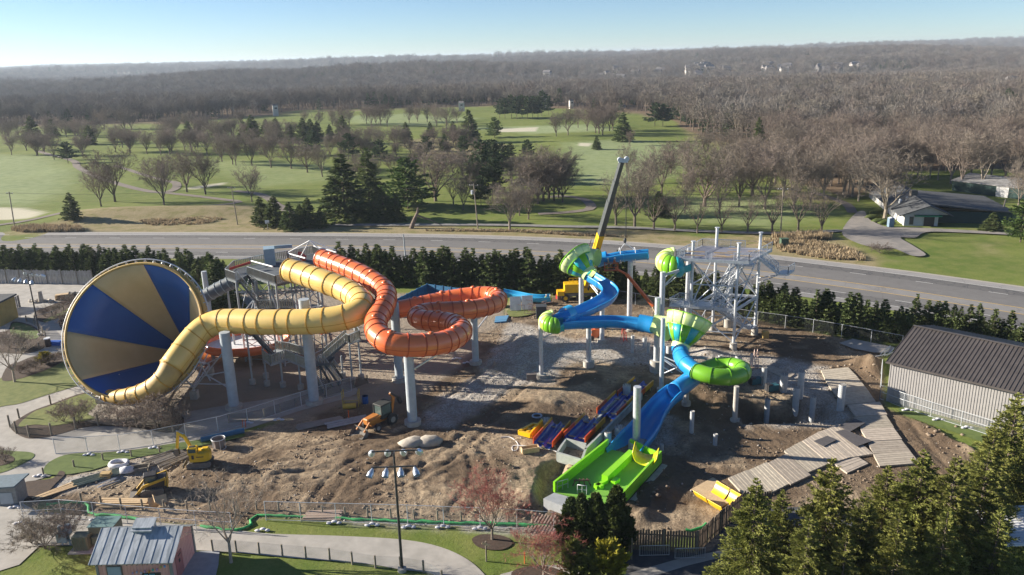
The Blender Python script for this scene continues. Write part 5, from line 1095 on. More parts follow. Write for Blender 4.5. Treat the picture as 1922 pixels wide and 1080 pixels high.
L2 = [at(x, y, 7.6) for x, y in ((452, 618), (470, 628), (500, 612), (480, 604))]; slab(L2, .25, 'landing', dstep, ow)
z3 = 3.7; stairs(at(472, 622, 7.6), at(512, 664, z3), 1.9, ow, dstep, 'bars', rg_, steelg)
L3 = [at(x, y, z3) for x, y in ((493, 672), (508, 684), (538, 674), (576, 690), (592, 682), (545, 660), (518, 655))]; slab(L3, .3, 'landing', steelg, ow); srail([(493, 672), (508, 684), (538, 674), (576, 690)], z3)
srail([(518, 656), (545, 660), (592, 674)], z3)
L4 = [at(x, y, 3.4) for x, y in ((576, 690), (596, 684), (620, 682), (628, 670), (600, 665))]; slab(L4, .25, 'landing', dstep, ow)
stairs(at(612, 676, 3.4), at(642, 718, 0.1), 2.2, ow, dstep, 'bars', rg_, steelg); stairs(at(590, 686, 3.4), at(616, 732, 0.1), 2.2, ow, dstep, 'bars', rg_, steelg)
stairs(at(650, 637, 6.0), at(606, 675, 3.4), 1.9, ow, dstep, 'slat', rg_, steelg)
L5 = [at(x, y, 6.0) for x, y in ((642, 632), (655, 645), (676, 637), (668, 622))]; slab(L5, .25, 'landing', steelg, ow); srail([(650, 643), (656, 646), (676, 637), (668, 623)], 6.0)
mb = MB(); ft = MB()
for x, y, z in ((496, 676, z3), (526, 678, z3), (560, 682, z3), (640, 665, 3.4), (655, 640, 6), (672, 634, 6), (486, 578, zL), (548, 576, zL), (462, 622, 7.6), (488, 612, 7.6), (600, 680, 3.4)):
    p = at(x, y, z); mb.cyl(up(p, 0), up(p, z-.25), .13, n=8); ft.cyl(up(p, -.3), up(p, .7), .42, n=10)
mb.build('landing_columns', steelg, ow); ft.build('footing', conc, ow)
mb = MB(); pa = at(581, 452, 16.5); 
for q in (at(541, 474, 14.5), at(612, 478, 14.5), at(631, 470, 15.2), at(560, 490, 13)): mb.cyl(pa, q, .08, n=6)
mb.cyl(at(541, 476, 14.0), at(573, 485, 14.2), .12, n=6); mb.cyl(at(589, 462, 15.5), at(631, 474, 15.0), .14, n=6); mb.cyl(at(472, 490, 14.2), at(512, 501, 14.2), .12, n=6); mb.build('top_pipework', wht, ow)
mb = MB(); q0 = at(507, 490, 12.8); mb.box(up(q0, 13.6), (1.6, 2.4, 2.6), .3); mb.box(up(at(530, 480, 13), 14.4), (3.2, .3, .5), .2); mb.build('entry_hood', nmat('slate_plastic', (.30, .40, .46), (.25, .33, .38), 1, .4), ow)
mb = MB(); mb.bar(at(428, 506, 12.9), at(470, 493, 13.3), .1, .35); mb.bar(at(562, 478, 13.8), at(572, 486, 12.4), .5, .9); mb.build('red_panel', nmat('red_sign', (.55, .07, .05)), ow)
chu = MB(); P = [at(440, 528, 11.5), at(415, 540, 10.6), at(385, 556, 9.4), at(372, 562, 9.0)]; chu.tube(spline(P, 5), 1.0, 14); r_ = empty('dark_chute', (P[0].x, P[0].y, 0), 'dark slate tube chute running down from the wooden tower to the funnel', 'tube chute'); chu.build('tube', nmat('slate_dark', (.12, .15, .17), (.09, .11, .13), 1, .5), r_)
mb = MB(); Ps = spline(P, 5); [torus(mb, Ps[i], frame_at(Ps, i), 1.0, .1, .08, 14) for i in range(0, len(Ps), 2)]; mb.build('flanges', nmat('slate_light', (.32, .38, .41)), r_)
# lower orange bowl with white floor
bw = empty('splash_bowl', tuple(at(462, 660)), 'low round orange basin with white floor under the yellow slide', 'slide basin'); c = at(462, 643, 2.2); mb = MB(); fl = MB(); n_ = 40; V = []
for (rx, ry, z) in ((4.6, 3.4, 1.2), (6.2, 4.7, 1.7), (6.4, 4.9, 3.0), (6.25, 4.75, 3.0), (6.0, 4.5, 1.85)):
    for k in range(n_): a = 2*PI*k/n_; V.append(Vector((c.x+rx*math.cos(a), c.y+ry*math.sin(a), z)))
mb.add(V, [(j*n_+k, j*n_+(k+1) % n_, (j+1)*n_+(k+1) % n_, (j+1)*n_+k) for j in range(4) for k in range(n_)], True); mb.build('rim_wall', ot, bw)
fl.add([Vector((c.x+6.0*math.cos(2*PI*k/n_), c.y+4.5*math.sin(2*PI*k/n_), 1.9)) for k in range(n_)], [tuple(range(n_))]); fl.build('floor', wht, bw)
mb = MB(); 
for k in range(10): a = 2*PI*k/10; mb.cyl((c.x+5.2*math.cos(a), c.y+3.9*math.sin(a), -.1), (c.x+5.2*math.cos(a), c.y+3.9*math.sin(a), 1.6), .25, n=8)
mb.build('pedestals', conc, bw)
# blue panel wall
bwl = nmat('blue_panel', (.03, .16, .32), (.02, .11, .24), 1.2, .6)
bz = empty('blue_panel_wall', tuple(at(803, 560)), 'blue panel wall forming a corner behind the orange slide', 'panel wall')
for a, b_ in (((735, 596), (803, 560)), ((803, 560), (925, 578))):
    A = at(*a); B_ = at(*b_); n_ = int((B_-A).length/1.6); mb = MB()
    for k in range(n_):
        p = A.lerp(B_, (k+.5)/n_); ang = math.atan2(B_.y-A.y, B_.x-A.x); mb.box(p+Vector((0, 0, 1.35)), ((B_-A).length/n_*.96, .12, 2.7), ang); q = A.lerp(B_, k/n_); mb.box(q+Vector((0, 0, 1.4)), (.14, .26, 2.8), ang)
    mb.build('panel_run', bwl, bz)
# ---------------------------------------------------------------- crane
crn = empty('mobile_crane', tuple(at(1088, 566)), 'yellow mobile crane with long dark telescopic boom raised over the hedge', 'crane'); cb = at(1088, 566); cy = nmat('crane_yellow', (.80, .50, .01), (.68, .42, .01), 1, .4, coat=.2); blk = nmat('boom_dark', (.06, .07, .075), (.085, .095, .10), 2, .5, .2)
mb = MB(); mb.box(cb+Vector((2, 1.2, 1.3)), (9.5, 2.5, .5), .05); mb.build('chassis', nmat('chassis_grey', (.16, .16, .16)), crn)
mb = MB(); mb.box(cb+Vector((-1.4, .6, 2.5)), (2.6, 2.2, 1.5), .05); mb.box(cb+Vector((1.4, .6, 2.1)), (3.2, 2.2, .8), .05); mb.box(cb+Vector((-3.4, 0, 1.7)), (1.2, 1.6, .8), .05); mb.box(cb+Vector((4.6, .4, 2.6)), (1.6, 1.2, 1.4), .05); mb.build('superstructure', cy, crn)
mb = MB(); [mb.bar(cb+Vector((-1.8+k*.7, .6, 3.2)), cb+Vector((-1.8+k*.7, .6, 4.1)), .07) for k in range(4)]; mb.bar(cb+Vector((-1.8, .6, 4.1)), cb+Vector((.3, .6, 4.1)), .07); mb.bar(cb+Vector((-1.8, .6, 3.65)), cb+Vector((.3, .6, 3.65)), .07); mb.build('guard_rail', cy, crn)
for k in range(4):
    for sy in (-.2, 2.6):
        mb = MB(); q = cb+Vector((-2.5+k*2.6, sy, .75)); mb.cyl(q-Vector((0, .25, 0)), q+Vector((0, .25, 0)), .75, n=18); w_ = mb.build('wheel', darkm, crn)
        mb = MB(); mb.cyl(q-Vector((0, .29, 0)), q+Vector((0, .29, 0)), .35, n=14); r2 = mb.build('rim', cy, crn); r2.parent = w_
f0 = Vector(cb+Vector((1.2, .2, 3.2))); t0 = atY(1167, 303, 119.5); tj = atY(1121, 437, f0.y-5.4)
dirb = (t0-f0).normalized(); Lb = (t0-f0).length
def tjoin(py):
    lo, hi = 0, 1
    for _ in range(30):
        m_ = (lo+hi)/2; q = f0.lerp(t0, m_)
        if proj([q])[1][0] > py: lo = m_
        else: hi = m_
    return lo
tq = tjoin(440); mb = MB(); mb.bar(f0, f0.lerp(t0, tq), .95, 1.15); mb.build('boom_base', cy, crn)
mb = MB(); mb.bar(f0.lerp(t0, tq-.02), f0.lerp(t0, .62+tq*.2), .85, 1.0); mb.bar(f0.lerp(t0, .55), f0.lerp(t0, .86), .72, .86); mb.bar(f0.lerp(t0, .8), t0, .6, .72); mb.build('boom_extension', blk, crn)
mb = MB(); mb.cyl(t0+Vector((-.3, -.35, .25)), t0+Vector((-.3, .35, .25)), .35, n=12); mb.cyl(t0+Vector((.75, -.35, .35)), t0+Vector((.75, .35, .35)), .35, n=12); mb.box(t0+Vector((.2, 0, .1)), (1.4, .5, .6)); mb.build('boom_head', galv, crn)
mb = MB(); 
for s_ in (-.4, .4): mb.cyl(f0+Vector((s_-.9, 0, .6)), f0.lerp(t0, tq*.9)+Vector((s_-.9, 0, 0)), .06, n=5)
for k in range(9): q = f0.lerp(t0, tq*k/9); mb.bar(q+Vector((-1.3, 0, .5)), q+Vector((-.5, 0, .5)), .06); 
mb.cyl(f0+Vector((.2, -.2, -1.6)), f0.lerp(t0, tq*.8)-Vector((0, .5, .5)), .18, n=8); mb.build('winch_and_ram', darkm, crn)
hk = atY(1173, 452, 118); mb = MB(); mb.cyl(t0+Vector((.75, 0, 0)), hk, .035, n=5); mb.cyl(t0+Vector((.95, 0, 0)), hk+Vector((.15, 0, 0)), .035, n=5); mb.build('hoist_rope', darkm, crn)
mb = MB(); mb.blob(hk, (.25, .25, .45), 1, 8, 5, .02); mb.build('hook_block', darkm, crn)
sl_ = MB(); a_, c_ = atY(1163, 473, 118), atY(1191, 472, 117.6)
for q in (a_, c_): 
    sl_.cyl(hk-Vector((0, 0, .4)), q+Vector((0, 0, .3)), .05, n=5); sl_.tube([q+Vector((math.cos(t)*0, math.cos(t)*1.1, math.sin(t)*1.2-.6)) for t in [2*PI*k/14 for k in range(15)]], .05, 5)
o = sl_.build('lifting_sling', wht, loc=hk); tag(o, 'pale lifting sling between the crane hook and the blue flume', 'sling')
# boom lift with two workers
bl = empty('boom_lift', tuple(at(1246, 634)), 'orange boom lift reaching up to the hanging blue flume', 'boom lift'); lo = nmat('lift_orange', (.55, .12, .03), (.45, .10, .03), 2, .5); lt = nmat('lift_tan', (.45, .36, .24), (.38, .3, .2), 2, .6)
bb = at(1246, 634); bk = atY(1147, 500, 116.5); kn = atY(1176, 515, 116.2); k2 = atY(1226, 575, 114); 
mb = MB(); mb.box(bb+Vector((0, 0, .9)), (2.6, 2.2, .9), .3); mb.build('base', lo, bl)
for dx in (-.9, .9):
    for dy in (-1, 1): mb = MB(); q = bb+Vector((dx, dy, .45)); mb.cyl(q-Vector((0, .2, 0)), q+Vector((0, .2, 0)), .45, n=12); mb.build('wheel', darkm, bl)
mb = MB(); mb.bar(bb+Vector((0, 0, 1.4)), k2, .4, .45); mb.build('lower_boom', lt, bl); mb = MB(); mb.bar(k2, kn, .36, .42); mb.bar(kn, bk+Vector((.6, 0, -.3)), .22, .3); mb.build('upper_boom', lo, bl)
mb = MB(); 
for z in (0, .55, 1.1): 
    c4 = [bk+Vector((a*1.0, b_*.45, z-.6)) for a, b_ in ((-1, -1), (1, -1), (1, 1), (-1, 1))]
    for i in range(4): mb.bar(c4[i], c4[(i+1) % 4], .06)
for a, b_ in ((-1, -1), (1, -1), (1, 1), (-1, 1)): mb.bar(bk+Vector((a, b_*.45, -.6)), bk+Vector((a, b_*.45, .5)), .06)
mb.box(bk+Vector((0, 0, -.62)), (2, .9, .06)); mb.build('basket', lo, bl)
b2 = empty('boom_lift', tuple(at(1118, 636)), 'orange lift base parked under the long blue flume', 'boom lift'); q = at(1118, 636); mb = MB(); mb.box(q+Vector((0, 0, 1.1)), (1.7, 1.6, 1.3), .2); mb.box(q+Vector((.2, 0, 1.9)), (1.0, 1.0, .5), .2); mb.build('body', lo, b2); mb = MB(); mb.box(q+Vector((-.5, -.85, 1.4)), (.5, .08, .4), .2); mb.build('panel', wht, b2)
for dx in (-.7, .7):
    for dy in (-.8, .8): mb = MB(); w_ = q+Vector((dx, dy, .4)); mb.cyl(w_-Vector((0, .15, 0)), w_+Vector((0, .15, 0)), .4, n=12); mb.build('wheel', darkm, b2)
# second crane wheel set / loader behind flume
# ---------------------------------------------------------------- people
skin = nmat('skin', (.50, .30, .20)); hiv = nmat('hi_vis_vest', (.55, .72, .05), (.5, .66, .05), 3, .7); dng = nmat('dark_trousers', (.03, .035, .05)); hat = nmat('hard_hat_white', (.8, .8, .78)); gry = nmat('grey_jacket', (.18, .17, .17))
def person(p, rz, label, top, arm=0.25, lean=0.0):
    """one skinned body, clothes and hat as children"""
    root = empty('person', tuple(p), label, 'person', None, rz)
    def skinm(name, vs, es, rad, mat_):
        me = bpy.data.meshes.new(name); me.from_pydata(vs, es, []); me.materials.append(mat_); o = bpy.data.objects.new(name, me); C.objects.link(o); o.parent = root
        md = o.modifiers.new('skin', 'SKIN'); md.use_smooth_shade = True
        for i, r in enumerate(rad): me.skin_vertices[0].data[i].radius = (r, r)
        me.skin_vertices[0].data[0].use_root = True; sd = o.modifiers.new('sub', 'SUBSURF'); sd.levels = 1; sd.render_levels = 1; return o
    V = [(0, 0, .93), (0, lean*.2, 1.15), (0, lean*.5, 1.42), (0, lean*.6, 1.52), (0, lean*.7+.02, 1.66), (.10, 0, .88), (.13, .03, .48), (.14, 0, .07), (.15, .14, .04), (-.10, 0, .88), (-.14, -.03, .48), (-.15, -.06, .07), (-.16, .08, .04),
         (.19, lean*.5, 1.42), (.27, lean*.5+.04, 1.14), (.27, lean*.5+arm, .95), (-.19, lean*.5, 1.42), (-.27, lean*.5+.04, 1.14), (-.25, lean*.5+arm, .98), (0, lean*.7+.02, 1.74)]
    E_ = [(0, 1), (1, 2), (2, 3), (3, 4), (4, 19), (0, 5), (5, 6), (6, 7), (7, 8), (0, 9), (9, 10), (10, 11), (11, 12), (2, 13), (13, 14), (14, 15), (2, 16), (16, 17), (17, 18)]
    skinm('body', V, E_, [.13, .13, .15, .06, .095, .095, .07, .05, .045, .095, .07, .05, .045, .065, .05, .035, .065, .05, .035, .08], skin)
    skinm('trousers', [V[0], V[5], V[6], (V[7][0], V[7][1], .12), V[9], V[10], (V[11][0], V[11][1], .12)], [(0, 1), (1, 2), (2, 3), (0, 4), (4, 5), (5, 6)], [.16, .12, .095, .08, .12, .095, .08], dng)
    skinm('jacket', [V[1], V[2], (0, lean*.55, 1.48), V[13], V[14], (V[15][0]*.99, V[15][1]*.9+.004, 1.0), V[16], V[17], (V[18][0], V[18][1]*.9, 1.02), (0, 0, .98)], [(0, 1), (1, 2), (1, 3), (3, 4), (4, 5), (1, 6), (6, 7), (7, 8), (0, 9)], [.165, .185, .10, .09, .07, .055, .09, .07, .055, .165], top)
    mb = MB(); c_ = Vector((0, lean*.7+.02, 1.80)); mb.cyl(c_-Vector((0, 0, .02)), c_, .17, n=14); mb.cyl(c_, c_+Vector((0, 0, .11)), .13, .06, n=14); mb.build('hard_hat', hat, root, world=False)
    return root
person(on(1033, 573), 2.6, 'worker in lime hi-vis jacket and dark trousers standing near the blue flume pieces', hiv)
person(on(1022, 572), -2.0, 'worker in lime vest bending behind the grey box, left of another worker', hiv, .3, .5)
person(bk+Vector((-.35, 0, -.58)), 1.2, 'worker in grey jacket at the left end of the lift basket', gry, .4, .2)
person(bk+Vector((.45, 0, -.58)), -1.2, 'worker in orange vest at the right end of the lift basket', nmat('orange_vest', (.6, .15, .05)), .4, .1)
# ================================================================ PAVING AND BEDS
pav = nmat('pale_concrete', (.40, .38, .35), (.31, .295, .27), .6, .9, bump=.05, bscale=10); asp = nmat('asphalt_dark', (.085, .088, .095), (.06, .062, .07), 1.5, .9, bump=.1, bscale=30); aspl = nmat('asphalt_grey', (.24, .235, .225), (.17, .165, .16), .7, .9); mul = nmat('mulch', (.075, .048, .034), (.045, .03, .022), 4, .95, bump=.3, bscale=14); lawn = nmat('lawn_grass', (.115, .16, .038), (.075, .115, .025), 1.2, .95, bump=.3, bscale=14, detail=6); lawn2 = nmat('lawn_grass_dry', (.17, .185, .055), (.10, .13, .03), 1.0, .95, bump=.3, bscale=14, detail=6); grv = nmat('stone_chips', (.38, .34, .29), (.25, .22, .19), 6, .95, bump=.3, bscale=20)
area('pavement', [(-90, 526), (178, 531), (240, 585), (240, 640), (250, 700), (262, 745), (330, 772), (430, 760), (540, 742), (640, 716), (668, 740), (560, 772), (480, 800), (400, 822), (290, 840), (170, 852), (125, 862), (112, 880), (96, 893), (60, 905), (40, 930), (60, 958), (130, 970), (-90, 1010)], pav, .06)
area('path', [(-90, 930), (0, 925), (62, 955), (120, 965), (200, 972), (330, 984), (440, 995), (510, 1002), (637, 1006), (756, 1013), (827, 1027), (880, 1052), (915, 1085), (930, 1110), (880, 1110), (810, 1077), (757, 1070), (707, 1061), (651, 1055), (545, 1047), (440, 1037), (300, 1030), (190, 1026), (85, 1024), (-90, 1028)], pav, .072)
area('path', [(900, 1110), (940, 1078), (1000, 1062), (1060, 1060), (1110, 1062), (1110, 1076), (1010, 1082), (960, 1110)], pav, .064, smooth=False)
area('patio', [(352, 1036), (412, 1034), (410, 1060), (398, 1110), (300, 1110)], nmat('patio_grey', (.30, .32, .36), (.26, .28, .31), 2, .9), .084, smooth=False)
area('yard_asphalt', [(1175, 1030), (1310, 1036), (1400, 955), (1560, 950), (1700, 1000), (1700, 1120), (1175, 1110)], asp, .056, smooth=False)
area('pavement', [(1150, 1085), (1270, 1050), (1380, 1028), (1392, 1037), (1290, 1062), (1200, 1090), (1200, 1120)], pav, .064, smooth=False)
area('clubhouse_drive', [(1604, 402), (1622, 396), (1632, 412), (1665, 426), (1700, 427), (1760, 429), (1922, 438), (2100, 445), (2100, 449), (1922, 442), (1790, 436), (1738, 436), (1718, 446), (1690, 446), (1712, 460), (1738, 478), (1712, 480), (1676, 466), (1650, 466), (1608, 456), (1580, 436)], nmat('drive_asphalt', (.19, .18, .17), (.28, .255, .23), .25, .95), .30)
area('cart_path', [(1180, 425), (1300, 432), (1450, 436), (1570, 432), (1570, 437), (1450, 441), (1300, 437), (1180, 430), (1060, 424), (900, 420), (780, 418), (640, 421), (640, 425), (780, 422), (900, 424), (1060, 428)][:0] or [(640, 420.5), (900, 420), (1060, 423), (1180, 425), (1300, 431), (1450, 435.5), (1570, 431), (1570, 435.5), (1450, 439.5), (1300, 435), (1180, 429), (1060, 427), (900, 423.5), (640, 424)], aspl, .28)
def ribbon(name, pts, wd, mat_, dz=.12):
    P = resample(spline([Vector(at(x, y, 0)) for x, y in pts], 6), 4); P = [Vector((p.x, p.y, gz(p.x, p.y))) for p in P]; return strip(name, P, -wd/2, wd/2, mat_, dz)
cpm = nmat('cart_path_brown', (.20, .17, .145), (.16, .135, .115), .5, .9)
ribbon('cart_path', [(70, 283), (100, 292), (138, 302), (148, 316), (190, 335), (240, 350), (290, 360), (312, 360), (330, 352), (330, 343), (312, 340)], 3.0, cpm)
ribbon('cart_path', [(300, 360), (360, 366), (420, 373), (450, 378), (410, 385), (380, 388)], 2.6, cpm); ribbon('cart_path', [(215, 312), (260, 326), (312, 340)], 2.4, cpm); ribbon('cart_path', [(440, 357), (480, 362), (505, 372), (520, 385), (560, 410)], 3.0, cpm); ribbon('cart_path', [(-60, 427), (0, 424), (60, 416), (118, 407)], 2.4, cpm); ribbon('cart_path', [(1030, 370), (1060, 368), (1098, 375), (1110, 390), (1090, 396), (1050, 400), (1010, 402)], 3.0, cpm); ribbon('cart_path', [(1600, 400), (1590, 385), (1560, 372), (1530, 362)], 2.6, cpm)
area('lawn', [(-90, 745), (-20, 722), (10, 706), (40, 709), (92, 691), (126, 672), (140, 690), (150, 715), (154, 721), (89, 741), (35, 758), (0, 764), (-90, 790)], lawn2, .10)
area('planting_bed', [(4, 714), (14, 688), (34, 680), (70, 667), (122, 662), (128, 672), (92, 692), (40, 710)], mul, .13)
area('planting_bed', [(19, 802), (36, 786), (62, 771), (95, 759), (160, 737), (200, 745), (300, 757), (345, 785), (325, 812), (262, 804), (207, 800), (158, 802), (118, 813), (77, 822), (44, 821)], mul, .10)
area('lawn', [(34, 800), (62, 774), (95, 762), (160, 739), (184, 750), (178, 765), (165, 776), (178, 786), (140, 793), (100, 799), (66, 797)], lawn2, .14)
area('gravel_bed', [(178, 752), (240, 752), (300, 762), (330, 780), (300, 796), (240, 799), (195, 797), (160, 789), (168, 772)], grv, .135)
area('lawn', [(-60, 846), (28, 847), (60, 850), (63, 858), (42, 871), (0, 888), (-60, 895)], lawn, .10); area('planting_bed', [(-60, 858), (0, 852), (25, 858), (22, 868), (-10, 876), (-60, 878)], mul, .13)
area('lawn', [(83, 878), (98, 864), (133, 852), (207, 849), (255, 844), (296, 837), (370, 826), (440, 814), (460, 818), (400, 832), (330, 846), (260, 858), (219, 868), (166, 884), (118, 891), (84, 889)], lawn, .10)
area('planting_bed', [(40, 908), (98, 898), (112, 884), (122, 890), (100, 912), (70, 948), (48, 945)], mul, .12)
area('planting_bed', [(65, 594), (69, 584), (102, 571), (143, 557), (152, 566), (130, 582), (114, 592), (81, 605)], mul, .10); area('lawn', [(80, 602), (112, 588), (140, 572), (146, 576), (118, 594), (84, 606)], lawn2, .12, smooth=False)
area('planting_bed', [(24, 604), (60, 611), (75, 624), (88, 637), (80, 655), (44, 664), (4, 662), (-60, 655), (-60, 628), (10, 622)], mul, .10); area('lawn', [(26, 606), (58, 613), (74, 627), (66, 636), (40, 634), (20, 626)], lawn, .13)
area('planting_bed', [(112, 600), (128, 592), (150, 598), (150, 625), (124, 622), (112, 612)], mul, .10)
area('planting_bed', [(886, 1012), (906, 1003), (945, 1006), (962, 1020), (940, 1032), (900, 1028)], mul, .09); area('planting_bed', [(960, 1075), (1000, 1062), (1040, 1066), (1080, 1090), (980, 1110)], mul, .08)
area('lawn', [(1690, 765), (1720, 768), (1790, 792), (1860, 815), (1900, 830), (1900, 845), (1850, 832), (1780, 808), (1720, 788), (1690, 776)], lawn, .09)
area('lawn', [(955, 580), (1000, 575), (1010, 584), (990, 592), (958, 594)], lawn2, .2)
# ================================================================ FENCES, POSTS
postw = nmat('post_wood', (.27, .235, .185), (.17, .145, .11), 5, .9)
def fence(pts, h, name, label, cat='fence', mesh=gwire, pmat=galv, gap=3.0, r=.04, rails=(1.0,), postover=0.0, z=None, sag=0, group=None):
    P = [(on(x, y) if z is None else at(x, y, z)) for x, y in pts]; root = empty(name, tuple(P[0]), label, cat, group)
    Q = resample(P, gap)[:99]; rl = MB(); ms = MB()
    for q in Q: mb = MB(); mb.cyl(q-Vector((0, 0, .2)), q+Vector((0, 0, h+postover)), r, n=7); mb.build('post', pmat, root)
    for a, b_ in zip(Q[:-1], Q[1:]):
        for f in rails: rl.cyl(a+Vector((0, 0, h*f)), b_+Vector((0, 0, h*f)), .03, n=5)
        ms.add([a+Vector((0, 0, .05)), b_+Vector((0, 0, .05)), b_+Vector((0, 0, h)), a+Vector((0, 0, h))], [(0, 1, 2, 3)])
    if rl.V: rl.build('rail', galv if pmat is not postw or rails != () else postw, root)
    if mesh: ms.build('mesh_panel', mesh, root)
    return root
fence([(1150, 566), (1196, 573), (1270, 588), (1330, 596), (1500, 620), (1600, 638), (1692, 656)], 2.1, 'chain_link_fence', 'long chain link fence with dark mesh running behind the steel tower', mesh=gscr, gap=4.2)
fence([(1651, 750), (1700, 768), (1760, 788), (1800, 800), (1862, 820)], 1.9, 'temporary_fence', 'temporary wire fence in front of the grey metal shed', gap=3.4, rails=(1.0, .55, .05))
fence([(1651, 750), (1654, 700)], 1.9, 'temporary_fence', 'short temporary fence panel at the near corner of the metal shed', gap=3.4)
fence([(45, 977), (120, 972), (200, 980), (330, 992), (436, 998)], 2.0, 'temporary_fence', 'temporary wire fence behind the brown bush and pink hut', gap=3.6, rails=(1.0, .5))
fence([(500, 978), (563, 980), (640, 982), (756, 985), (827, 988), (900, 991), (967, 994), (1040, 1000)], 2.1, 'temporary_fence', 'temporary wire fence between the lawn and the muddy site', gap=3.3, rails=(1.0, .06))
fence([(105, 853), (165, 850), (232, 846), (292, 837), (350, 825), (410, 812), (470, 795), (540, 772), (610, 750), (660, 735)], 2.0, 'temporary_fence', 'temporary wire fence crossing the paved plaza behind the excavator', gap=3.4, rails=(1.0, .05), mesh=gwire)
fence([(482, 957), (524, 958), (612, 967), (697, 971), (788, 974), (832, 976), (874, 978), (1000, 985)], 1.0, 'post_fence', 'row of short wooden posts at the edge of the mud, right part', pmat=postw, mesh=None, gap=2.35, r=.09, rails=())
fence([(154, 947), (236, 958), (316, 961), (398, 962), (440, 960)], 1.3, 'post_fence', 'row of wooden posts behind the pink hut', pmat=postw, mesh=None, gap=2.2, r=.10, rails=())
fence([(400, 1036), (454, 1038), (549, 1047), (639, 1054), (678, 1064), (729, 1069), (774, 1069), (809, 1081), (830, 1095)], 1.25, 'post_fence', 'row of dark posts with wire along the near edge of the curved path', pmat=postw, mesh=gwire, gap=2.2, r=.09, rails=())
fence([(19, 802), (28, 812), (44, 821), (77, 822), (118, 813), (158, 802), (196, 799), (228, 800), (262, 804), (292, 806), (325, 812)], 1.15, 'screened_fence', 'low black screen fence with wooden posts round the planted island', pmat=postw, mesh=gscr, gap=2.6, r=.11, rails=(), postover=.45, z=.06)
fence([(36, 785), (60, 772), (94, 760), (130, 748), (160, 738)], 1.3, 'post_fence', 'row of four dark posts on the far side of the planted island', pmat=postw, mesh=None, gap=3.6, r=.11, rails=(), z=.06)
fence([(40, 665), (62, 662), (82, 652), (90, 640), (78, 622), (62, 608), (50, 604)], 1.1, 'post_fence', 'curving fence with wooden posts round the bed by the left light pole', pmat=postw, mesh=gscr, gap=2.8, r=.10, rails=(), z=.06)
fence([(66, 603), (90, 598), (116, 586), (135, 574)], 1.0, 'post_fence', 'short post fence beside the bed behind the funnel', pmat=postw, mesh=None, gap=3.0, r=.10, rails=(.9,), z=.06)
fence([(430, 795), (480, 790), (540, 770), (610, 745), (650, 735), (690, 720)], 1.2, 'post_fence', 'wooden post fence along the shaded walk under the yellow slide', pmat=postw, mesh=gscr, gap=2.2, r=.09, rails=())
fence([(82, 892), (132, 880), (170, 868), (250, 858), (300, 850)], .9, 'post_fence', 'row of low posts along the lower edge of the plaza lawn', pmat=postw, mesh=None, gap=3.2, r=.09, rails=())
def plank_fence(pts, h, label, mat_, gap=.3, z=None, name='plank_fence'):
    P = [(at(x, y, z) if z is not None else on(x, y)) for x, y in pts]; root = empty(name, tuple(P[0]), label, 'plank fence'); rr = random.Random(3); mb = MB(); rl = MB()
    for a, b_ in zip(P[:-1], P[1:]):
        n_ = max(1, int((b_-a).length/gap)); ang = math.atan2(b_.y-a.y, b_.x-a.x); nr = Vector((math.sin(ang), -math.cos(ang), 0))
        for k in range(n_):
            q = a.lerp(b_, (k+.5)/n_); hh = h*rr.uniform(.93, 1.03); mb.box(q+Vector((0, 0, hh/2))+nr*rr.uniform(-.01, .02), (gap*.86, .03, hh), ang, ry=rr.uniform(-.015, .015))
        for f in (.2, .75): rl.bar(a+Vector((0, 0, h*f))-nr*.05, b_+Vector((0, 0, h*f))-nr*.05, .05, .12)
        m_ = max(1, int((b_-a).length/2.6))
        for k in range(m_+1): q = a.lerp(b_, k/m_)+nr*.07; pm_ = MB(); pm_.bar(q, q+Vector((0, 0, h*1.06)), .12); pm_.build('post', postw, root)
    mb.build('planks', mat_, root); rl.build('rails', mat_, root); return root
pgrey = nmat('plank_grey', (.40, .38, .36), (.28, .265, .25), 3, .9, stretch=(1, 1, .2)); pdk = nmat('plank_brown', (.20, .15, .115), (.12, .09, .07), 3, .9, stretch=(1, 1, .2))
plank_fence([(-60, 531), (90, 533), (176, 534)], 2.9, 'long grey plank fence behind the parking area at the far left', pgrey, z=0)
plank_fence([(-40, 598), (0, 588), (38, 577)], 2.2, 'short grey plank fence beside the yellow building corner', pgrey, z=0)
plank_fence([(1184, 1033), (1245, 1036), (1307, 1040)], 2.2, 'dark plank fence facing the camera at the bottom of the site', pdk, .22, z=0)
plank_fence([(1307, 1040), (1350, 1000), (1395, 962)], 2.2, 'dark plank fence slanting up from the corner to the timber mats', pdk, .22, z=0)
plank_fence([(1395, 962), (1445, 960)], 2.2, 'short dark plank fence at the end of the timber mat road', pdk, .22, z=0)
plank_fence([(1172, 1046), (1186, 1050)], 2.0, 'narrow plank gate panel behind the gold bush', pdk, .22, z=0)
for px, py, lb in ((1228, 1045, 'left'), (1295, 1050, 'right')):
    p = at(px, py); r_ = empty('crowd_barrier', tuple(p), f'steel crowd barrier before the dark plank fence, {lb} one', 'barrier', 'crowd barriers'); mb = MB(); mb.tube([p+Vector((-1.3, 0, .15)), p+Vector((-1.3, 0, 1.1)), p+Vector((1.3, 0, 1.1)), p+Vector((1.3, 0, .15)), p+Vector((-1.3, 0, .15))], .03, 6)
    mb.build('frame', galv, r_); mb = MB(); [mb.cyl(p+Vector((-1.2+k*.16, 0, .15)), p+Vector((-1.2+k*.16, 0, 1.1)), .012, n=4) for k in range(16)]; mb.build('bars', galv, r_)
def post(px, py, h, name, label, r=.1, mat_=None, lean=(0, 0), cat='post', z=None, group=None):
    p = on(px, py); mb = MB(); mb.cyl(p-Vector((0, 0, .2)), p+Vector((lean[0], lean[1], h)), r, n=8); o = mb.build(name, mat_ or postw, loc=p); return tag(o, label, cat, group)
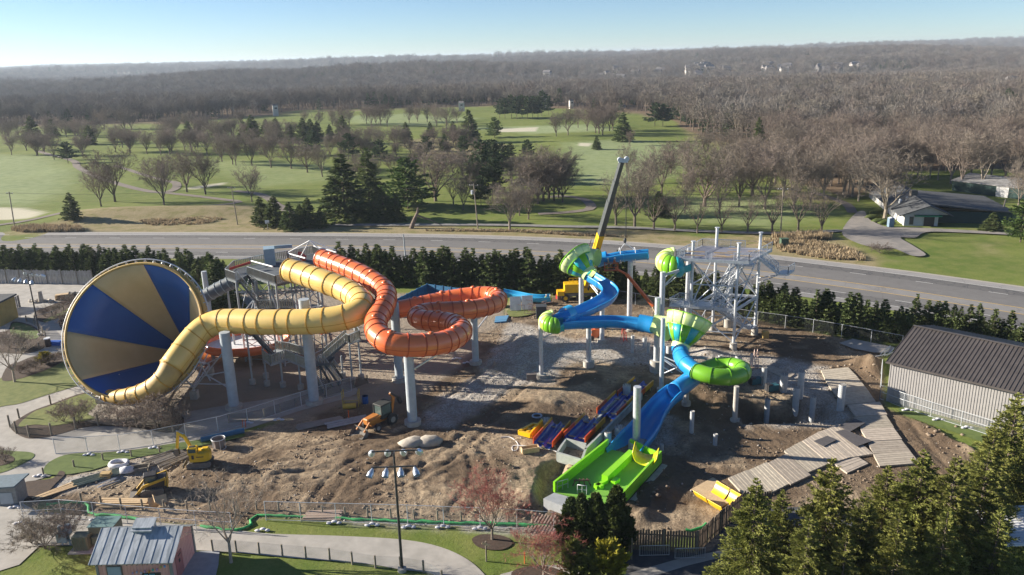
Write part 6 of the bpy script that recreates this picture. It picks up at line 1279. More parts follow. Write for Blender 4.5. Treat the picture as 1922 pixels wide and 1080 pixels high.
# silt sock
sg = nmat('green_netting', (.05, .40, .12), (.03, .28, .08), 6, .8)
for i, pts in enumerate(([(86, 950), (120, 945), (160, 947), (165, 962), (180, 968), (230, 972), (262, 978)], [(378, 990), (430, 996), (466, 992), (476, 972), (500, 969), (600, 974), (720, 979), (860, 984), (960, 986), (1030, 990)], [(1285, 998), (1310, 995), (1325, 986)])):
    P = resample(spline([on(x, y)+Vector((0, 0, .12)) for x, y in pts], 6), .6); mb = MB(); rr = random.Random(i); mb.tube([p+Vector((rr.uniform(-.12, .12), rr.uniform(-.12, .12), 0)) for p in P], [.14+rr.uniform(-.05, .05) for _ in P], 8, caps=True)
    o = mb.build('silt_sock', sg, loc=P[0]); tag(o, ('green netted silt sock on the ground left of the pink hut', 'long green netted silt sock along the wire fence', 'short green silt sock at the dark fence corner')[i], 'silt sock')
# sandbags
sb = nmat('sandbag_white', (.66, .66, .70), (.5, .5, .54), 4, .8)
for i, (px, py, dsc) in enumerate(((168, 856, 'on the plaza lawn left of the posts'), (232, 851, 'on the plaza lawn in the middle'), (291, 843, 'left of the log pile'), (75, 896, 'by the left temporary fence'), (30, 955, 'beside the ticket booth'), (40, 985, 'by the brown bush'), (182, 978, 'right of the brown bush'), (494, 998, 'at the left end of the lawn fence'), (628, 984, 'by the lawn fence left of the light pole'), (700, 988, 'by the lawn fence near the light pole'), (768, 992, 'by the lawn fence right of the light pole'), (832, 992, 'by the lawn fence left of the first red tree'), (902, 995, 'by the lawn fence beside the first red tree'), (1704, 772, 'at the shed fence, near corner'), (1762, 790, 'at the shed fence, middle'), (1816, 805, 'at the shed fence, right end'), (466, 796, 'beside orange cones on the shaded walk'), (524, 790, 'on dark ground left of the cones'), (878, 683, 'beside the right orange slide column'), (858, 675, 'on the ground behind the orange loop'))):
    p = on(px, py); mb = MB()
    for k in range(3): mb.blob(p+Vector((-.5+.45*k, .1*(k % 2), .14+.08*(k == 1))), (.28, .19, .11), i*5+k, 10, 6, .12)
    o = mb.build('sandbag', sb, loc=p); tag(o, f'white sandbags {dsc}', 'sandbags', 'sandbags along the fences')
# ================================================================ BUILDINGS
roofb = nmat('roof_brown_metal', (.10, .088, .084), (.075, .066, .063), .6, .55, .1); wallg = nmat('wall_grey_metal', (.35, .34, .335), (.31, .30, .30), 1, .6, .1)
A = at(1663, 753); dF = (at(1881, 811)-A).normalized(); nF = Vector((-dF.y, dF.x, 0)); nF = nF if nF.y > 0 else -nF
he = lift(1662, 677, 1663, 753); dr_ = Vector(ray(1721, 613)); tt = (A-Vector(CAM)).dot(dF)/dr_.dot(dF); Rg = Vector(CAM)+dr_*tt; hw = (Rg-A).dot(nF); hr_ = Rg.z; LS = 46
sh = empty('metal_shed', tuple(A), 'long grey metal shed with brown ribbed roof at the right edge', 'shed')
def P3(u, v, z): return A+dF*u+nF*v+Vector((0, 0, z))
mb = MB(); mb.add([P3(0, 0, -.2), P3(LS, 0, -.2), P3(LS, hw*2, -.2), P3(0, hw*2, -.2), P3(0, 0, he-.05), P3(LS, 0, he-.05), P3(LS, hw*2, he-.05), P3(0, hw*2, he-.05), P3(0, hw, hr_-.12), P3(LS, hw, hr_-.12)], [(0, 1, 5, 4), (2, 3, 7, 6), (0, 4, 8, 7, 3), (1, 2, 6, 9, 5)])
for k in range(int(LS/.30)): u = .1+k*.30; mb.box(P3(u, -.015, he/2-.05), (.09, .05, he), math.atan2(dF.y, dF.x))
mb.build('wall', wallg, sh)
mb = MB(); ov = .45; sl = (hr_-he)/hw
for sgn in (0, 1):
    v0 = -ov if not sgn else hw*2+ov; z0 = he-ov*sl; q = [P3(-.4, v0, z0), P3(LS+.4, v0, z0), P3(LS+.4, hw, hr_), P3(-.4, hw, hr_)]
    mb.add(q+[p-Vector((0, 0, .12)) for p in q], [(0, 1, 2, 3), (7, 6, 5, 4), (0, 4, 5, 1), (1, 5, 6, 2), (3, 7, 4, 0)])
    for k in range(int((LS+.8)/.45)): u = -.38+k*.45; mb.bar(P3(u, v0, z0+.03), P3(u, hw, hr_+.03), .05, .05)
mb.build('roof', roofb, sh); mb = MB(); mb.bar(P3(-.4, hw, hr_+.06), P3(LS, hw, hr_+.06), .4, .06); mb.build('ridge_cap', roofb, sh); mb = MB(); mb.bar(P3(-.42, -ov-.02, he-ov*sl-.1), P3(LS, -ov-.02, he-ov*sl-.1), .06, .22); mb.build('eave_trim', roofb, sh)
area('shed_base_strip', [(1664, 756), (1881, 814), (1940, 832), (1940, 828)], nmat('tan_gravel', (.42, .34, .2)), .095, smooth=False)
# pink hut
hx0, hx1, hy0, hy1 = -35.0, -28.9, 57.2, 61.9; hm = (hy0+hy1)/2
pk = nmat('pink_boards', (.78, .42, .37), (.68, .35, .31), 3, .8, stretch=(1, 1, .2)); tin = nmat('rusty_tin_roof', (.24, .28, .32), (.46, .50, .54), 1.0, .5, .35, stretch=(2.5, .25, 1), contrast=(.4, .6)); hut = empty('pink_hut', ((hx0+hx1)/2, hm, 0), 'pink wooden hut with worn tin roof at the bottom left', 'hut')
mb = MB(); mb.add([(hx0, hy0, 0), (hx1, hy0, 0), (hx1, hy1, 0), (hx0, hy1, 0), (hx0, hy0, 2.7), (hx1, hy0, 2.7), (hx1, hy1, 2.7), (hx0, hy1, 2.7), (hx0, hm, 4.1), (hx1, hm, 4.1)], [(0, 1, 5, 4), (2, 3, 7, 6), (1, 2, 6, 9, 5), (3, 0, 4, 8, 7)])
for k in range(24): mb.box((hx0+.12+k*.26, hy0-.012, 1.35), (.03, .03, 2.7))
for k in range(17): mb.box((hx1+.012, hy0+.15+k*.28, 1.4), (.03, .03, 2.7))
mb.build('wall', pk, hut)
mb = MB()
for s_ in (-1, 1):
    ye = hm+s_*(hm-hy0+.45); zr = 4.25; ze = 2.7-.1; q = [Vector((hx0-.45, ye, ze)), Vector((hx1+.45, ye, ze)), Vector((hx1+.45, hm, zr)), Vector((hx0-.45, hm, zr))]
    mb.add(q+[v-Vector((0, 0, .06)) for v in q], [(0, 1, 2, 3), (7, 6, 5, 4), (0, 4, 5, 1), (1, 5, 6, 2), (3, 7, 4, 0)])
    for k in range(10): x = hx0-.4+k*.72; mb.bar((x, ye, ze+.01), (x, hm, zr+.01), .05, .03)
rf = mb.build('roof', tin, hut)
cu = MB(); q = [Vector((-32.7, 58.9, 4.25)), Vector((-30.9, 58.9, 4.25)), Vector((-30.9, 60.2, 4.75)), Vector((-32.7, 60.2, 4.75))]; cu.add(q+[v-Vector((0, 0, .06)) for v in q], [(0, 1, 2, 3), (7, 6, 5, 4), (0, 4, 5, 1), (1, 5, 6, 2), (3, 7, 4, 0), (2, 6, 7, 3)]); cu.box((-31.8, 59.6, 4.2), (1.6, 1.0, .5)); cu.build('roof_vent', tin, rf, world=False).location = -hut.location
mb = MB(); [mb.box((hx0+.2+k*.42, hy0-.25, 2.52), (.08, .5, .12)) for k in range(15)]; mb.build('rafter_ends', wood, hut)
mb = MB()
for x, y in ((hx0, hy0), (hx1, hy0), (hx1, hy1)): mb.bar((x, y, 0), (x, y, 2.68), .2)
mb.build('corner_post', nmat('grey_trim', (.28, .28, .27)), hut)
mb = MB(); mb.box((hx0+1.4, hy0-.03, 1.55), (1.3, .08, 1.25)); fr = mb.build('window', nmat('trim_dark', (.14, .13, .12)), hut); mb = MB(); mb.box((hx0+1.4, hy0-.08, 1.55), (1.1, .05, 1.05)); mb.build('shutter', nmat('shutter_blue_grey', (.33, .40, .48)), fr, world=False).location = -hut.location
mb = MB(); mb.box((hx1+.03, hy0+1.5, 1.15), (.06, 1.3, 2.2)); dd_ = mb.build('door', nmat('pink_door', (.46, .17, .16)), hut); mb = MB(); mb.box((hx1+.08, hy0+1.5, 1.5), (.03, .25, .3)); mb.box((hx1+.08, hy0+1.6, 2.0), (.03, .5, .08)); mb.build('door_plate', darkm, dd_, world=False).location = -hut.location
for k, cc_ in enumerate(((.5, .35, .5), (.55, .5, .6), (.6, .55, .6), (.5, .3, .5), (.6, .25, .05), (.1, .45, .35), (.45, .25, .5), (.5, .5, .15), (.2, .4, .7))):
    mb = MB(); mb.blob((hx0+3.0+k*.34, hy0-.25, 1.55+.012*(k-1)**2+(.1 if k % 2 else 0)), (.1, .1, .12), k, 8, 5, .03); mb.build('paper_lantern', nmat('lantern_%s' % k, cc_), hut)
mb = MB(); mb.box((hx0+4.4, hy0-.04, 1.28), (1.55, .06, .26)); sg_ = mb.build('sign_board', darkm, hut); mb = MB(); [mb.box((hx0+3.9+k*.16, hy0-.08, 1.28), (.11, .02, .13)) for k in (0, 1, 2.6, 3.6, 4.6)]; mb.build('sign_lettering', nmat('sign_cyan', (.05, .35, .5)), sg_, world=False).location = -hut.location
# clubhouse
gf = .0; ch_ = empty('clubhouse', tuple(atg(1730, 426)), 'low clubhouse with grey shingle roof, white front and dark green wing', 'building'); shg = nmat('shingle_grey', (.085, .09, .10), (.06, .065, .07), 1.5, .9); whw = nmat('white_wall', (.5, .5, .5), (.52, .52, .53), 1, .8); dkg = nmat('dark_green_wall', (.022, .055, .05), (.018, .045, .04), 1, .8)
fl_ = atg(1690, 426); fr_ = atg(1784, 427); zg = fl_.z; bk_dir = (atg(1716, 344)-atg(1747, 425)); bk_dir.z = 0; bk_dir.normalize(); fd = (fr_-fl_); fd.z = 0; wF = fd.length; fd.normalize(); bk_dir = (Vector((-fd.y, fd.x, 0))*.97+bk_dir*.25).normalized() if bk_dir.y > 0 else Vector((0, 1, 0))
def C3(u, v, z): return Vector((fl_.x, fl_.y, zg))+fd*u+bk_dir*v+Vector((0, 0, z))
mb = MB(); W_ = wF; mb.add([C3(1, 1.2, -.5), C3(W_-2.6, 1.2, -.5), C3(W_-2.6, 42, -.5), C3(1, 42, -.5), C3(1, 1.2, 2.9), C3(W_-2.6, 1.2, 2.9), C3(W_-2.6, 42, 2.9), C3(1, 42, 2.9)], [(0, 1, 5, 4), (1, 2, 6, 5), (2, 3, 7, 6), (3, 0, 4, 7)]); mb.build('wall', whw, ch_)
mb = MB(); mb.add([C3(.2, .6, 2.9), C3(W_-.2, .6, 2.9), C3(W_/2+.6, .6, 4.9)], [(0, 1, 2)]); mb.build('gable', nmat('gable_grey', (.34, .35, .34)), ch_)
mb = MB()
for a, b_ in ((-.4, W_/2+.6), (W_+.4, W_/2+.6)):
    q = [C3(a, 0, 2.75), C3(a, 44, 2.75), C3(b_, 44, 5.2), C3(b_, 0, 5.2)]; mb.add(q+[v-Vector((0, 0, .25)) for v in q], [(0, 1, 2, 3), (7, 6, 5, 4), (0, 4, 5, 1), (1, 5, 6, 2), (2, 6, 7, 3), (3, 7, 4, 0)])
mb.build('roof', shg, ch_)
mb = MB(); q = [C3(W_/2+1.5, 5, 4.75), C3(W_+15.5, 3.5, 3.0), C3(W_+15.5, 27, 3.0), C3(W_/2+1.5, 27, 4.75)]; mb.add(q+[v-Vector((0, 0, .3)) for v in q], [(0, 1, 2, 3), (7, 6, 5, 4), (0, 4, 5, 1), (1, 5, 6, 2), (2, 6, 7, 3), (3, 7, 4, 0)]); mb.build('wing_roof', shg, ch_)
mb = MB(); mb.add([C3(W_-2.6, 5.6, -.5), C3(W_+14.8, 4.4, -.5), C3(W_+14.8, 26, -.5), C3(W_-2.6, 26, -.5), C3(W_-2.6, 5.6, 2.9), C3(W_+14.8, 4.4, 2.8), C3(W_+14.8, 26, 2.8), C3(W_-2.6, 26, 2.8)], [(0, 1, 5, 4), (1, 2, 6, 5), (2, 3, 7, 6), (3, 0, 4, 7)]); mb.build('wing_wall', dkg, ch_)
mb = MB(); mb.box(C3(6.6, 1.1, 1.1), (2.3, .15, 2.3), math.atan2(fd.y, fd.x)); mb.build('door', nmat('door_dark', (.05, .04, .04)), ch_); mb = MB(); mb.box(C3(2.6, 1.1, 1.3), (.9, .15, 1.9), math.atan2(fd.y, fd.x)); mb.build('window', nmat('glass_dark', (.06, .07, .07), None, 1, .2), ch_); mb = MB(); mb.box(C3(6.2, .7, 2.55), (6, .9, .35), math.atan2(fd.y, fd.x)); mb.build('awning', nmat('awning_green', (.03, .2, .12)), ch_)
mb = MB(); mb.box(C3(W_/2+.6, 16, 5.6), (1.6, 1.2, 1.4)); mb.build('chimney', nmat('chimney_brown', (.16, .14, .12)), ch_)
for u, v in ((2.2, 12), (4.6, 15)): mb = MB(); q = C3(u, v, 3.4); mb.cyl(q, q+Vector((0, 0, .9)), .3, n=10); mb.cyl(q+Vector((0, 0, .9)), q+Vector((0, 0, 1.3)), .5, .2, n=10); mb.build('roof_vent', galv, ch_)
brn = empty('barn', tuple(atg(1820, 362)), 'long dark green barn with white door behind the clubhouse', 'barn'); a_ = atg(1786, 358); b2_ = atg(1900, 373); fdb = (b2_-a_); fdb.z = 0; LB = fdb.length+6; fdb.normalize(); nb = Vector((-fdb.y, fdb.x, 0))
def D3(u, v, z): return a_+fdb*u+nb*v+Vector((0, 0, z))
mb = MB(); mb.add([D3(0, 0, -.5), D3(LB, 0, -.5), D3(LB, 9, -.5), D3(0, 9, -.5), D3(0, 0, 3.2), D3(LB, 0, 3.2), D3(LB, 9, 3.2), D3(0, 9, 3.2)], [(0, 1, 5, 4), (1, 2, 6, 5), (2, 3, 7, 6), (3, 0, 4, 7)]); mb.build('wall', dkg, brn)
mb = MB(); q = [D3(-.4, -.4, 3.15), D3(LB+.4, -.4, 3.15), D3(LB+.4, 9.4, 4.4), D3(-.4, 9.4, 4.4)]; mb.add(q+[v-Vector((0, 0, .2)) for v in q], [(0, 1, 2, 3), (7, 6, 5, 4), (0, 4, 5, 1), (1, 5, 6, 2), (2, 6, 7, 3), (3, 7, 4, 0)]); mb.build('roof', nmat('barn_roof', (.17, .165, .16), (.3, .3, .3), 1, .8), brn); mb = MB(); mb.box(D3(LB*.62, -.06, 1.4), (3.4, .12, 2.9), math.atan2(fdb.y, fdb.x)); mb.build('door', whw, brn)
p = atg(1671, 426); pj = empty('portable_toilet', tuple(p), 'blue grey portable toilet left of the clubhouse front', 'toilet'); mb = MB(); mb.box(p+Vector((0, 0, 1.1)), (1.2, 1.2, 2.2)); mb.build('cabin', nmat('toilet_blue', (.16, .24, .32)), pj); mb = MB(); mb.blob(p+Vector((0, 0, 2.2)), (.62, .62, .25), 1, 10, 6, .01); mb.build('roof', wht, pj); mb = MB(); mb.box(p+Vector((0, -.62, 1.05)), (.85, .04, 1.8)); mb.build('door', nmat('toilet_door', (.2, .29, .38)), pj)
o = MB(); q = atg(1703, 424); P = [(1636, 404), (1650, 400), (1672, 404), (1684, 414), (1660, 412), (1640, 410)]
for k, (px, py) in enumerate(((1640, 411), (1652, 418), (1664, 421), (1648, 402))): p = atg(px, py); mb = MB(); mb.blob(p+Vector((0, 0, .4)), (2.2, .8, .7), k, 12, 6, .2); tag(mb.build('clipped_hedge', f_arb, loc=p), f'low clipped hedge round the big pale tree, {ords(4)[[0,2,3,1][k]]}', 'hedge', 'clipped hedges round the pale tree')
# yellow wall corner, booth, white roofed shelter
p = at(-8, 606); yb = empty('yellow_building', tuple(p), 'corner of a yellow building with grey roof at the left edge', 'building'); mb = MB(); q = at(8, 612); mb.box(q+Vector((-3.2, 2, 2.0)), (6, 5, 4.0)); mb.build('wall', nmat('ochre_wall', (.45, .32, .10)), yb); mb = MB(); mb.box(q+Vector((-3.2, 2, 4.15)), (6.6, 5.6, .3)); mb.build('roof', shg, yb)
p = at(14, 950); bt = empty('ticket_booth', tuple(p), 'small grey booth with slanted roof at the left edge behind the brown bush', 'booth'); mb = MB(); mb.box(p+Vector((0, .8, 1.05)), (2.3, 1.7, 2.1)); mb.build('cabin', nmat('booth_grey', (.27, .27, .27), (.2, .2, .2), 3, .8), bt); mb = MB(); mb.box(p+Vector((-.6, .7, 2.3)), (4.2, 2.6, .15), 0, ry=-.06); mb.build('roof', nmat('booth_roof', (.13, .18, .22), (.1, .14, .17), 3, .7), bt); mb = MB(); mb.box(p+Vector((.1, -.07, .9)), (1.3, .05, 1.2)); mb.build('hatch', nmat('booth_hatch', (.38, .42, .46)), bt)
p = at(1905, 1010); ws = empty('shelter', tuple(p), 'shelter with white ribbed roof behind the big spruces at the lower right', 'shelter'); mb = MB(); c_ = at(1925, 985, 2.8); mb.box(c_, (7.5, 5.5, .15), .06); [mb.box(c_+Vector((0, -2.6+k*.4, .1)), (7.5, .06, .06), .06) for k in range(14)]; mb.build('roof', wht, ws); mb = MB(); [mb.cyl((c_.x+a, c_.y+b_, 0), (c_.x+a, c_.y+b_, 2.75), .1, n=8) for a in (-3.4, 3.4) for b_ in (-2.4, 2.4)]; mb.build('posts', galv, ws)
# ================================================================ POLES AND WIRES
flo_ = nmat('aluminium_shade', (.62, .68, .76), (.54, .6, .68), 3, .3, .6)
def light_pole(px, py, tpx, tpy, label, rows, rz=0):
    b_ = on(px, py); zt_ = lift(tpx, tpy, px, py); top = Vector((b_.x, b_.y, zt_)); root = empty('floodlight_pole', tuple(b_), label, 'light pole'); mb = MB(); mb.cyl(b_, top, .13, .09, n=10); mb.build('pole', darkm, root); f = MB(); f.cyl(b_-Vector((0, 0, .2)), b_+Vector((0, 0, .35)), .38, n=14); f.build('footing', conc, root)
    ex = Vector((math.cos(rz), math.sin(rz), 0)); ey = Vector((-ex.y, ex.x, 0))
    for (dz, hw_, off) in rows:
        a = MB(); cc_ = top+Vector((0, 0, dz))+ey*off; a.bar(cc_-ex*hw_, cc_+ex*hw_, .1); 
        if off: a.bar(top+Vector((0, 0, dz)), cc_, .08)
        a.build('crossarm', darkm, root)
        for k in range(4):
            q = cc_+ex*(-hw_+.15+k*(2*hw_-.3)/3); aim = (Vector((.25*(1.5-k)*-1, -.85 if off <= 0 else .85, -.75))).normalized(); fl = MB(); fl.cyl(q+aim*.1, q+aim*.5, .10, .27, n=14, caps=True); fl.cyl(q+aim*.5, q+aim*.85, .27, .28, n=14, caps=False); o = fl.build('floodlight', flo_, root)
    return root
light_pole(755, 1072, 744, 852, 'tall dark floodlight pole with eight shaded lamps in the bottom foreground', [(.0, 1.9, .5), (-.9, 1.8, -.5)], .02)
light_pole(75, 630, 53, 515, 'tall dark floodlight pole in the bed at the left', [(0, 2.2, .7), (-.5, 2.2, -.7)], -.5)
def upole(px, py, tpx, tpy, label, arms=True, r=.14, name='utility_pole', mat_=None):
    b_ = atg(px, py); t_ = atY(tpx, tpy, b_.y); root = empty(name, tuple(b_), label, 'utility pole'); mb = MB(); mb.cyl(b_, t_, r*1.2, r*.8, n=8); mb.build('pole', mat_ or nmat('pole_wood', (.30, .26, .21), (.22, .19, .15), 2, .9), root)
    if arms: a = MB(); a.bar(t_+Vector((-1.1, .3, -.5)), t_+Vector((1.1, -.3, -.5)), .12); a.build('crossarm', wood, root); a = MB(); [a.cyl(t_+Vector((x, -.27*x, -.42)), t_+Vector((x, -.27*x, -.2)), .06, n=6) for x in (-1, -.4, 1)]; a.build('insulator', wht, root)
    return b_, t_
UPs = [upole(28, 430, 17, 360, 'leaning wooden utility pole at the far left'), upole(446, 422, 434, 350, 'leaning wooden utility pole behind the dry mound'), upole(897, 430, 889, 345, 'utility pole with transformer in the middle of the picture'), upole(1465, 441, 1470, 352, 'utility pole behind the steel tower')]
b_, t_ = UPs[2]; mb = MB(); mb.cyl(t_+Vector((-.45, -.3, -2.6)), t_+Vector((-.45, -.3, -1.6)), .32, n=12); o = mb.build('transformer', galv, C.objects.get('utility_pole.002'))
upole(761, 482, 757, 440, 'plain grey pole rising from the hedge behind the orange slide', False, .14, 'lamp_post', gald); upole(1877, 412, 1888, 374, 'short pale pole leaning right beside the clubhouse', False, .2)
wm_ = nmat('wire_dark', (.06, .06, .06), None, 1, .6)
tp = [Vector((UPs[0][1].x-60, UPs[0][1].y+6, UPs[0][1].z))]+[u[1] for u in UPs]+[Vector((UPs[3][1].x+60, UPs[3][1].y-28, UPs[3][1].z))]
for k, (dx, dz) in enumerate(((-1, -.3), (1, -.3), (0, -2.2))):
    mb = MB()
    for a, b2_ in zip(tp[:-1], tp[1:]): mb.tube([a.lerp(b2_, t/12)+Vector((dx, 0, dz-4*1.0*(t/12)*(1-t/12))) for t in range(13)], .018, 4)
    tag(mb.build('power_line', wm_, loc=tp[0]), ('overhead power line on the left arm ends of the utility poles', 'overhead power line on the right arm ends of the utility poles', 'lowest cable slung between the utility poles')[k], 'power line')
p = atg(1471, 462); b3 = empty('utility_cabinet', tuple(p), 'green utility cabinet at the foot of the pole behind the tower', 'cabinet'); mb = MB(); mb.box(p+Vector((0, 0, .8)), (1.6, 1.3, 1.6)); mb.build('cabinet_body', nmat('cabinet_green', (.06, .11, .07)), b3); mb = MB(); mb.box(p+Vector((0, 0, 1.68)), (1.8, 1.5, .12)); mb.build('lid', nmat('cabinet_green', (.06, .11, .07)), b3)
p = atg(503, 431); b3 = empty('road_sign', tuple(p), 'small white sign board on a post by the verge spruces', 'sign'); mb = MB(); mb.cyl(p, p+Vector((0, 0, 2)), .05, n=6); mb.build('post', galv, b3); mb = MB(); mb.box(p+Vector((0, -.06, 2.0)), (1.1, .05, .9)); mb.build('panel', wht, b3)
p = on(913, 1054); b3 = empty('path_sign', tuple(p), 'small wooden arrow sign on a post beside the first red tree', 'sign'); mb = MB(); mb.cyl(p, p+Vector((0, 0, 2.0)), .07, n=7); mb.build('post', postw, b3); mb = MB(); mb.box(p+Vector((0, -.08, 1.75)), (.7, .04, .22), .0, ry=.4); mb.build('arrow_board', woodl, b3)
post(985, 1058, 1.1, 'marker_post', 'orange marker post on the lawn by the second red tree', .05, nmat('marker_orange', (.7, .14, .03)), cat='marker')
dead = atg(772, 429); mb = MB(); mb.tube([dead, dead+Vector((.8, 0, 2)), dead+Vector((1.8, 0, 4)), dead+Vector((2, 0, 5.4))], [.6, .5, .35, .15], 8); mb.tube([dead+Vector((1.6, 0, 3.4)), dead+Vector((3.6, 0, 2.6)), dead+Vector((5.6, 0, 1.8)), dead+Vector((8, 0, .5))], [.3, .25, .15, .05], 6); tag(mb.build('dead_tree', bark, loc=dead), 'broken dead tree stump leaning on the verge', 'dead tree')
# ================================================================ SITE OBJECTS
corr = nmat('corrugated_casing', (.50, .52, .53), (.40, .42, .44), 2, .7, .1)
PL = [(1433, 722, 690, .34), (1470, 735, 703, .46), (1501, 748, 698, .38), (1491, 787, 728, .40), (1438, 793, 749, .32), (1523, 790, 745, .34), (1577, 770, 722, .42), (1410, 688, 664, .22), (1187, 662, 630, .24), (1210, 652, 634, .32), (1217, 663, 644, .24), (1230, 667, 651, .2), (1256, 659, 649, .45), (1298, 811, 772, .24), (1342, 836, 815, .24), (1287, 750, 728, .34), (1251, 775, 756, .36), (1242, 845, 834, .22), (1343, 684, 671, .25), (1351, 684, 667, .28), (1364, 684, 673, .25), (1386, 686, 668, .45), (1176, 738, 723, .5), (1025, 800, 787, .62), (1096, 794, 783, .55), (1163, 816, 801, .58), (1141, 829, 811, .40), (1345, 690, 680, .2)]
WH = {1433: 'with rebar top left of the sunlit mats', 1470: 'thick, between two others behind the pit', 1501: 'tall, behind the pit', 1491: 'tallest, standing in the square pit', 1438: 'at the left edge of the square pit', 1523: 'at the right edge of the square pit', 1577: 'sunlit, beside the timber mats', 1298: 'alone on bare dirt below the green loop', 1342: 'shortest, alone near the timber mats', 1025: 'wide stub with rebar beside the white hose ring', 1096: 'wide stub with rebar behind the lane sections', 1163: 'wide stub with rebar beside the blue trough', 1141: 'plain stub inside the concrete channel wall'}
for i, (px, py, ty, r) in enumerate(PL):
    b_ = on(px, py); h = max(.5, atY(px, ty, b_.y).z-b_.z); near_ = WH.get(px) or ('in the cluster below the tower column, '+ORD[sorted(q[0] for q in PL if 1340 < q[0] < 1392 and q[0] not in WH).index(px)] if 1340 < px < 1392 else 'near the silver columns by the lower funnel, '+ORD[sorted(q[0] for q in PL if q[0] < 1260 and q[0] not in WH).index(px)] if px < 1260 else 'on the dirt right under the green loop' if px < 1300 else 'below the small ladder')
    root = empty('pile_casing', tuple(b_), f'grey concrete pile {near_}', 'pile', 'concrete piles standing out of the ground'); mb = MB(); n_ = int(h/.25)
    prof = []; 
    for k in range(n_+1): z = h*k/n_; prof += [(z, r), (z+.06, r*1.03), (z+.12, r)]
    V = []; q_ = 16
    for z, rr in prof[:-2]:
        for k in range(q_): a = 2*PI*k/q_; V.append((b_.x+rr*math.cos(a), b_.y+rr*math.sin(a), b_.z-.3+z+.3*(z > 0)))
    m_ = len(V)//q_; mb.add(V, [(j*q_+k, j*q_+(k+1) % q_, (j+1)*q_+(k+1) % q_, (j+1)*q_+k) for j in range(m_-1) for k in range(q_)], True); mb.build('casing', corr, root)
    c_ = MB(); c_.cyl((b_.x, b_.y, b_.z+h-.12), (b_.x, b_.y, b_.z+h-.04), r*.93, n=16); c_.build('concrete_core', conc, root)
    if r > .3: rb_ = MB(); [rb_.cyl((b_.x+r*.7*math.cos(2*PI*k/8), b_.y+r*.7*math.sin(2*PI*k/8), b_.z+h-.1), (b_.x+r*.7*math.cos(2*PI*k/8), b_.y+r*.7*math.sin(2*PI*k/8), b_.z+h+.28), .025, n=5) for k in range(8)]; rb_.build('rebar', nmat('rebar', (.2, .19, .2), None, 1, .7, .4), root)
# timber mats
matw = nmat('mat_timber', (.45, .40, .33), (.31, .27, .225), 1.6, .9, stretch=(1, 1, 1), objrand=.16, contrast=(.3, .72)); rubber = nmat('rubber_mat', (.10, .095, .10), (.075, .07, .075), 3, .8)
def mat_quad(q, z, name, label, cat, mt_, group=None, planks=9):
    P = [at(x, y, z) for x, y in q]; c_ = sum(P, Vector())/4; root = empty(name, tuple(c_), label, cat, group); bed = MB()
    if planks:
        for k in range(planks):
            t0, t1 = k/planks, (k+.975)/planks; a0_, a1_ = P[0].lerp(P[3], t0), P[0].lerp(P[3], t1); b0_, b1_ = P[1].lerp(P[2], t0), P[1].lerp(P[2], t1); V = [a0_, b0_, b1_, a1_]; j = .006*((k*7) % 5)
            V = [v+Vector((0, 0, j)) for v in V]; bed.add(V+[v-Vector((0, 0, .2)) for v in V], [(3, 2, 1, 0), (0, 1, 5, 4), (1, 2, 6, 5), (2, 3, 7, 6), (3, 0, 4, 7)])
    else: bed.add(P+[v-Vector((0, 0, .05)) for v in P], [(3, 2, 1, 0), (0, 1, 5, 4), (1, 2, 6, 5), (2, 3, 7, 6), (3, 0, 4, 7)])
    bed.build('boards', mt_, root); return root
NTH = 'first second third fourth fifth sixth seventh eighth'.split()
def road_of_mats(Lf, Rt, n_, z, where, group, planks=15):
    A_ = resample([Vector((*p, 0)) for p in Lf], 1); B_ = resample([Vector((*p, 0)) for p in Rt], 1); rr = random.Random(8)
    for k in range(n_):
        f = lambda S_, t: S_[min(len(S_)-1, int(t*(len(S_)-1)))]; t0, t1 = k/n_, (k+.985)/n_; j = rr.uniform(-4, 4); e = rr.uniform(-1.2, 1.2)
        a0_, a1_, b0_, b1_ = f(A_, t0), f(A_, t1), f(B_, t0), f(B_, t1); dj = (b0_-a0_).normalized()*j
        q = [(a0_+dj), (b0_+dj), (b1_+dj), (a1_+dj)]; mat_quad([(v.x, v.y+e*.3) for v in q], z+.04*(k % 2), 'timber_mat', f'{NTH[k]} timber mat {where}', 'timber mat', matw, group, planks)
road_of_mats([(1543, 694), (1556, 722), (1578, 748), (1600, 780), (1612, 800), (1632, 832), (1655, 876)], [(1594, 689), (1618, 714), (1640, 742), (1668, 790), (1690, 820), (1712, 848), (1730, 870)], 8, .16, 'from the top of the mat road beside the pile', 'timber mats of the long mat road')
road_of_mats([(1578, 798), (1536, 813), (1501, 834), (1451, 861), (1409, 880), (1366, 898)], [(1641, 853), (1592, 861), (1557, 873), (1501, 897), (1441, 927), (1400, 934)], 6, .18, 'from the right of the branch towards the yellow half pipe', 'timber mats of the branch road')
mat_quad([(1428, 690), (1447, 686), (1492, 702), (1478, 712)], .14, 'timber_mat', 'timber mat lying behind the thick pile', 'timber mat', matw)
mat_quad([(1562, 868), (1606, 855), (1630, 870), (1590, 888)], .12, 'timber_mat', 'loose timber mat with coiled cable below the branch road', 'timber mat', matw)
for q, l_ in (([(1573, 800), (1605, 786), (1624, 794), (1596, 810)], 'farthest of three'), ([(1568, 810), (1586, 806), (1636, 828), (1608, 838)], 'largest of three'), ([(1527, 828), (1553, 818), (1570, 826), (1546, 838)], 'leftmost of three')): mat_quad(q, .34, 'rubber_mat', f'dark rubber mat on the timber mats, {l_}', 'rubber mat', rubber, 'rubber mats', 0)
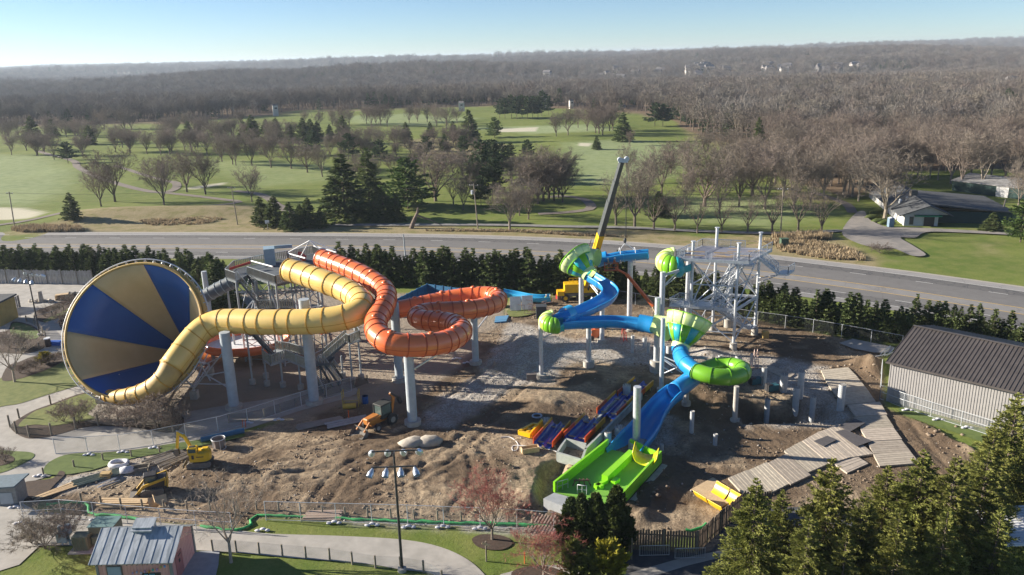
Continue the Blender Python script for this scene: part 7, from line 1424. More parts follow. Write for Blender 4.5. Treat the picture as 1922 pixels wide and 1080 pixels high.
# generators / welders
for px, py, l_ in ((1418, 722, 'left of two, by the green loop'), (1449, 735, 'right of two, beside the thick pile')):
    p = on(px, py); g_ = empty('portable_generator', tuple(p), f'small teal and black generator, {l_}', 'generator', 'generators among the piles'); mb = MB(); mb.box(p+Vector((0, 0, .55)), (1.5, .8, .8), .3); mb.build('housing', nmat('generator_teal', (.02, .12, .16)), g_); mb = MB(); mb.box(p+Vector((-.5, -.1, .6)), (.6, .85, .95), .3); mb.build('grille', darkm, g_); mb = MB(); [mb.bar(p+Vector((x, -.4, 0)), p+Vector((x, -.4, 1.2)), .05) for x in (-.8, .8)]; mb.bar(p+Vector((-.8, -.4, 1.2)), p+Vector((.8, -.4, 1.2)), .05); mb.build('frame', darkm, g_)
def ladder(px, py, h, rz, label, mt_):
    p = on(px, py); r_ = empty('step_ladder', tuple(p), label, 'ladder', None, rz); 
    for s_ in (-1, 1):
        mb = MB(); [mb.bar((x, s_*.5, 0), (x*.7, 0, h), .07) for x in (-.3, .3)]; 
        if s_ < 0: [mb.bar((-.28, s_*.5*(1-k/8), h*k/8), (.28, s_*.5*(1-k/8), h*k/8), .05, .09) for k in range(1, 8)]
        mb.build('ladder_side', mt_, r_, world=False)
ladder(1417, 692, 2.8, .2, 'orange and white step ladder beside a pile below the tower', nmat('ladder_pale', (.6, .45, .4))); ladder(1171, 640, 2.4, .3, 'red step ladder standing near the shiny tall column', nmat('ladder_red', (.5, .06, .05)))
# hose ring, hoses, planter, box
mb = MB(); p = on(1008, 783)+Vector((0, 0, .1)); mb.tube([p+Vector((.55*math.cos(a), .55*math.sin(a), .06)) for a in [2*PI*k/20 for k in range(21)]], .1, 8); tag(mb.build('hose_ring', nmat('pale_blue', (.4, .46, .55)), loc=p), 'pale coiled ring lying beside a wide pile stub', 'hose ring')
mb = MB(); mb.tube(spline([on(x, y)+Vector((0, 0, .06)) for x, y in ((940, 822), (958, 822), (972, 834), (970, 846), (962, 846), (964, 838), (985, 838), (1020, 842), (1048, 850))], 6), .05, 6); tag(mb.build('hose', wht, loc=on(960, 830)), 'white hose looping on the dirt left of the wooden planter', 'hose')
p = on(995, 848); mb = MB(); 
for dx, dy, sx_, sy_ in ((0, -.35, 1.9, .08), (0, .35, 1.9, .08), (-.95, 0, .08, .7), (.95, 0, .08, .7)): mb.box(p+Vector((dx*math.cos(.25)-dy*math.sin(.25), dx*math.sin(.25)+dy*math.cos(.25), .3)), (sx_, sy_, .6), .25)
tag(mb.build('timber_box', woodl, loc=p), 'open wooden box on the dirt below the lowest lane section', 'wooden box')
# boulders
stn = nmat('boulder_stone', (.46, .42, .36), (.33, .30, .26), 1.5, .9, bump=.3, bscale=6)
for i, (px, py, s_, l_) in enumerate(((774, 834, (1.7, 1.0, .6), 'flat pale boulder at the shadow edge, left one'), (806, 832, (1.5, 1.1, .7), 'flat pale boulder at the shadow edge, right one'))): p = on(px, py); mb = MB(); mb.blob(p+Vector((0, 0, .2)), s_, 30+i, 9, 5, .14); o = mb.build('boulder', stn, loc=p); tag(o, l_, 'boulder', 'boulders')
for f in (): pass
rr = random.Random(12)
for (x0, y0, x1, y1, n_, w_) in ((1560, 670, 1660, 700, 8, 'near the shed corner'), (1190, 905, 1260, 960, 12, 'beside the pool wall'), (960, 955, 1010, 985, 8, 'below the first red tree'), (1230, 655, 1330, 690, 10, 'under the tower'), (1720, 800, 1840, 850, 10, 'on the dirt ridge below the shed'), (560, 850, 720, 900, 6, 'in the muddy ruts'), (1180, 700, 1300, 760, 10, 'around the blue tube'), (1050, 940, 1110, 980, 5, 'by the grey slab')):
    xs9 = sorted(rr.uniform(x0, x1) for _ in range(n_))
    for k in range(n_): p = on(xs9[k], rr.uniform(y0, y1)); s_ = rr.uniform(.10, .26); mb = MB(); mb.blob(p+Vector((0, 0, s_*.3)), (s_*rr.uniform(.8, 1.5), s_, s_*.7), rr.randrange(999), 7, 4, .25); tag(mb.build('rock', nmat('clod', (.24, .185, .135), (.17, .13, .095), 3, .95), loc=p), f'small brown rock {w_}, {ORD[k]}', 'rock', f'rocks {w_}')
# lumber
def stack(px, py, n_, L_, rz, label, mt_, w=.22, h=.1, rows=1, spread=.26, rnd=.0, round_=False, name='lumber_stack', piece='board'):
    p = on(px, py); r_ = empty(name, tuple(p), label, 'lumber', None, rz); q = random.Random(px)
    for j in range(rows):
        for k in range(n_-j):
            y = (k-(n_-j)/2)*spread; a = q.uniform(-rnd, rnd); l_ = L_*q.uniform(.85, 1.05); mb = MB(); z = .15+j*(h+.02)
            A0 = Vector((-l_/2, y-math.sin(a)*l_/2, z+q.uniform(0, rnd*.5))); A1_ = Vector((l_/2, y+math.sin(a)*l_/2, z+q.uniform(0, rnd*.5)))
            mb.cyl(A0, A1_, h, n=8) if round_ else mb.bar(A0, A1_, w, h); mb.build(piece, mt_, r_, world=False)
    return r_
gyl = nmat('log_grey', (.36, .32, .27), (.25, .22, .18), 3, .9); stack(300, 862, 5, 3.6, .75, 'pile of grey round posts left of the excavator, left half', gyl, h=.11, spread=.42, rnd=.12, round_=True, name='post_pile', piece='log'); stack(322, 864, 6, 3.4, .85, 'pile of grey round posts left of the excavator, right half', gyl, h=.11, spread=.4, rnd=.15, round_=True, name='post_pile', piece='log')
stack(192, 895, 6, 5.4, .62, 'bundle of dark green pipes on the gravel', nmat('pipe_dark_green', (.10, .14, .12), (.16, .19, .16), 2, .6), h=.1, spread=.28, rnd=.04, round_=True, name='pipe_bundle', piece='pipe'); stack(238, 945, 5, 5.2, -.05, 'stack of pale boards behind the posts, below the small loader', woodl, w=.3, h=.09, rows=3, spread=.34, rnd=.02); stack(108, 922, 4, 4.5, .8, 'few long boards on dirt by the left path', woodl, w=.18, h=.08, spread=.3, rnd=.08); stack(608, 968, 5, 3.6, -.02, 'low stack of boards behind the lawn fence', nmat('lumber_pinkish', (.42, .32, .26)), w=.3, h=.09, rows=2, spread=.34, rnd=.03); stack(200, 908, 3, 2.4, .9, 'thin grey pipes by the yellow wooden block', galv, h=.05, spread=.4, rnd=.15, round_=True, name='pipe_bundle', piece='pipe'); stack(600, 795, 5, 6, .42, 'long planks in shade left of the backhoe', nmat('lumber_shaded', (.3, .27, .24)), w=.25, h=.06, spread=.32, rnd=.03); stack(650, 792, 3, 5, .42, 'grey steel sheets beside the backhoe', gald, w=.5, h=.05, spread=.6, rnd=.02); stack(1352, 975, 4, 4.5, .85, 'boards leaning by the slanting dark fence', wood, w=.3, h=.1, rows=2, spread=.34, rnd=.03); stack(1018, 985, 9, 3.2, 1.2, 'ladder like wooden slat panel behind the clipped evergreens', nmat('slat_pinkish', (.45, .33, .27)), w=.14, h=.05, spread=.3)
p = on(297, 948); mb = MB(); q = p+Vector((0, 0, .5)); 
for rz_ in (.5, 2.1): mb.box(q, (1.7, .9, .06), rz_, rx=.8)
tag(mb.build('timber_form', woodl, loc=p), 'tipped open plywood form right of the board stack', 'wooden form')
p = on(224, 875); mb = MB(); mb.tube([p+Vector((.9*math.cos(a), .7*math.sin(a), .3+.05*math.sin(3*a))) for a in [2*PI*k/16 for k in range(17)]], .25, 8); tag(mb.build('bulk_bag', sb, loc=p), 'white bulk bag folded open by the green pipes', 'bulk bag'); p = on(238, 888); mb = MB(); mb.blob(p+Vector((0, 0, .35)), (.8, .6, .4), 5, 9, 5, .2); tag(mb.build('bulk_bag', sb, loc=p), 'slumped white bag on a pallet right of the folded bag', 'bulk bag')
p = on(200, 897); mb = MB(); [mb.box(p+Vector((0, 0, .12+.22*k)), (1.0, .7, .16), .1) for k in range(3)]; tag(mb.build('pallet_stack', nmat('pallet_ochre', (.5, .36, .17)), loc=p), 'small ochre pallet stack beside the green pipes', 'pallets')
p = on(262, 882); mb = MB(); [mb.box(p+Vector((0, s_*.5, .2)), (2.0, .1, .4), .25) for s_ in (-1, 1)]; [mb.box(p+Vector((s_*.95, s_*.25, .2)), (.1, 1.0, .4), .25) for s_ in (-1, 1)]; tag(mb.build('timber_box', wood, loc=p), 'open timber frame box between the bag and the logs', 'wooden box')
# wire basket
p = on(412, 842); wb = empty('bucket_basket', tuple(p), 'grey round concrete bucket in a pipe frame right of the excavator', 'concrete bucket'); mb = MB(); mb.cyl(p+Vector((0, 0, .25)), p+Vector((0, 0, 1.7)), .75, .95, n=20, caps=False); mb.cyl(p+Vector((0, 0, .2)), p+Vector((0, 0, .26)), .75, n=20); mb.build('bucket', nmat('brown_grey_steel', (.22, .19, .18)), wb); mb = MB()
for k in range(6): a = 2*PI*k/6; mb.cyl(p+Vector((math.cos(a)*1.0, math.sin(a)*1.0, 0)), p+Vector((math.cos(a)*1.05, math.sin(a)*1.05, 1.75)), .05, n=6)
for z, r in ((.1, 1.02), (1.75, 1.05)): mb.tube([p+Vector((r*math.cos(2*PI*k/18), r*math.sin(2*PI*k/18), z)) for k in range(19)], .06, 6)
mb.build('pipe_frame', galv, wb)
p = on(425, 822); mb = MB(); mb.cyl(p+Vector((-2.5, -1.2, .4)), p+Vector((1.8, 1.0, .4)), .32, n=14); tag(mb.build('blue_pipe', nmat('pipe_blue', (.03, .13, .25)), loc=p), 'fat blue pipe lying behind the round concrete bucket', 'pipe')
for i, px in enumerate((456, 461)): p = on(px, 803); mb = MB(); mb.cyl(p, p+Vector((.05, 0, 1.0)), .05, n=6); tag(mb.build('marker_stake', nmat('marker_orange', (.7, .14, .03)), loc=p), ('left', 'right')[i]+' orange marker stake by the white bags on the shaded walk', 'stake', 'pair of orange stakes')
post(655, 787, 1.2, 'marker_stake', 'single orange stake left of the backhoe', .06, nmat('marker_orange', (.7, .14, .03)), cat='stake')
# scaffold cart and barrel
p = on(660, 762); sc = empty('scaffold_cart', tuple(p), 'yellow baker scaffold with plywood deck left of the blue barrel', 'scaffold'); ym = nmat('scaffold_yellow', (.50, .36, .06)); mb = MB()
for dx in (-1.0, 1.0):
    for dy in (-.5, .5): mb.bar(p+Vector((dx, dy, 0)), p+Vector((dx, dy, 2.1)), .07)
    for z in (.4, 1.2, 1.7, 2.1): mb.bar(p+Vector((dx, -.5, z)), p+Vector((dx, .5, z)), .06)
mb.bar(p+Vector((-1, -.5, .9)), p+Vector((1, -.5, .9)), .06); mb.bar(p+Vector((-1, .5, .9)), p+Vector((1, .5, .9)), .06); mb.build('frame', ym, sc); mb = MB(); mb.box(p+Vector((0, 0, 1.0)), (2.0, 1.0, .06)); mb.build('deck', nmat('deck_tan', (.3, .26, .2)), sc); mb = MB(); mb.cyl(p+Vector((-.9, -.9, .35)), p+Vector((.7, -.7, .35)), .35, n=14); mb.build('roller', ym, sc)
p = on(686, 757); mb = MB(); mb.cyl(p, p+Vector((0, 0, 1.0)), .38, n=16); [mb.cyl(p+Vector((0, 0, z)), p+Vector((0, 0, z+.05)), .4, n=16) for z in (.3, .65, .95)]; tag(mb.build('barrel', nmat('barrel_blue', (.01, .10, .36)), loc=p), 'blue plastic barrel beside the yellow scaffold', 'barrel')
# ---- machines, built in local frames
def mach(name, px, py, rz, label, cat): p = on(px, py); return empty(name, (p.x, p.y, p.z), label, cat, None, rz)
def lb(root, name, mt_, f): mb = MB(); f(mb); return mb.build(name, mt_, root, world=False)
def rbox(mb, c, d, bev=.12, rz=0):
    """box with chamfered vertical and top edges"""
    x, y, z = d[0]/2, d[1]/2, d[2]/2; b_ = min(bev, x*.6, y*.6, z*.8); pl_ = lambda X_, Y_, q: [(X_-q, Y_), (X_, Y_-q), (X_, -Y_+q), (X_-q, -Y_), (-X_+q, -Y_), (-X_, -Y_+q), (-X_, Y_-q), (-X_+q, Y_)]
    M_ = Matrix.Translation(c) @ Matrix.Rotation(rz, 4, 'Z'); rings = [(pl_(x, y, b_), -z), (pl_(x, y, b_), z-b_), (pl_(x-b_, y-b_, b_), z)]; V = [M_ @ Vector((a, e, zz_)) for r_, zz_ in rings for a, e in r_]; F = [(j*8+k, j*8+(k+1) % 8, (j+1)*8+(k+1) % 8, (j+1)*8+k)[::-1] for j in range(2) for k in range(8)]+[tuple(range(16, 24))[::-1], tuple(range(8))]; mb.add(V, F, False)
def track(root, x, y, L_, w_, h_, mt_):
    def f(mb):
        n_ = 28; V = []; r = h_/2
        for k in range(n_):
            a = 2*PI*k/n_; cx = (L_/2-r)*(1 if math.cos(a) > 0 else -1) if abs(math.cos(a)) > .02 else 0; V.append((x+cx+r*math.cos(a), r+r*math.sin(a)))
        W = [(a, y-w_/2, z) for a, z in V]+[(a, y+w_/2, z) for a, z in V]; mb.add(W, [(k, (k+1) % n_, n_+(k+1) % n_, n_+k) for k in range(n_)]+[tuple(range(n_)), tuple(range(2*n_-1, n_-1, -1))]); 
        for k in range(int(L_/.22)): xx = x-L_/2+.3+k*.22; 
        [mb.box((x-L_/2+.35+k*.2, y, h_+.02), (.07, w_*1.03, .05)) for k in range(int((L_-.7)/.2)+1)]; [mb.box((x-L_/2+.35+k*.2, y, .0), (.07, w_*1.03, .05)) for k in range(int((L_-.7)/.2)+1)]
    return lb(root, 'track', mt_, f)
glass = nmat('cab_glass', (.10, .14, .13), (.08, .11, .10), 1, .08); yex = nmat('excavator_yellow', (.74, .47, .02), (.62, .39, .02), 1, .4, coat=.15); trk = nmat('track_grey', (.13, .125, .12), (.19, .175, .155), 5, .9)
ex = mach('mini_excavator', 377, 874, .10, 'yellow mini excavator with raised boom beside the round bucket', 'excavator'); ex.scale = (.84, .84, .9); ex.location.z += .08
track(ex, 0, -.85, 3.0, .45, .7, trk); track(ex, 0, .85, 3.0, .45, .7, trk)
lb(ex, 'undercarriage', trk, lambda mb: (mb.box((0, 0, .5), (1.6, 1.4, .4)), mb.cyl((0, 0, .6), (0, 0, .85), .6, n=16), mb.bar((-1.9, -1.0, .35), (-1.9, 1.0, .35), .1, .45), mb.bar((-1.2, 0, .4), (-1.9, 0, .35), .2)))
def exb(mb):
    n_ = 14; pts = [(-1.0, -.95), (.55, -1.0), (1.05, -.9), (1.4, -.55), (1.5, 0), (1.4, .55), (1.05, .9), (.5, 1.0), (-1.0, 1.0)]; mb.prism(pts, .85, 1.75); mb.prism([(p_[0]*.93, p_[1]*.93) for p_ in pts], 1.75, 1.85)
hz_ = lb(ex, 'house', yex, exb); 
def cabf(mb): rbox(mb, (-.55, -.5, 2.62), (1.15, .95, .16), .08); [mb.bar((x, y, 1.8), (x, y, 2.56), .09) for x in (-1.08, -.05) for y in (-.93, -.08)]; mb.box((-.55, -.5, 1.9), (1.1, .9, .3))
lb(ex, 'cab', yex, cabf); lb(ex, 'cab_window', glass, lambda mb: mb.box((-.565, -.505, 2.3), (1.0, .82, .52))); lb(ex, 'cab_hatch', darkm, lambda mb: mb.box((-.6, -.5, 2.73), (.7, .5, .05)))
lb(ex, 'counterweight_decal', darkm, lambda mb: (mb.box((.35, -1.0, 1.5), (.9, .03, .1)), mb.box((-.55, -.985, 1.5), (.3, .03, .5)))); lb(ex, 'engine_hatch', yex, lambda mb: rbox(mb, (.75, .35, 1.98), (.9, .8, .28), .1))
def boomf(mb):
    P_ = [(-.9, .25, 1.3), (-1.15, .4, 2.6), (-1.7, .6, 3.6), (-2.6, .9, 4.1)]; 
    for a, b_ in zip(P_[:-1], P_[1:]): mb.bar(a, b_, .26, .36)
lb(ex, 'boom', yex, boomf); st_ = lb(ex, 'stick', yex, lambda mb: (mb.bar((-2.5, .88, 4.2), (-3.0, 1.05, 1.9), .22, .3))); lb(ex, 'hydraulic_ram', galv, lambda mb: (mb.cyl((-1.2, .4, 1.7), (-1.7, .6, 3.3), .07, n=8), mb.cyl((-1.8, .62, 3.95), (-2.75, .95, 4.3), .06, n=8), mb.cyl((-2.8, 1.0, 3.4), (-3.1, 1.1, 2.2), .05, n=8)))
def buck(mb): mb.add([(-3.3, .8, 1.9), (-3.3, 1.4, 1.9), (-3.5, .8, 1.3), (-3.5, 1.4, 1.3), (-3.2, .8, .95), (-3.2, 1.4, .95), (-2.75, .8, 1.1), (-2.75, 1.4, 1.1), (-2.85, .8, 1.9), (-2.85, 1.4, 1.9)], [(0, 1, 3, 2), (2, 3, 5, 4), (4, 5, 7, 6), (0, 2, 4, 6, 8), (1, 9, 7, 5, 3), (0, 8, 9, 1)])
lb(ex, 'bucket', trk, buck)
# skid steer
ylo = nmat('loader_yellow', (.58, .36, .03), (.48, .29, .03), 1, .5); ss = mach('skid_steer', 288, 925, -2.8, 'black and yellow tracked skid steer loader behind the board stack', 'skid steer loader')
track(ss, 0, -.75, 2.2, .4, .75, trk); track(ss, 0, .75, 2.2, .4, .75, trk); lb(ss, 'body', darkm, lambda mb: (rbox(mb, (-.35, 0, .95), (2.2, 1.15, .9), .1), rbox(mb, (-1.0, 0, 1.5), (1.0, 1.3, .6), .1)))
cb_ = lb(ss, 'cab', darkm, lambda mb: (rbox(mb, (.05, 0, 2.12), (1.25, 1.05, .14), .06), [mb.bar((x, y, 1.3), (x, y, 2.1), .09) for x in (-.5, .6) for y in (-.48, .48)])); lb(ss, 'cab_window', glass, lambda mb: mb.box((.05, 0, 1.75), (1.0, .9, .6)))
for s_ in (-1, 1): lb(ss, 'lift_arm', ylo, lambda mb: (mb.bar((-1.4, s_*.78, 1.75), (.7, s_*.78, 1.25), .14, .26), mb.bar((.7, s_*.78, 1.25), (1.5, s_*.7, .4), .14, .24), mb.bar((-1.4, s_*.78, 1.75), (-1.3, s_*.78, 1.0), .12, .3)))
lb(ss, 'engine_panel', ylo, lambda mb: rbox(mb, (-1.45, 0, 1.2), (.14, 1.2, 1.1), .05)); lb(ss, 'bucket', trk, lambda mb: mb.add([(1.4, -.95, .7), (1.4, .95, .7), (1.3, -.95, .15), (1.3, .95, .15), (2.2, -.95, .1), (2.2, .95, .1), (1.5, -.95, .75)], [(0, 1, 3, 2), (2, 3, 5, 4), (0, 2, 4), (1, 5, 3)]))
# backhoe
oor = nmat('backhoe_orange', (.50, .19, .035), (.40, .15, .03), 1, .5); bh = mach('backhoe_loader', 712, 800, -2.25, 'orange and black backhoe loader parked in the shade with its bucket down', 'backhoe loader')
wb.scale = (.72, .72, .72)
for x, r, nm_ in ((-1.2, .72, 'rear'), (1.15, .5, 'front')):
    for s_ in (-1, 1): w_ = lb(bh, 'wheel', darkm, lambda mb: (mb.cyl((x, s_*.85, r), (x, s_*1.2, r), r, n=20), mb.cyl((x, s_*.9, r), (x, s_*1.16, r), r*1.02, n=20))); rm_ = lb(bh, 'rim', nmat('rim_grey', (.3, .3, .28)), lambda mb: mb.cyl((x, s_*1.0, r), (x, s_*1.22, r), r*.5, n=14)); rm_.parent = w_
lb(bh, 'body', oor, lambda mb: (rbox(mb, (1.1, 0, 1.35), (2.0, .95, .7), .12), mb.box((-.2, 0, .85), (3.4, .8, .4)))); lb(bh, 'cab', nmat('cab_black', (.03, .035, .035)), lambda mb: (rbox(mb, (-.7, 0, 2.75), (1.75, 1.5, .16), .1), [mb.bar((x, y, 1.1), (x, y, 2.7), .1) for x in (-1.45, .1) for y in (-.68, .68)], mb.box((-.7, 0, 1.3), (1.6, 1.4, .5)))); lb(bh, 'cab_window', glass, lambda mb: mb.box((-.68, 0, 2.1), (1.5, 1.34, 1.1)))
for s_ in (-1, 1): lb(bh, 'loader_arm', oor, lambda mb: (mb.bar((.2, s_*.55, 1.5), (1.9, s_*.6, 1.35), .14, .28), mb.bar((1.9, s_*.6, 1.35), (2.9, s_*.65, .5), .14, .26)))
lb(bh, 'front_bucket', trk, lambda mb: mb.add([(2.8, -1.15, 1.0), (2.8, 1.15, 1.0), (2.65, -1.15, .4), (2.65, 1.15, .4), (2.9, -1.15, .05), (2.9, 1.15, .05), (3.7, -1.15, .05), (3.7, 1.15, .05)], [(0, 1, 3, 2), (2, 3, 5, 4), (4, 5, 7, 6), (0, 2, 4, 6), (1, 7, 5, 3)])); lb(bh, 'rear_boom', oor, lambda mb: (mb.bar((-2.0, 0, 1.0), (-2.5, 0, 2.9), .25, .4), mb.bar((-2.5, 0, 2.9), (-1.9, .1, 3.6), .2, .3))); lb(bh, 'rear_stick', darkm, lambda mb: (mb.bar((-1.9, .1, 3.6), (-3.2, .1, 2.6), .18, .24), mb.bar((-3.2, .1, 2.6), (-3.5, .1, 1.8), .4, .4))); lb(bh, 'stabiliser', trk, lambda mb: [mb.bar((-1.9, s_*.4, 1.0), (-2.0, s_*1.2, .5), .14) for s_ in (-1, 1)])
# material heap near blue wall: crates, frames, white panels
for i, (px, py, l_) in enumerate(((968, 585, 'left of two, behind the orange bend'), (990, 583, 'right of two, behind the orange bend'))): p = on(px, py); mb = MB(); mb.box(p+Vector((0, .2, 1.3)), (1.9, .08, 2.5), .05, rx=-.25); mb.bar(p+Vector((.2, -.6, 0)), p+Vector((.2, .4, 1.8)), .07); tag(mb.build('white_panel', wht, loc=p), f'tall white panel leaning upright, {l_}', 'panel', 'leaning white panels')
p = on(1006, 590); pr = empty('frame_rack', tuple(p), 'rack of pinkish steel frames stacked beside the loose flume', 'rack'); rp = nmat('primer_pink', (.42, .30, .27)); mb = MB(); rr = random.Random(2)
for k in range(22): a = p+Vector((rr.uniform(-2, 2), rr.uniform(-.6, 1.6), rr.uniform(.2, 2.0))); mb.bar(a, a+Vector((rr.uniform(-1.6, 1.6), rr.uniform(-.2, .2), rr.uniform(-.3, .3))), .07); mb.bar(a, Vector((a.x, a.y, p.z)), .06)
mb.build('frames', rp, pr); p = on(1016, 596); mb = MB(); mb.box(p+Vector((0, 0, 1.0)), (1.7, 1.6, 2.0)); mb.box(p+Vector((0, 0, 2.05)), (1.8, 1.7, .1)); tag(mb.build('storage_box', nmat('charcoal_box', (.05, .06, .07)), loc=p), 'charcoal storage box behind the small green scoop', 'box')
p = on(1058, 562); mb = MB(); mb.box(p+Vector((0, 0, .7)), (2.2, 1.4, 1.4)); mb.box(p+Vector((0, 0, 1.45)), (1.9, 1.1, .12)); tag(mb.build('crate', nmat('crate_brown', (.24, .18, .14)), loc=p), 'brown crate with white lids left of the crane', 'crate'); p = on(1047, 561); mb = MB(); mb.cyl(p, p+Vector((0, 0, .8)), .35, n=12); tag(mb.build('fuel_can', nmat('can_red', (.55, .03, .02)), loc=p), 'red can beside the brown crate', 'can')
p = on(998, 716); mb = MB(); mb.box(p+Vector((0, 0, .7)), (1.3, .7, .8)); [mb.bar(p+Vector((x, 0, 0)), p+Vector((x, 0, .5)), .1) for x in (-.5, .5)]; tag(mb.build('crate', nmat('crate_grey', (.16, .14, .13)), loc=p), 'dark crate on legs beside the slim column foot', 'crate'); p = on(920, 690); mb = MB(); rr = random.Random(6)
for k in range(9): a = p+Vector((rr.uniform(-1.2, 1.2), rr.uniform(-.6, .6), .1)); mb.bar(a, a+Vector((rr.uniform(-.4, .4), rr.uniform(-.3, .3), rr.uniform(.5, 1.1))), .07)
tag(mb.build('timber_scrap', nmat('lumber_pinkish', (.42, .32, .26)), loc=p), 'jumble of wooden sticks by the right orange slide column', 'timber scraps')
tag(mat_quad([(930, 594), (955, 592), (950, 603), (928, 605)], .2, 'tarpaulin', 'blue sheets on the ground under the orange bend', 'tarpaulin', nmat('tarp_blue', (.12, .3, .5)), None, 4))
p = on(1378, 672); mb = MB(); mb.box(at(1420, 634)+Vector((1.3, 0, .5)), (.9, .8, 1.0)); tag(mb.build('crate', nmat('crate_ochre', (.42, .3, .1)), loc=at(1420, 634)), 'ochre box beside the right tower footing', 'crate')
# utility boxes
p = at(168, 1032); tb = empty('transformer_cabinet', tuple(p), 'big olive transformer cabinet between the brown bush and pink hut', 'cabinet'); olv = nmat('olive_steel', (.14, .17, .12), (.11, .135, .10), 2, .6); cb2 = nmat('cabinet_teal', (.14, .24, .24), (.11, .19, .19), 2, .6); lbx = lambda nm_, mt_, c_, d_: (lambda mb: (rbox(mb, p+Vector(c_), d_, .05), mb.build(nm_, mt_, tb)))(MB())
lbx('cabinet_body', olv, (1.0, 1.4, .95), (2.3, 1.7, 1.9)); lbx('front_box', olv, (-.6, .2, .75), (1.4, 1.0, 1.5)); lbx('side_box', olv, (.7, .4, .8), (.9, .6, .8)); mb = MB(); mb.box(p+Vector((1.0, 1.4, 1.95)), (2.4, 1.8, .06)); mb.build('lid', cb2, tb); mb = MB(); [mb.box(p+Vector((-1.15+k*.28, -.33, .75)), (.06, .05, 1.3)) for k in range(5)]; mb.build('door_ribs', olv, tb); mb = MB(); mb.box(p+Vector((.3, .6, .04)), (3.8, 2.6, .14)); mb.build('base_pad', conc, tb)
p = at(122, 1026); eb = empty('electrical_panel', tuple(p), 'pale blue electrical panel boxes beside the brown bush', 'electrical box'); pbm = nmat('panel_pale_blue', (.35, .45, .55), (.3, .38, .46), 2, .6); mb = MB(); rbox(mb, p+Vector((.1, .3, 1.6)), (1.0, .5, .9), .04); mb.build('upper_box', pbm, eb); mb = MB(); rbox(mb, p+Vector((-.1, 0, .95)), (.9, .45, .9), .04); mb.build('lower_box', pbm, eb); mb = MB(); [mb.bar(p+Vector((x, .2, 0)), p+Vector((x, .2, 1.3)), .1) for x in (-.3, .4)]; mb.build('legs', pbm, eb)
# bins by left bed
p = at(91, 651); bn = empty('waste_bin', tuple(p), 'dark bin with white lid by the curving post fence', 'bin'); mb = MB(); mb.cyl(p, p+Vector((0, 0, 1.3)), .45, n=14); mb.build('body', nmat('bin_brown', (.06, .04, .035)), bn); mb = MB(); mb.cyl(p+Vector((0, 0, 1.3)), p+Vector((0, 0, 1.45)), .48, n=14); mb.build('lid', wht, bn)
p = at(105, 648); mb = MB(); rbox(mb, p+Vector((0, 0, .35)), (2.0, 1.0, .7), .1); tag(mb.build('storage_tub', nmat('tub_blue', (.01, .10, .45)), loc=p), 'bright blue tub on the pavement beside the dark bin', 'tub')
for i, (px, py, l_) in enumerate(((118, 563, 'left'), (140, 558, 'right'))): p = at(px, py); mb = MB(); [mb.box(p+Vector((0, 0, .15+.3*k)), (2.2, 1.2, .12), .1+.1*k) for k in range(4-i)]; [mb.box(p+Vector((x, 0, .5)), (.1, 1.2, 1.0)) for x in (-1, 0, 1)]; tag(mb.build('pallet_stack', (woodl, wood)[i], loc=p), f'stack of pallets behind the funnel, {l_} one', 'pallets', 'pallet stacks behind the funnel')
p = at(80, 568); mb = MB(); rr = random.Random(3); [mb.blob(p+Vector((rr.uniform(-2.6, 2.6), rr.uniform(-.6, .6), .2)), (rr.uniform(.3, .6), .4, .3), k, 8, 5, .2) for k in range(12)]; mb.cyl(p+Vector((-.2, 0, 0)), p+Vector((-.2, 0, 2.2)), .5, .35, n=10); tag(mb.build('rock_feature', stn, loc=p), 'low ring of rocks with a pale figure-like post on the parking area', 'rock ring')
p = on(1697, 648); mb = MB(); rr = random.Random(5)
for k in range(7): a = on(1650, 668)+Vector((rr.uniform(-1, 1), rr.uniform(-.5, .5), .1)); mb.bar(a, a+Vector((rr.uniform(.5, 1.8), rr.uniform(-.5, .5), rr.uniform(.2, 1.4))), .09)
tag(mb.build('steel_scrap', galv, loc=on(1650, 668)), 'tangle of bent silver fence parts by the shed corner', 'scrap metal')
# concrete slab by fence
area('concrete_slab', [(1575, 644), (1600, 636), (1680, 652), (1668, 662), (1640, 662), (1600, 654)], pav, .25, smooth=False)
# ================================================================ FOREGROUND PLANTS
kit('fgspruce', 3, lambda i: conifer(600+i, 13, 3.4, 38, 11, .21, 95, .08, .05, .85, .22, wtuft=.26, flatw=.34), bark, f_fg, 13)
kit('arb', 2, lambda i: conifer(620+i, 5, 1.35, 40, 14, .16, 26, -.75, .02, .42, .10, wtuft=.42), bark, f_arb, 5)
kit('redbud', 2, lambda i: bare_tree(640+i, 7, .75, 7, .22, (8, 6), 12, .5, .022, .016), barkl, twr, 7)
kit('palebare', 1, lambda i: bare_tree(650+i, 9, .65, 6, .3, (6, 5), 6, .6, .022, .014), twp, twp, 9)
kit('bush', 3, lambda i: bare_tree(660+i, 3, .95, 12, .06, (5, 4), 8, .4, .028, .012), bark, twm, 3)
kit('goldbush', 2, lambda i: conifer(670+i, 4, 1.9, 16, 9, .28, 26, -.7, .08, .5, .25, wtuft=.42), bark, f_yel, 4)
kit('greenbush', 2, lambda i: conifer(680+i, 5, 1.9, 20, 9, .26, 26, -.45, .08, .7, .2, wtuft=.42), bark, f_fg, 5)
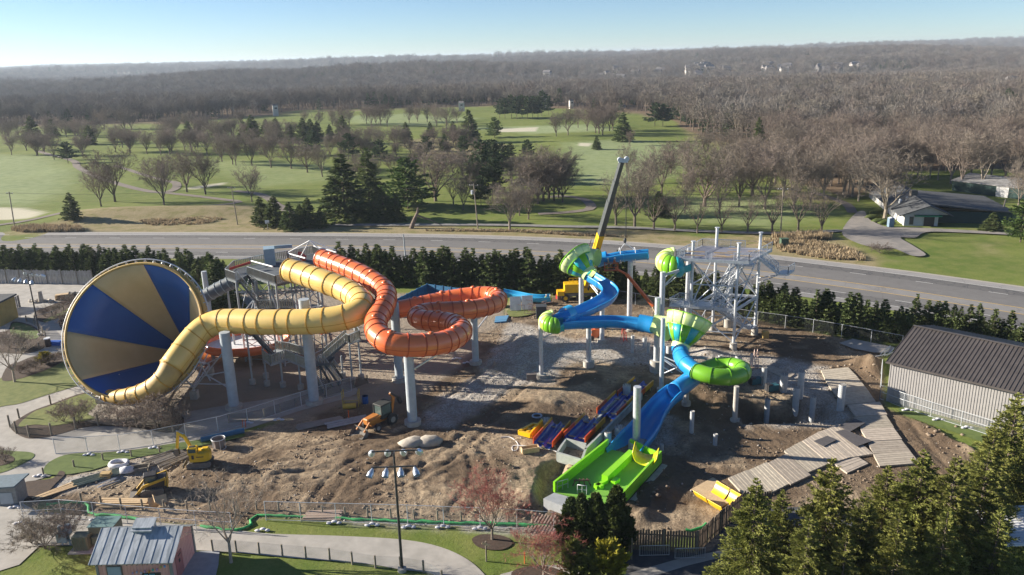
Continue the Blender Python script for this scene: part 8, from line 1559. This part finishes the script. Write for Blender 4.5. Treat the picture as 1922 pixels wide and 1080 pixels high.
for i, (tx, ty, Yd, sx_) in enumerate(((1420, 905, 53, .9), (1470, 925, 55, .85), (1563, 868, 54, 1.0), (1622, 930, 52, .9), (1668, 880, 57, .95), (1735, 852, 56, 1.1), (1795, 868, 54, 1.0), (1858, 845, 57, 1.0), (1912, 745, 65, 1.05), (1870, 800, 62, .9), (1520, 970, 50, .9), (1590, 1000, 49, .8), (1690, 960, 50, .9), (1780, 960, 50, .9), (1880, 960, 51, .9))):
    t_ = atY(tx, ty, Yd); back = i < 10
    tree('fgspruce', t_.x, Yd, t_.z, 'spruce_tree', ('big sunlit spruce at the lower right' if back else 'front row spruce at the lower right edge')+', '+(['leftmost of the back row', 'second of the back row', 'tall one with the pointed top', 'low one in the middle', 'fourth pointed top', 'broad one beside the mud', 'right of the broad one', 'third from the right', 'tallest one, cut by the right edge', 'just left of the tallest'][i] if back else ords(5)[i-10]), 'tree', 'big spruces at the lower right', sx_, z=0)
grove('arb', 'arborvitae', 'dense dark oval evergreen', 'between the pool slab and the gold bush', 'dense oval evergreens below the pool', [(1072, 1030, 935, 1.15), (1091, 1034, 928, .9), (1118, 1036, 925, 1.0), (1156, 1040, 913, 1.05)], 1.15)
grove('redbud', 'budding_tree', 'red budded tree', 'in the mulch ring on the lawn', None, [(924, 1014, 884, .95)], 1.25)
grove('redbud', 'budding_tree', 'wide red budded tree', 'at the bottom edge, left of the green bush', None, [(1020, 1088, 985, 1.1)], 1.5)
grove('palebare', 'bare_tree', 'pale leafless tree', 'beside the pink hut patio', None, [(434, 1056, 880, 1.0)], 1.1)
grove('bush', 'brown_bush', 'large round leafless bush', 'left of the pale blue panel boxes', 'brown bush clump by the utility boxes', [(85, 1030, 955, 1.35), (125, 1015, 950, 1.1), (60, 1022, 972, 1.1)], 1.15, 'bush')
grove('bush', 'bare_shrub', 'bare shrub', 'in the planted island by the funnel', 'bare shrubs in the planted island', [(148, 797, 742), (120, 794, 755), (250, 800, 742, 1.3), (300, 803, 735, 1.2), (205, 790, 752, 1.2), (330, 806, 750)], 1.2, 'bush')
grove('palebare', 'bare_tree', 'bare tree', 'in the bed at the left edge before the lawn', None, [(28, 718, 610, 1.25)], 1.2)
grove('bush', 'bare_shrub', 'brown shrub', 'in the beds left of the funnel', 'brown shrubs in the beds left of the funnel', [(38, 702, 678), (55, 700, 676), (72, 692, 668), (100, 685, 664), (118, 676, 660), (20, 655, 615), (45, 655, 618), (125, 612, 575), (135, 580, 548), (105, 590, 565), (85, 596, 572), (10, 868, 840)], 1.2, 'bush')
grove('goldbush', 'gold_bush', 'golden yellow evergreen bush', 'at the bottom edge by the narrow plank gate', None, [(1140, 1092, 1015, 1.1)], 1.1, 'bush'); grove('goldbush', 'flowering_bush', 'low bush with yellow flowers', 'in the long bed by the left lawn', None, [(86, 684, 668, 1.3)], 1.3, 'bush')
grove('greenbush', 'green_bush', 'olive green young conifer', 'at the bottom edge left of the gold bush', 'olive green young conifers', [(1076, 1095, 1010, .9), (1104, 1100, 1032, .9)], 1.0, 'bush')
# dry tall grass clumps
rg = np.random.RandomState(4); tv = []; tf = []
def tuft_patch(poly, n_, h, tv, tf):
    xs = [p_[0] for p_ in poly]; ys = [p_[1] for p_ in poly]; c_ = 0
    while c_ < n_:
        x, y = rg.uniform(min(xs), max(xs)), rg.uniform(min(ys), max(ys))
        if not pip(np.array([x]), np.array([y]), poly)[0]: continue
        p = atg(x, y); c_ += 1; hh = h*rg.uniform(.6, 1.3)
        for k in range(7):
            a = rg.rand()*6.28; o = len(tv); d = Vector((math.cos(a), math.sin(a), 0)); s = Vector((-d.y, d.x, 0))*.12; b_ = p+d*rg.rand()*.3; tv += [b_-s, b_+s, b_+d*.35+Vector((0, 0, hh))]; tf.append((o, o+1, o+2))
tuft_patch([(1430, 452), (1500, 447), (1600, 470), (1630, 490), (1560, 488), (1470, 474)], 700, .8, tv, tf); tuft_patch([(20, 432), (60, 426), (150, 428), (160, 436), (40, 437)], 500, 1.2, tv, tf); tuft_patch([(260, 415), (380, 405), (420, 412), (380, 422), (280, 424)], 350, .6, tv, tf); tuft_patch([(780, 434), (960, 436), (1100, 444), (1180, 445), (960, 432)], 400, .5, tv, tf); tuft_patch([(1450, 446), (1540, 440), (1560, 450), (1480, 456)], 300, 1.4, tv, tf)
o = pmesh('dry_grass', [tuple(v) for v in tv], tf, nmat('dry_straw', (.42, .33, .21), (.30, .235, .15), .4, .95, transl=.2)); o['kind'] = 'stuff'
p = atg(1652, 476); bh_ = tree('bush', p.x, p.y, 2.4, 'brush_heap', 'brown brush heap at the end of the clubhouse drive', 'brush heap', None, 2.6)
# ================================================================ DISTANT HOUSES
hs = random.Random(77); hw_ = nmat('house_pale', (.55, .53, .50), (.35, .33, .32), .05, .8, objrand=.35); hrf = nmat('house_roof', (.11, .105, .11), (.16, .15, .15), .1, .8, objrand=.3)
def house(px, py, w_, label, group=None, h=6.0, flat=False, dz=7, name='house', cat='house', Yd=None):
    dz = min(dz, 3) if py > 160 else dz; h = 3.5 if py > 160 else h
    g = at(px, py); 
    for _ in range(12): g = at(px, py, gz(g.x, g.y)+dz)
    if py > 118 and py < 206:
        for q_ in range(650 if py > 150 else 400, 9000, 12):
            g = atY(px, py, q_)
            if g.z < gz(g.x, g.y)+(8.0 if py > 150 else 13.0): break
        w_ = w_*max(.45, min(1.7, g.y/1800)); Yd = None; h = w_*.35
    if Yd: g = atY(px, py, Yd)
    z0 = gz(g.x, g.y); z1 = g.z+h*.2; r_ = empty(name, (g.x, g.y, z0), label, cat, group, hs.uniform(-.6, .6)); d_ = w_*.7; zb = 0; hh = max(z1-z0, h*.6); lb(r_, 'wall', hw_, lambda mb: mb.box((0, 0, hh/2), (w_, d_, hh)))
    if flat: lb(r_, 'roof', hrf, lambda mb: mb.box((0, 0, hh+.3), (w_*1.02, d_*1.02, .6)))
    else: lb(r_, 'roof', hrf, lambda mb: mb.add([(-w_*.55, -d_*.58, hh), (w_*.55, -d_*.58, hh), (w_*.55, d_*.58, hh), (-w_*.55, d_*.58, hh), (-w_*.5, 0, hh+d_*.45), (w_*.5, 0, hh+d_*.45)], [(0, 1, 5, 4), (2, 3, 4, 5), (1, 2, 5), (3, 0, 4), (3, 2, 1, 0)]))
    lb(r_, 'window', darkm, lambda mb: mb.box((w_*.1, -d_/2-.03, hh*.75), (w_*.5, .1, hh*.14)))
kit_ = None
for px, py, w_, l_ in ((516, 199, 9, 'pale gabled house half hidden in the wood at the left'), (866, 194, 9, 'white house among trees above the far row'), (1026, 186, 12, 'white house behind the far pine stand'), (1072, 190, 7, 'small pale house right of the far pine stand'), (1027, 137, 16, 'lone white house on the wooded slope in the centre'), (951, 165, 10, 'small house in the wood, centre'), (1899, 150, 18, 'pale house at the right edge in the wood'), (1168, 208-6, 10, 'small pale house left of the right pines'), (536, 170, 12, 'grey house deep in the left wood'), (1636, 280, 14, 'pale house behind the tall trees of the right wood')): house(px, py, w_, l_)
hx_ = sorted(hs.uniform(1120, 1345) for _ in range(15))+sorted(hs.uniform(1290, 1625) for _ in range(31))
for k in range(46): px = hx_[k]; py = (hs.uniform(128, 146) if k < 15 else hs.uniform(120, 131))-(px-1280)*.004; house(px, py, hs.uniform(13, 20), f'far house of the right subdivision, {ORD[(k-15)%16]} of its {("left", "right")[(k-15)//16]} half' if k >= 15 else f'far pale house on the slope right of centre, {ORD[k]}', 'houses of the far subdivision' if k >= 15 else 'houses on the slope right of centre', 8, dz=11, Yd=hs.uniform(1900, 2300) if k >= 15 else hs.uniform(1500, 1900))
for px, py, w_, h_, Yd, l_ in ((952, 115, 60, 22, 5200, 'white boxy building on the horizon near the centre'), (915, 117, 90, 10, 5000, 'long low pale building on the horizon'), (1329, 100, 60, 16, 6000, 'reddish low building on the right horizon'), (1526, 94, 45, 22, 6500, 'grey block on the right horizon'), (1575, 94, 90, 14, 6500, 'long white building on the right horizon'), (1367, 96, 22, 26, 6500, 'white water tower like block on the right horizon')): house(px, py, w_, l_, None, h_, True, 0, 'distant_building', 'building', Yd)
for k, (px, h_) in enumerate(((448, 4), (455, 9), (462, 6), (472, 8), (480, 5), (490, 6))): 
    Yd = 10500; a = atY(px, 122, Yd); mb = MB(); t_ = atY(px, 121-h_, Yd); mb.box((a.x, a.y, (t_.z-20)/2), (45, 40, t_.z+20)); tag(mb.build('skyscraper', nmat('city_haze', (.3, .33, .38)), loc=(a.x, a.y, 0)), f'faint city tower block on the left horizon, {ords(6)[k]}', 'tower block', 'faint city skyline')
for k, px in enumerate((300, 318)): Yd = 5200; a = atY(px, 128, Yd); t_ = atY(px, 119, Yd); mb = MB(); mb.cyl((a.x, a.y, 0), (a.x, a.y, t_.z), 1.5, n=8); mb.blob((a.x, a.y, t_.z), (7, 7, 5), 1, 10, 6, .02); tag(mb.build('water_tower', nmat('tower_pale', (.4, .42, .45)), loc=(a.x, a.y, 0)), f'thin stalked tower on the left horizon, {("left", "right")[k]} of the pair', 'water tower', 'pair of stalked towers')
# loose clods and stones over the worked earth: too many to count
def clods(name, n_, s0, s1, test, mt_):
    r9 = np.random.RandomState(len(name)+n_); tv = []; tf = []; c_ = 0; bx = [p[0] for p in SITE]; by = [p[1] for p in SITE]
    Xr = r9.uniform(min(bx), max(bx), n_*6); Yr = r9.uniform(min(by), max(by), n_*6); ok = pip(Xr, Yr, SITE); Xr, Yr = Xr[ok], Yr[ok]; j = np.clip(np.searchsorted(gx, Xr)-1, 0, NX-2); i = np.clip(np.searchsorted(gy, Yr)-1, 0, NY-2); idx = i*NX+j; k_ = test(idx) > r9.rand(len(idx)); Xr, Yr, idx = Xr[k_][:n_], Yr[k_][:n_], idx[k_][:n_]
    m_ = len(Xr); S_ = s0+(s1-s0)*r9.rand(m_)**3; base = np.array([[1, 0, 0], [0, 1, 0], [-1, 0, 0], [0, -1, 0], [.1, .1, .8], [0, 0, -.5]]); V = base[None]*(.7+.6*r9.rand(m_, 6, 1))+r9.randn(m_, 6, 3)*.12; V = V*S_[:, None, None]+np.stack([Xr, Yr, Z[idx]+S_*.15], 1)[:, None]; o = (np.arange(m_)*6)[:, None, None]; F = np.array([(0, 1, 4), (1, 2, 4), (2, 3, 4), (3, 0, 4), (1, 0, 5), (2, 1, 5), (3, 2, 5), (0, 3, 5)])[None]+o
    q = bpy.data.objects.new(name, fmesh(name, V.reshape(-1, 3), F.reshape(-1, 3), mt_)); C.objects.link(q); q['kind'] = 'stuff'
cl_ = fbm(X+7, Y+9, 5, 4, 91)
clods('soil_clods', 6500, .04, .20, lambda i: (1-gravel[i])*(1-peb[i]*.9)*sstep(.42, .62, cl_[i]), nmat('clod', (.24, .185, .135), (.17, .13, .095), 3, .95))
clods('loose_stones', 7000, .04, .15, lambda i: .06+gravel[i], nmat('stone_pale', (.40, .375, .35), (.28, .26, .24), 4, .9))
# ================================================================ HAZE
hb = MB(); hb.box((0, 6900, 27), (16000, 14200, 100)); hz = hb.build('haze', []); hz['kind'] = 'stuff'
hm_ = bpy.data.materials.new('haze_air'); hm_.use_nodes = True; n = hm_.node_tree; n.nodes.clear(); pv = n.nodes.new('ShaderNodeVolumePrincipled'); ou = n.nodes.new('ShaderNodeOutputMaterial'); pv.inputs['Color'].default_value = (.72, .84, 1.0, 1); pv.inputs['Density'].default_value = 0.95e-4; pv.inputs['Anisotropy'].default_value = .2; n.links.new(pv.outputs[0], ou.inputs['Volume']); hz.data.materials.append(hm_)
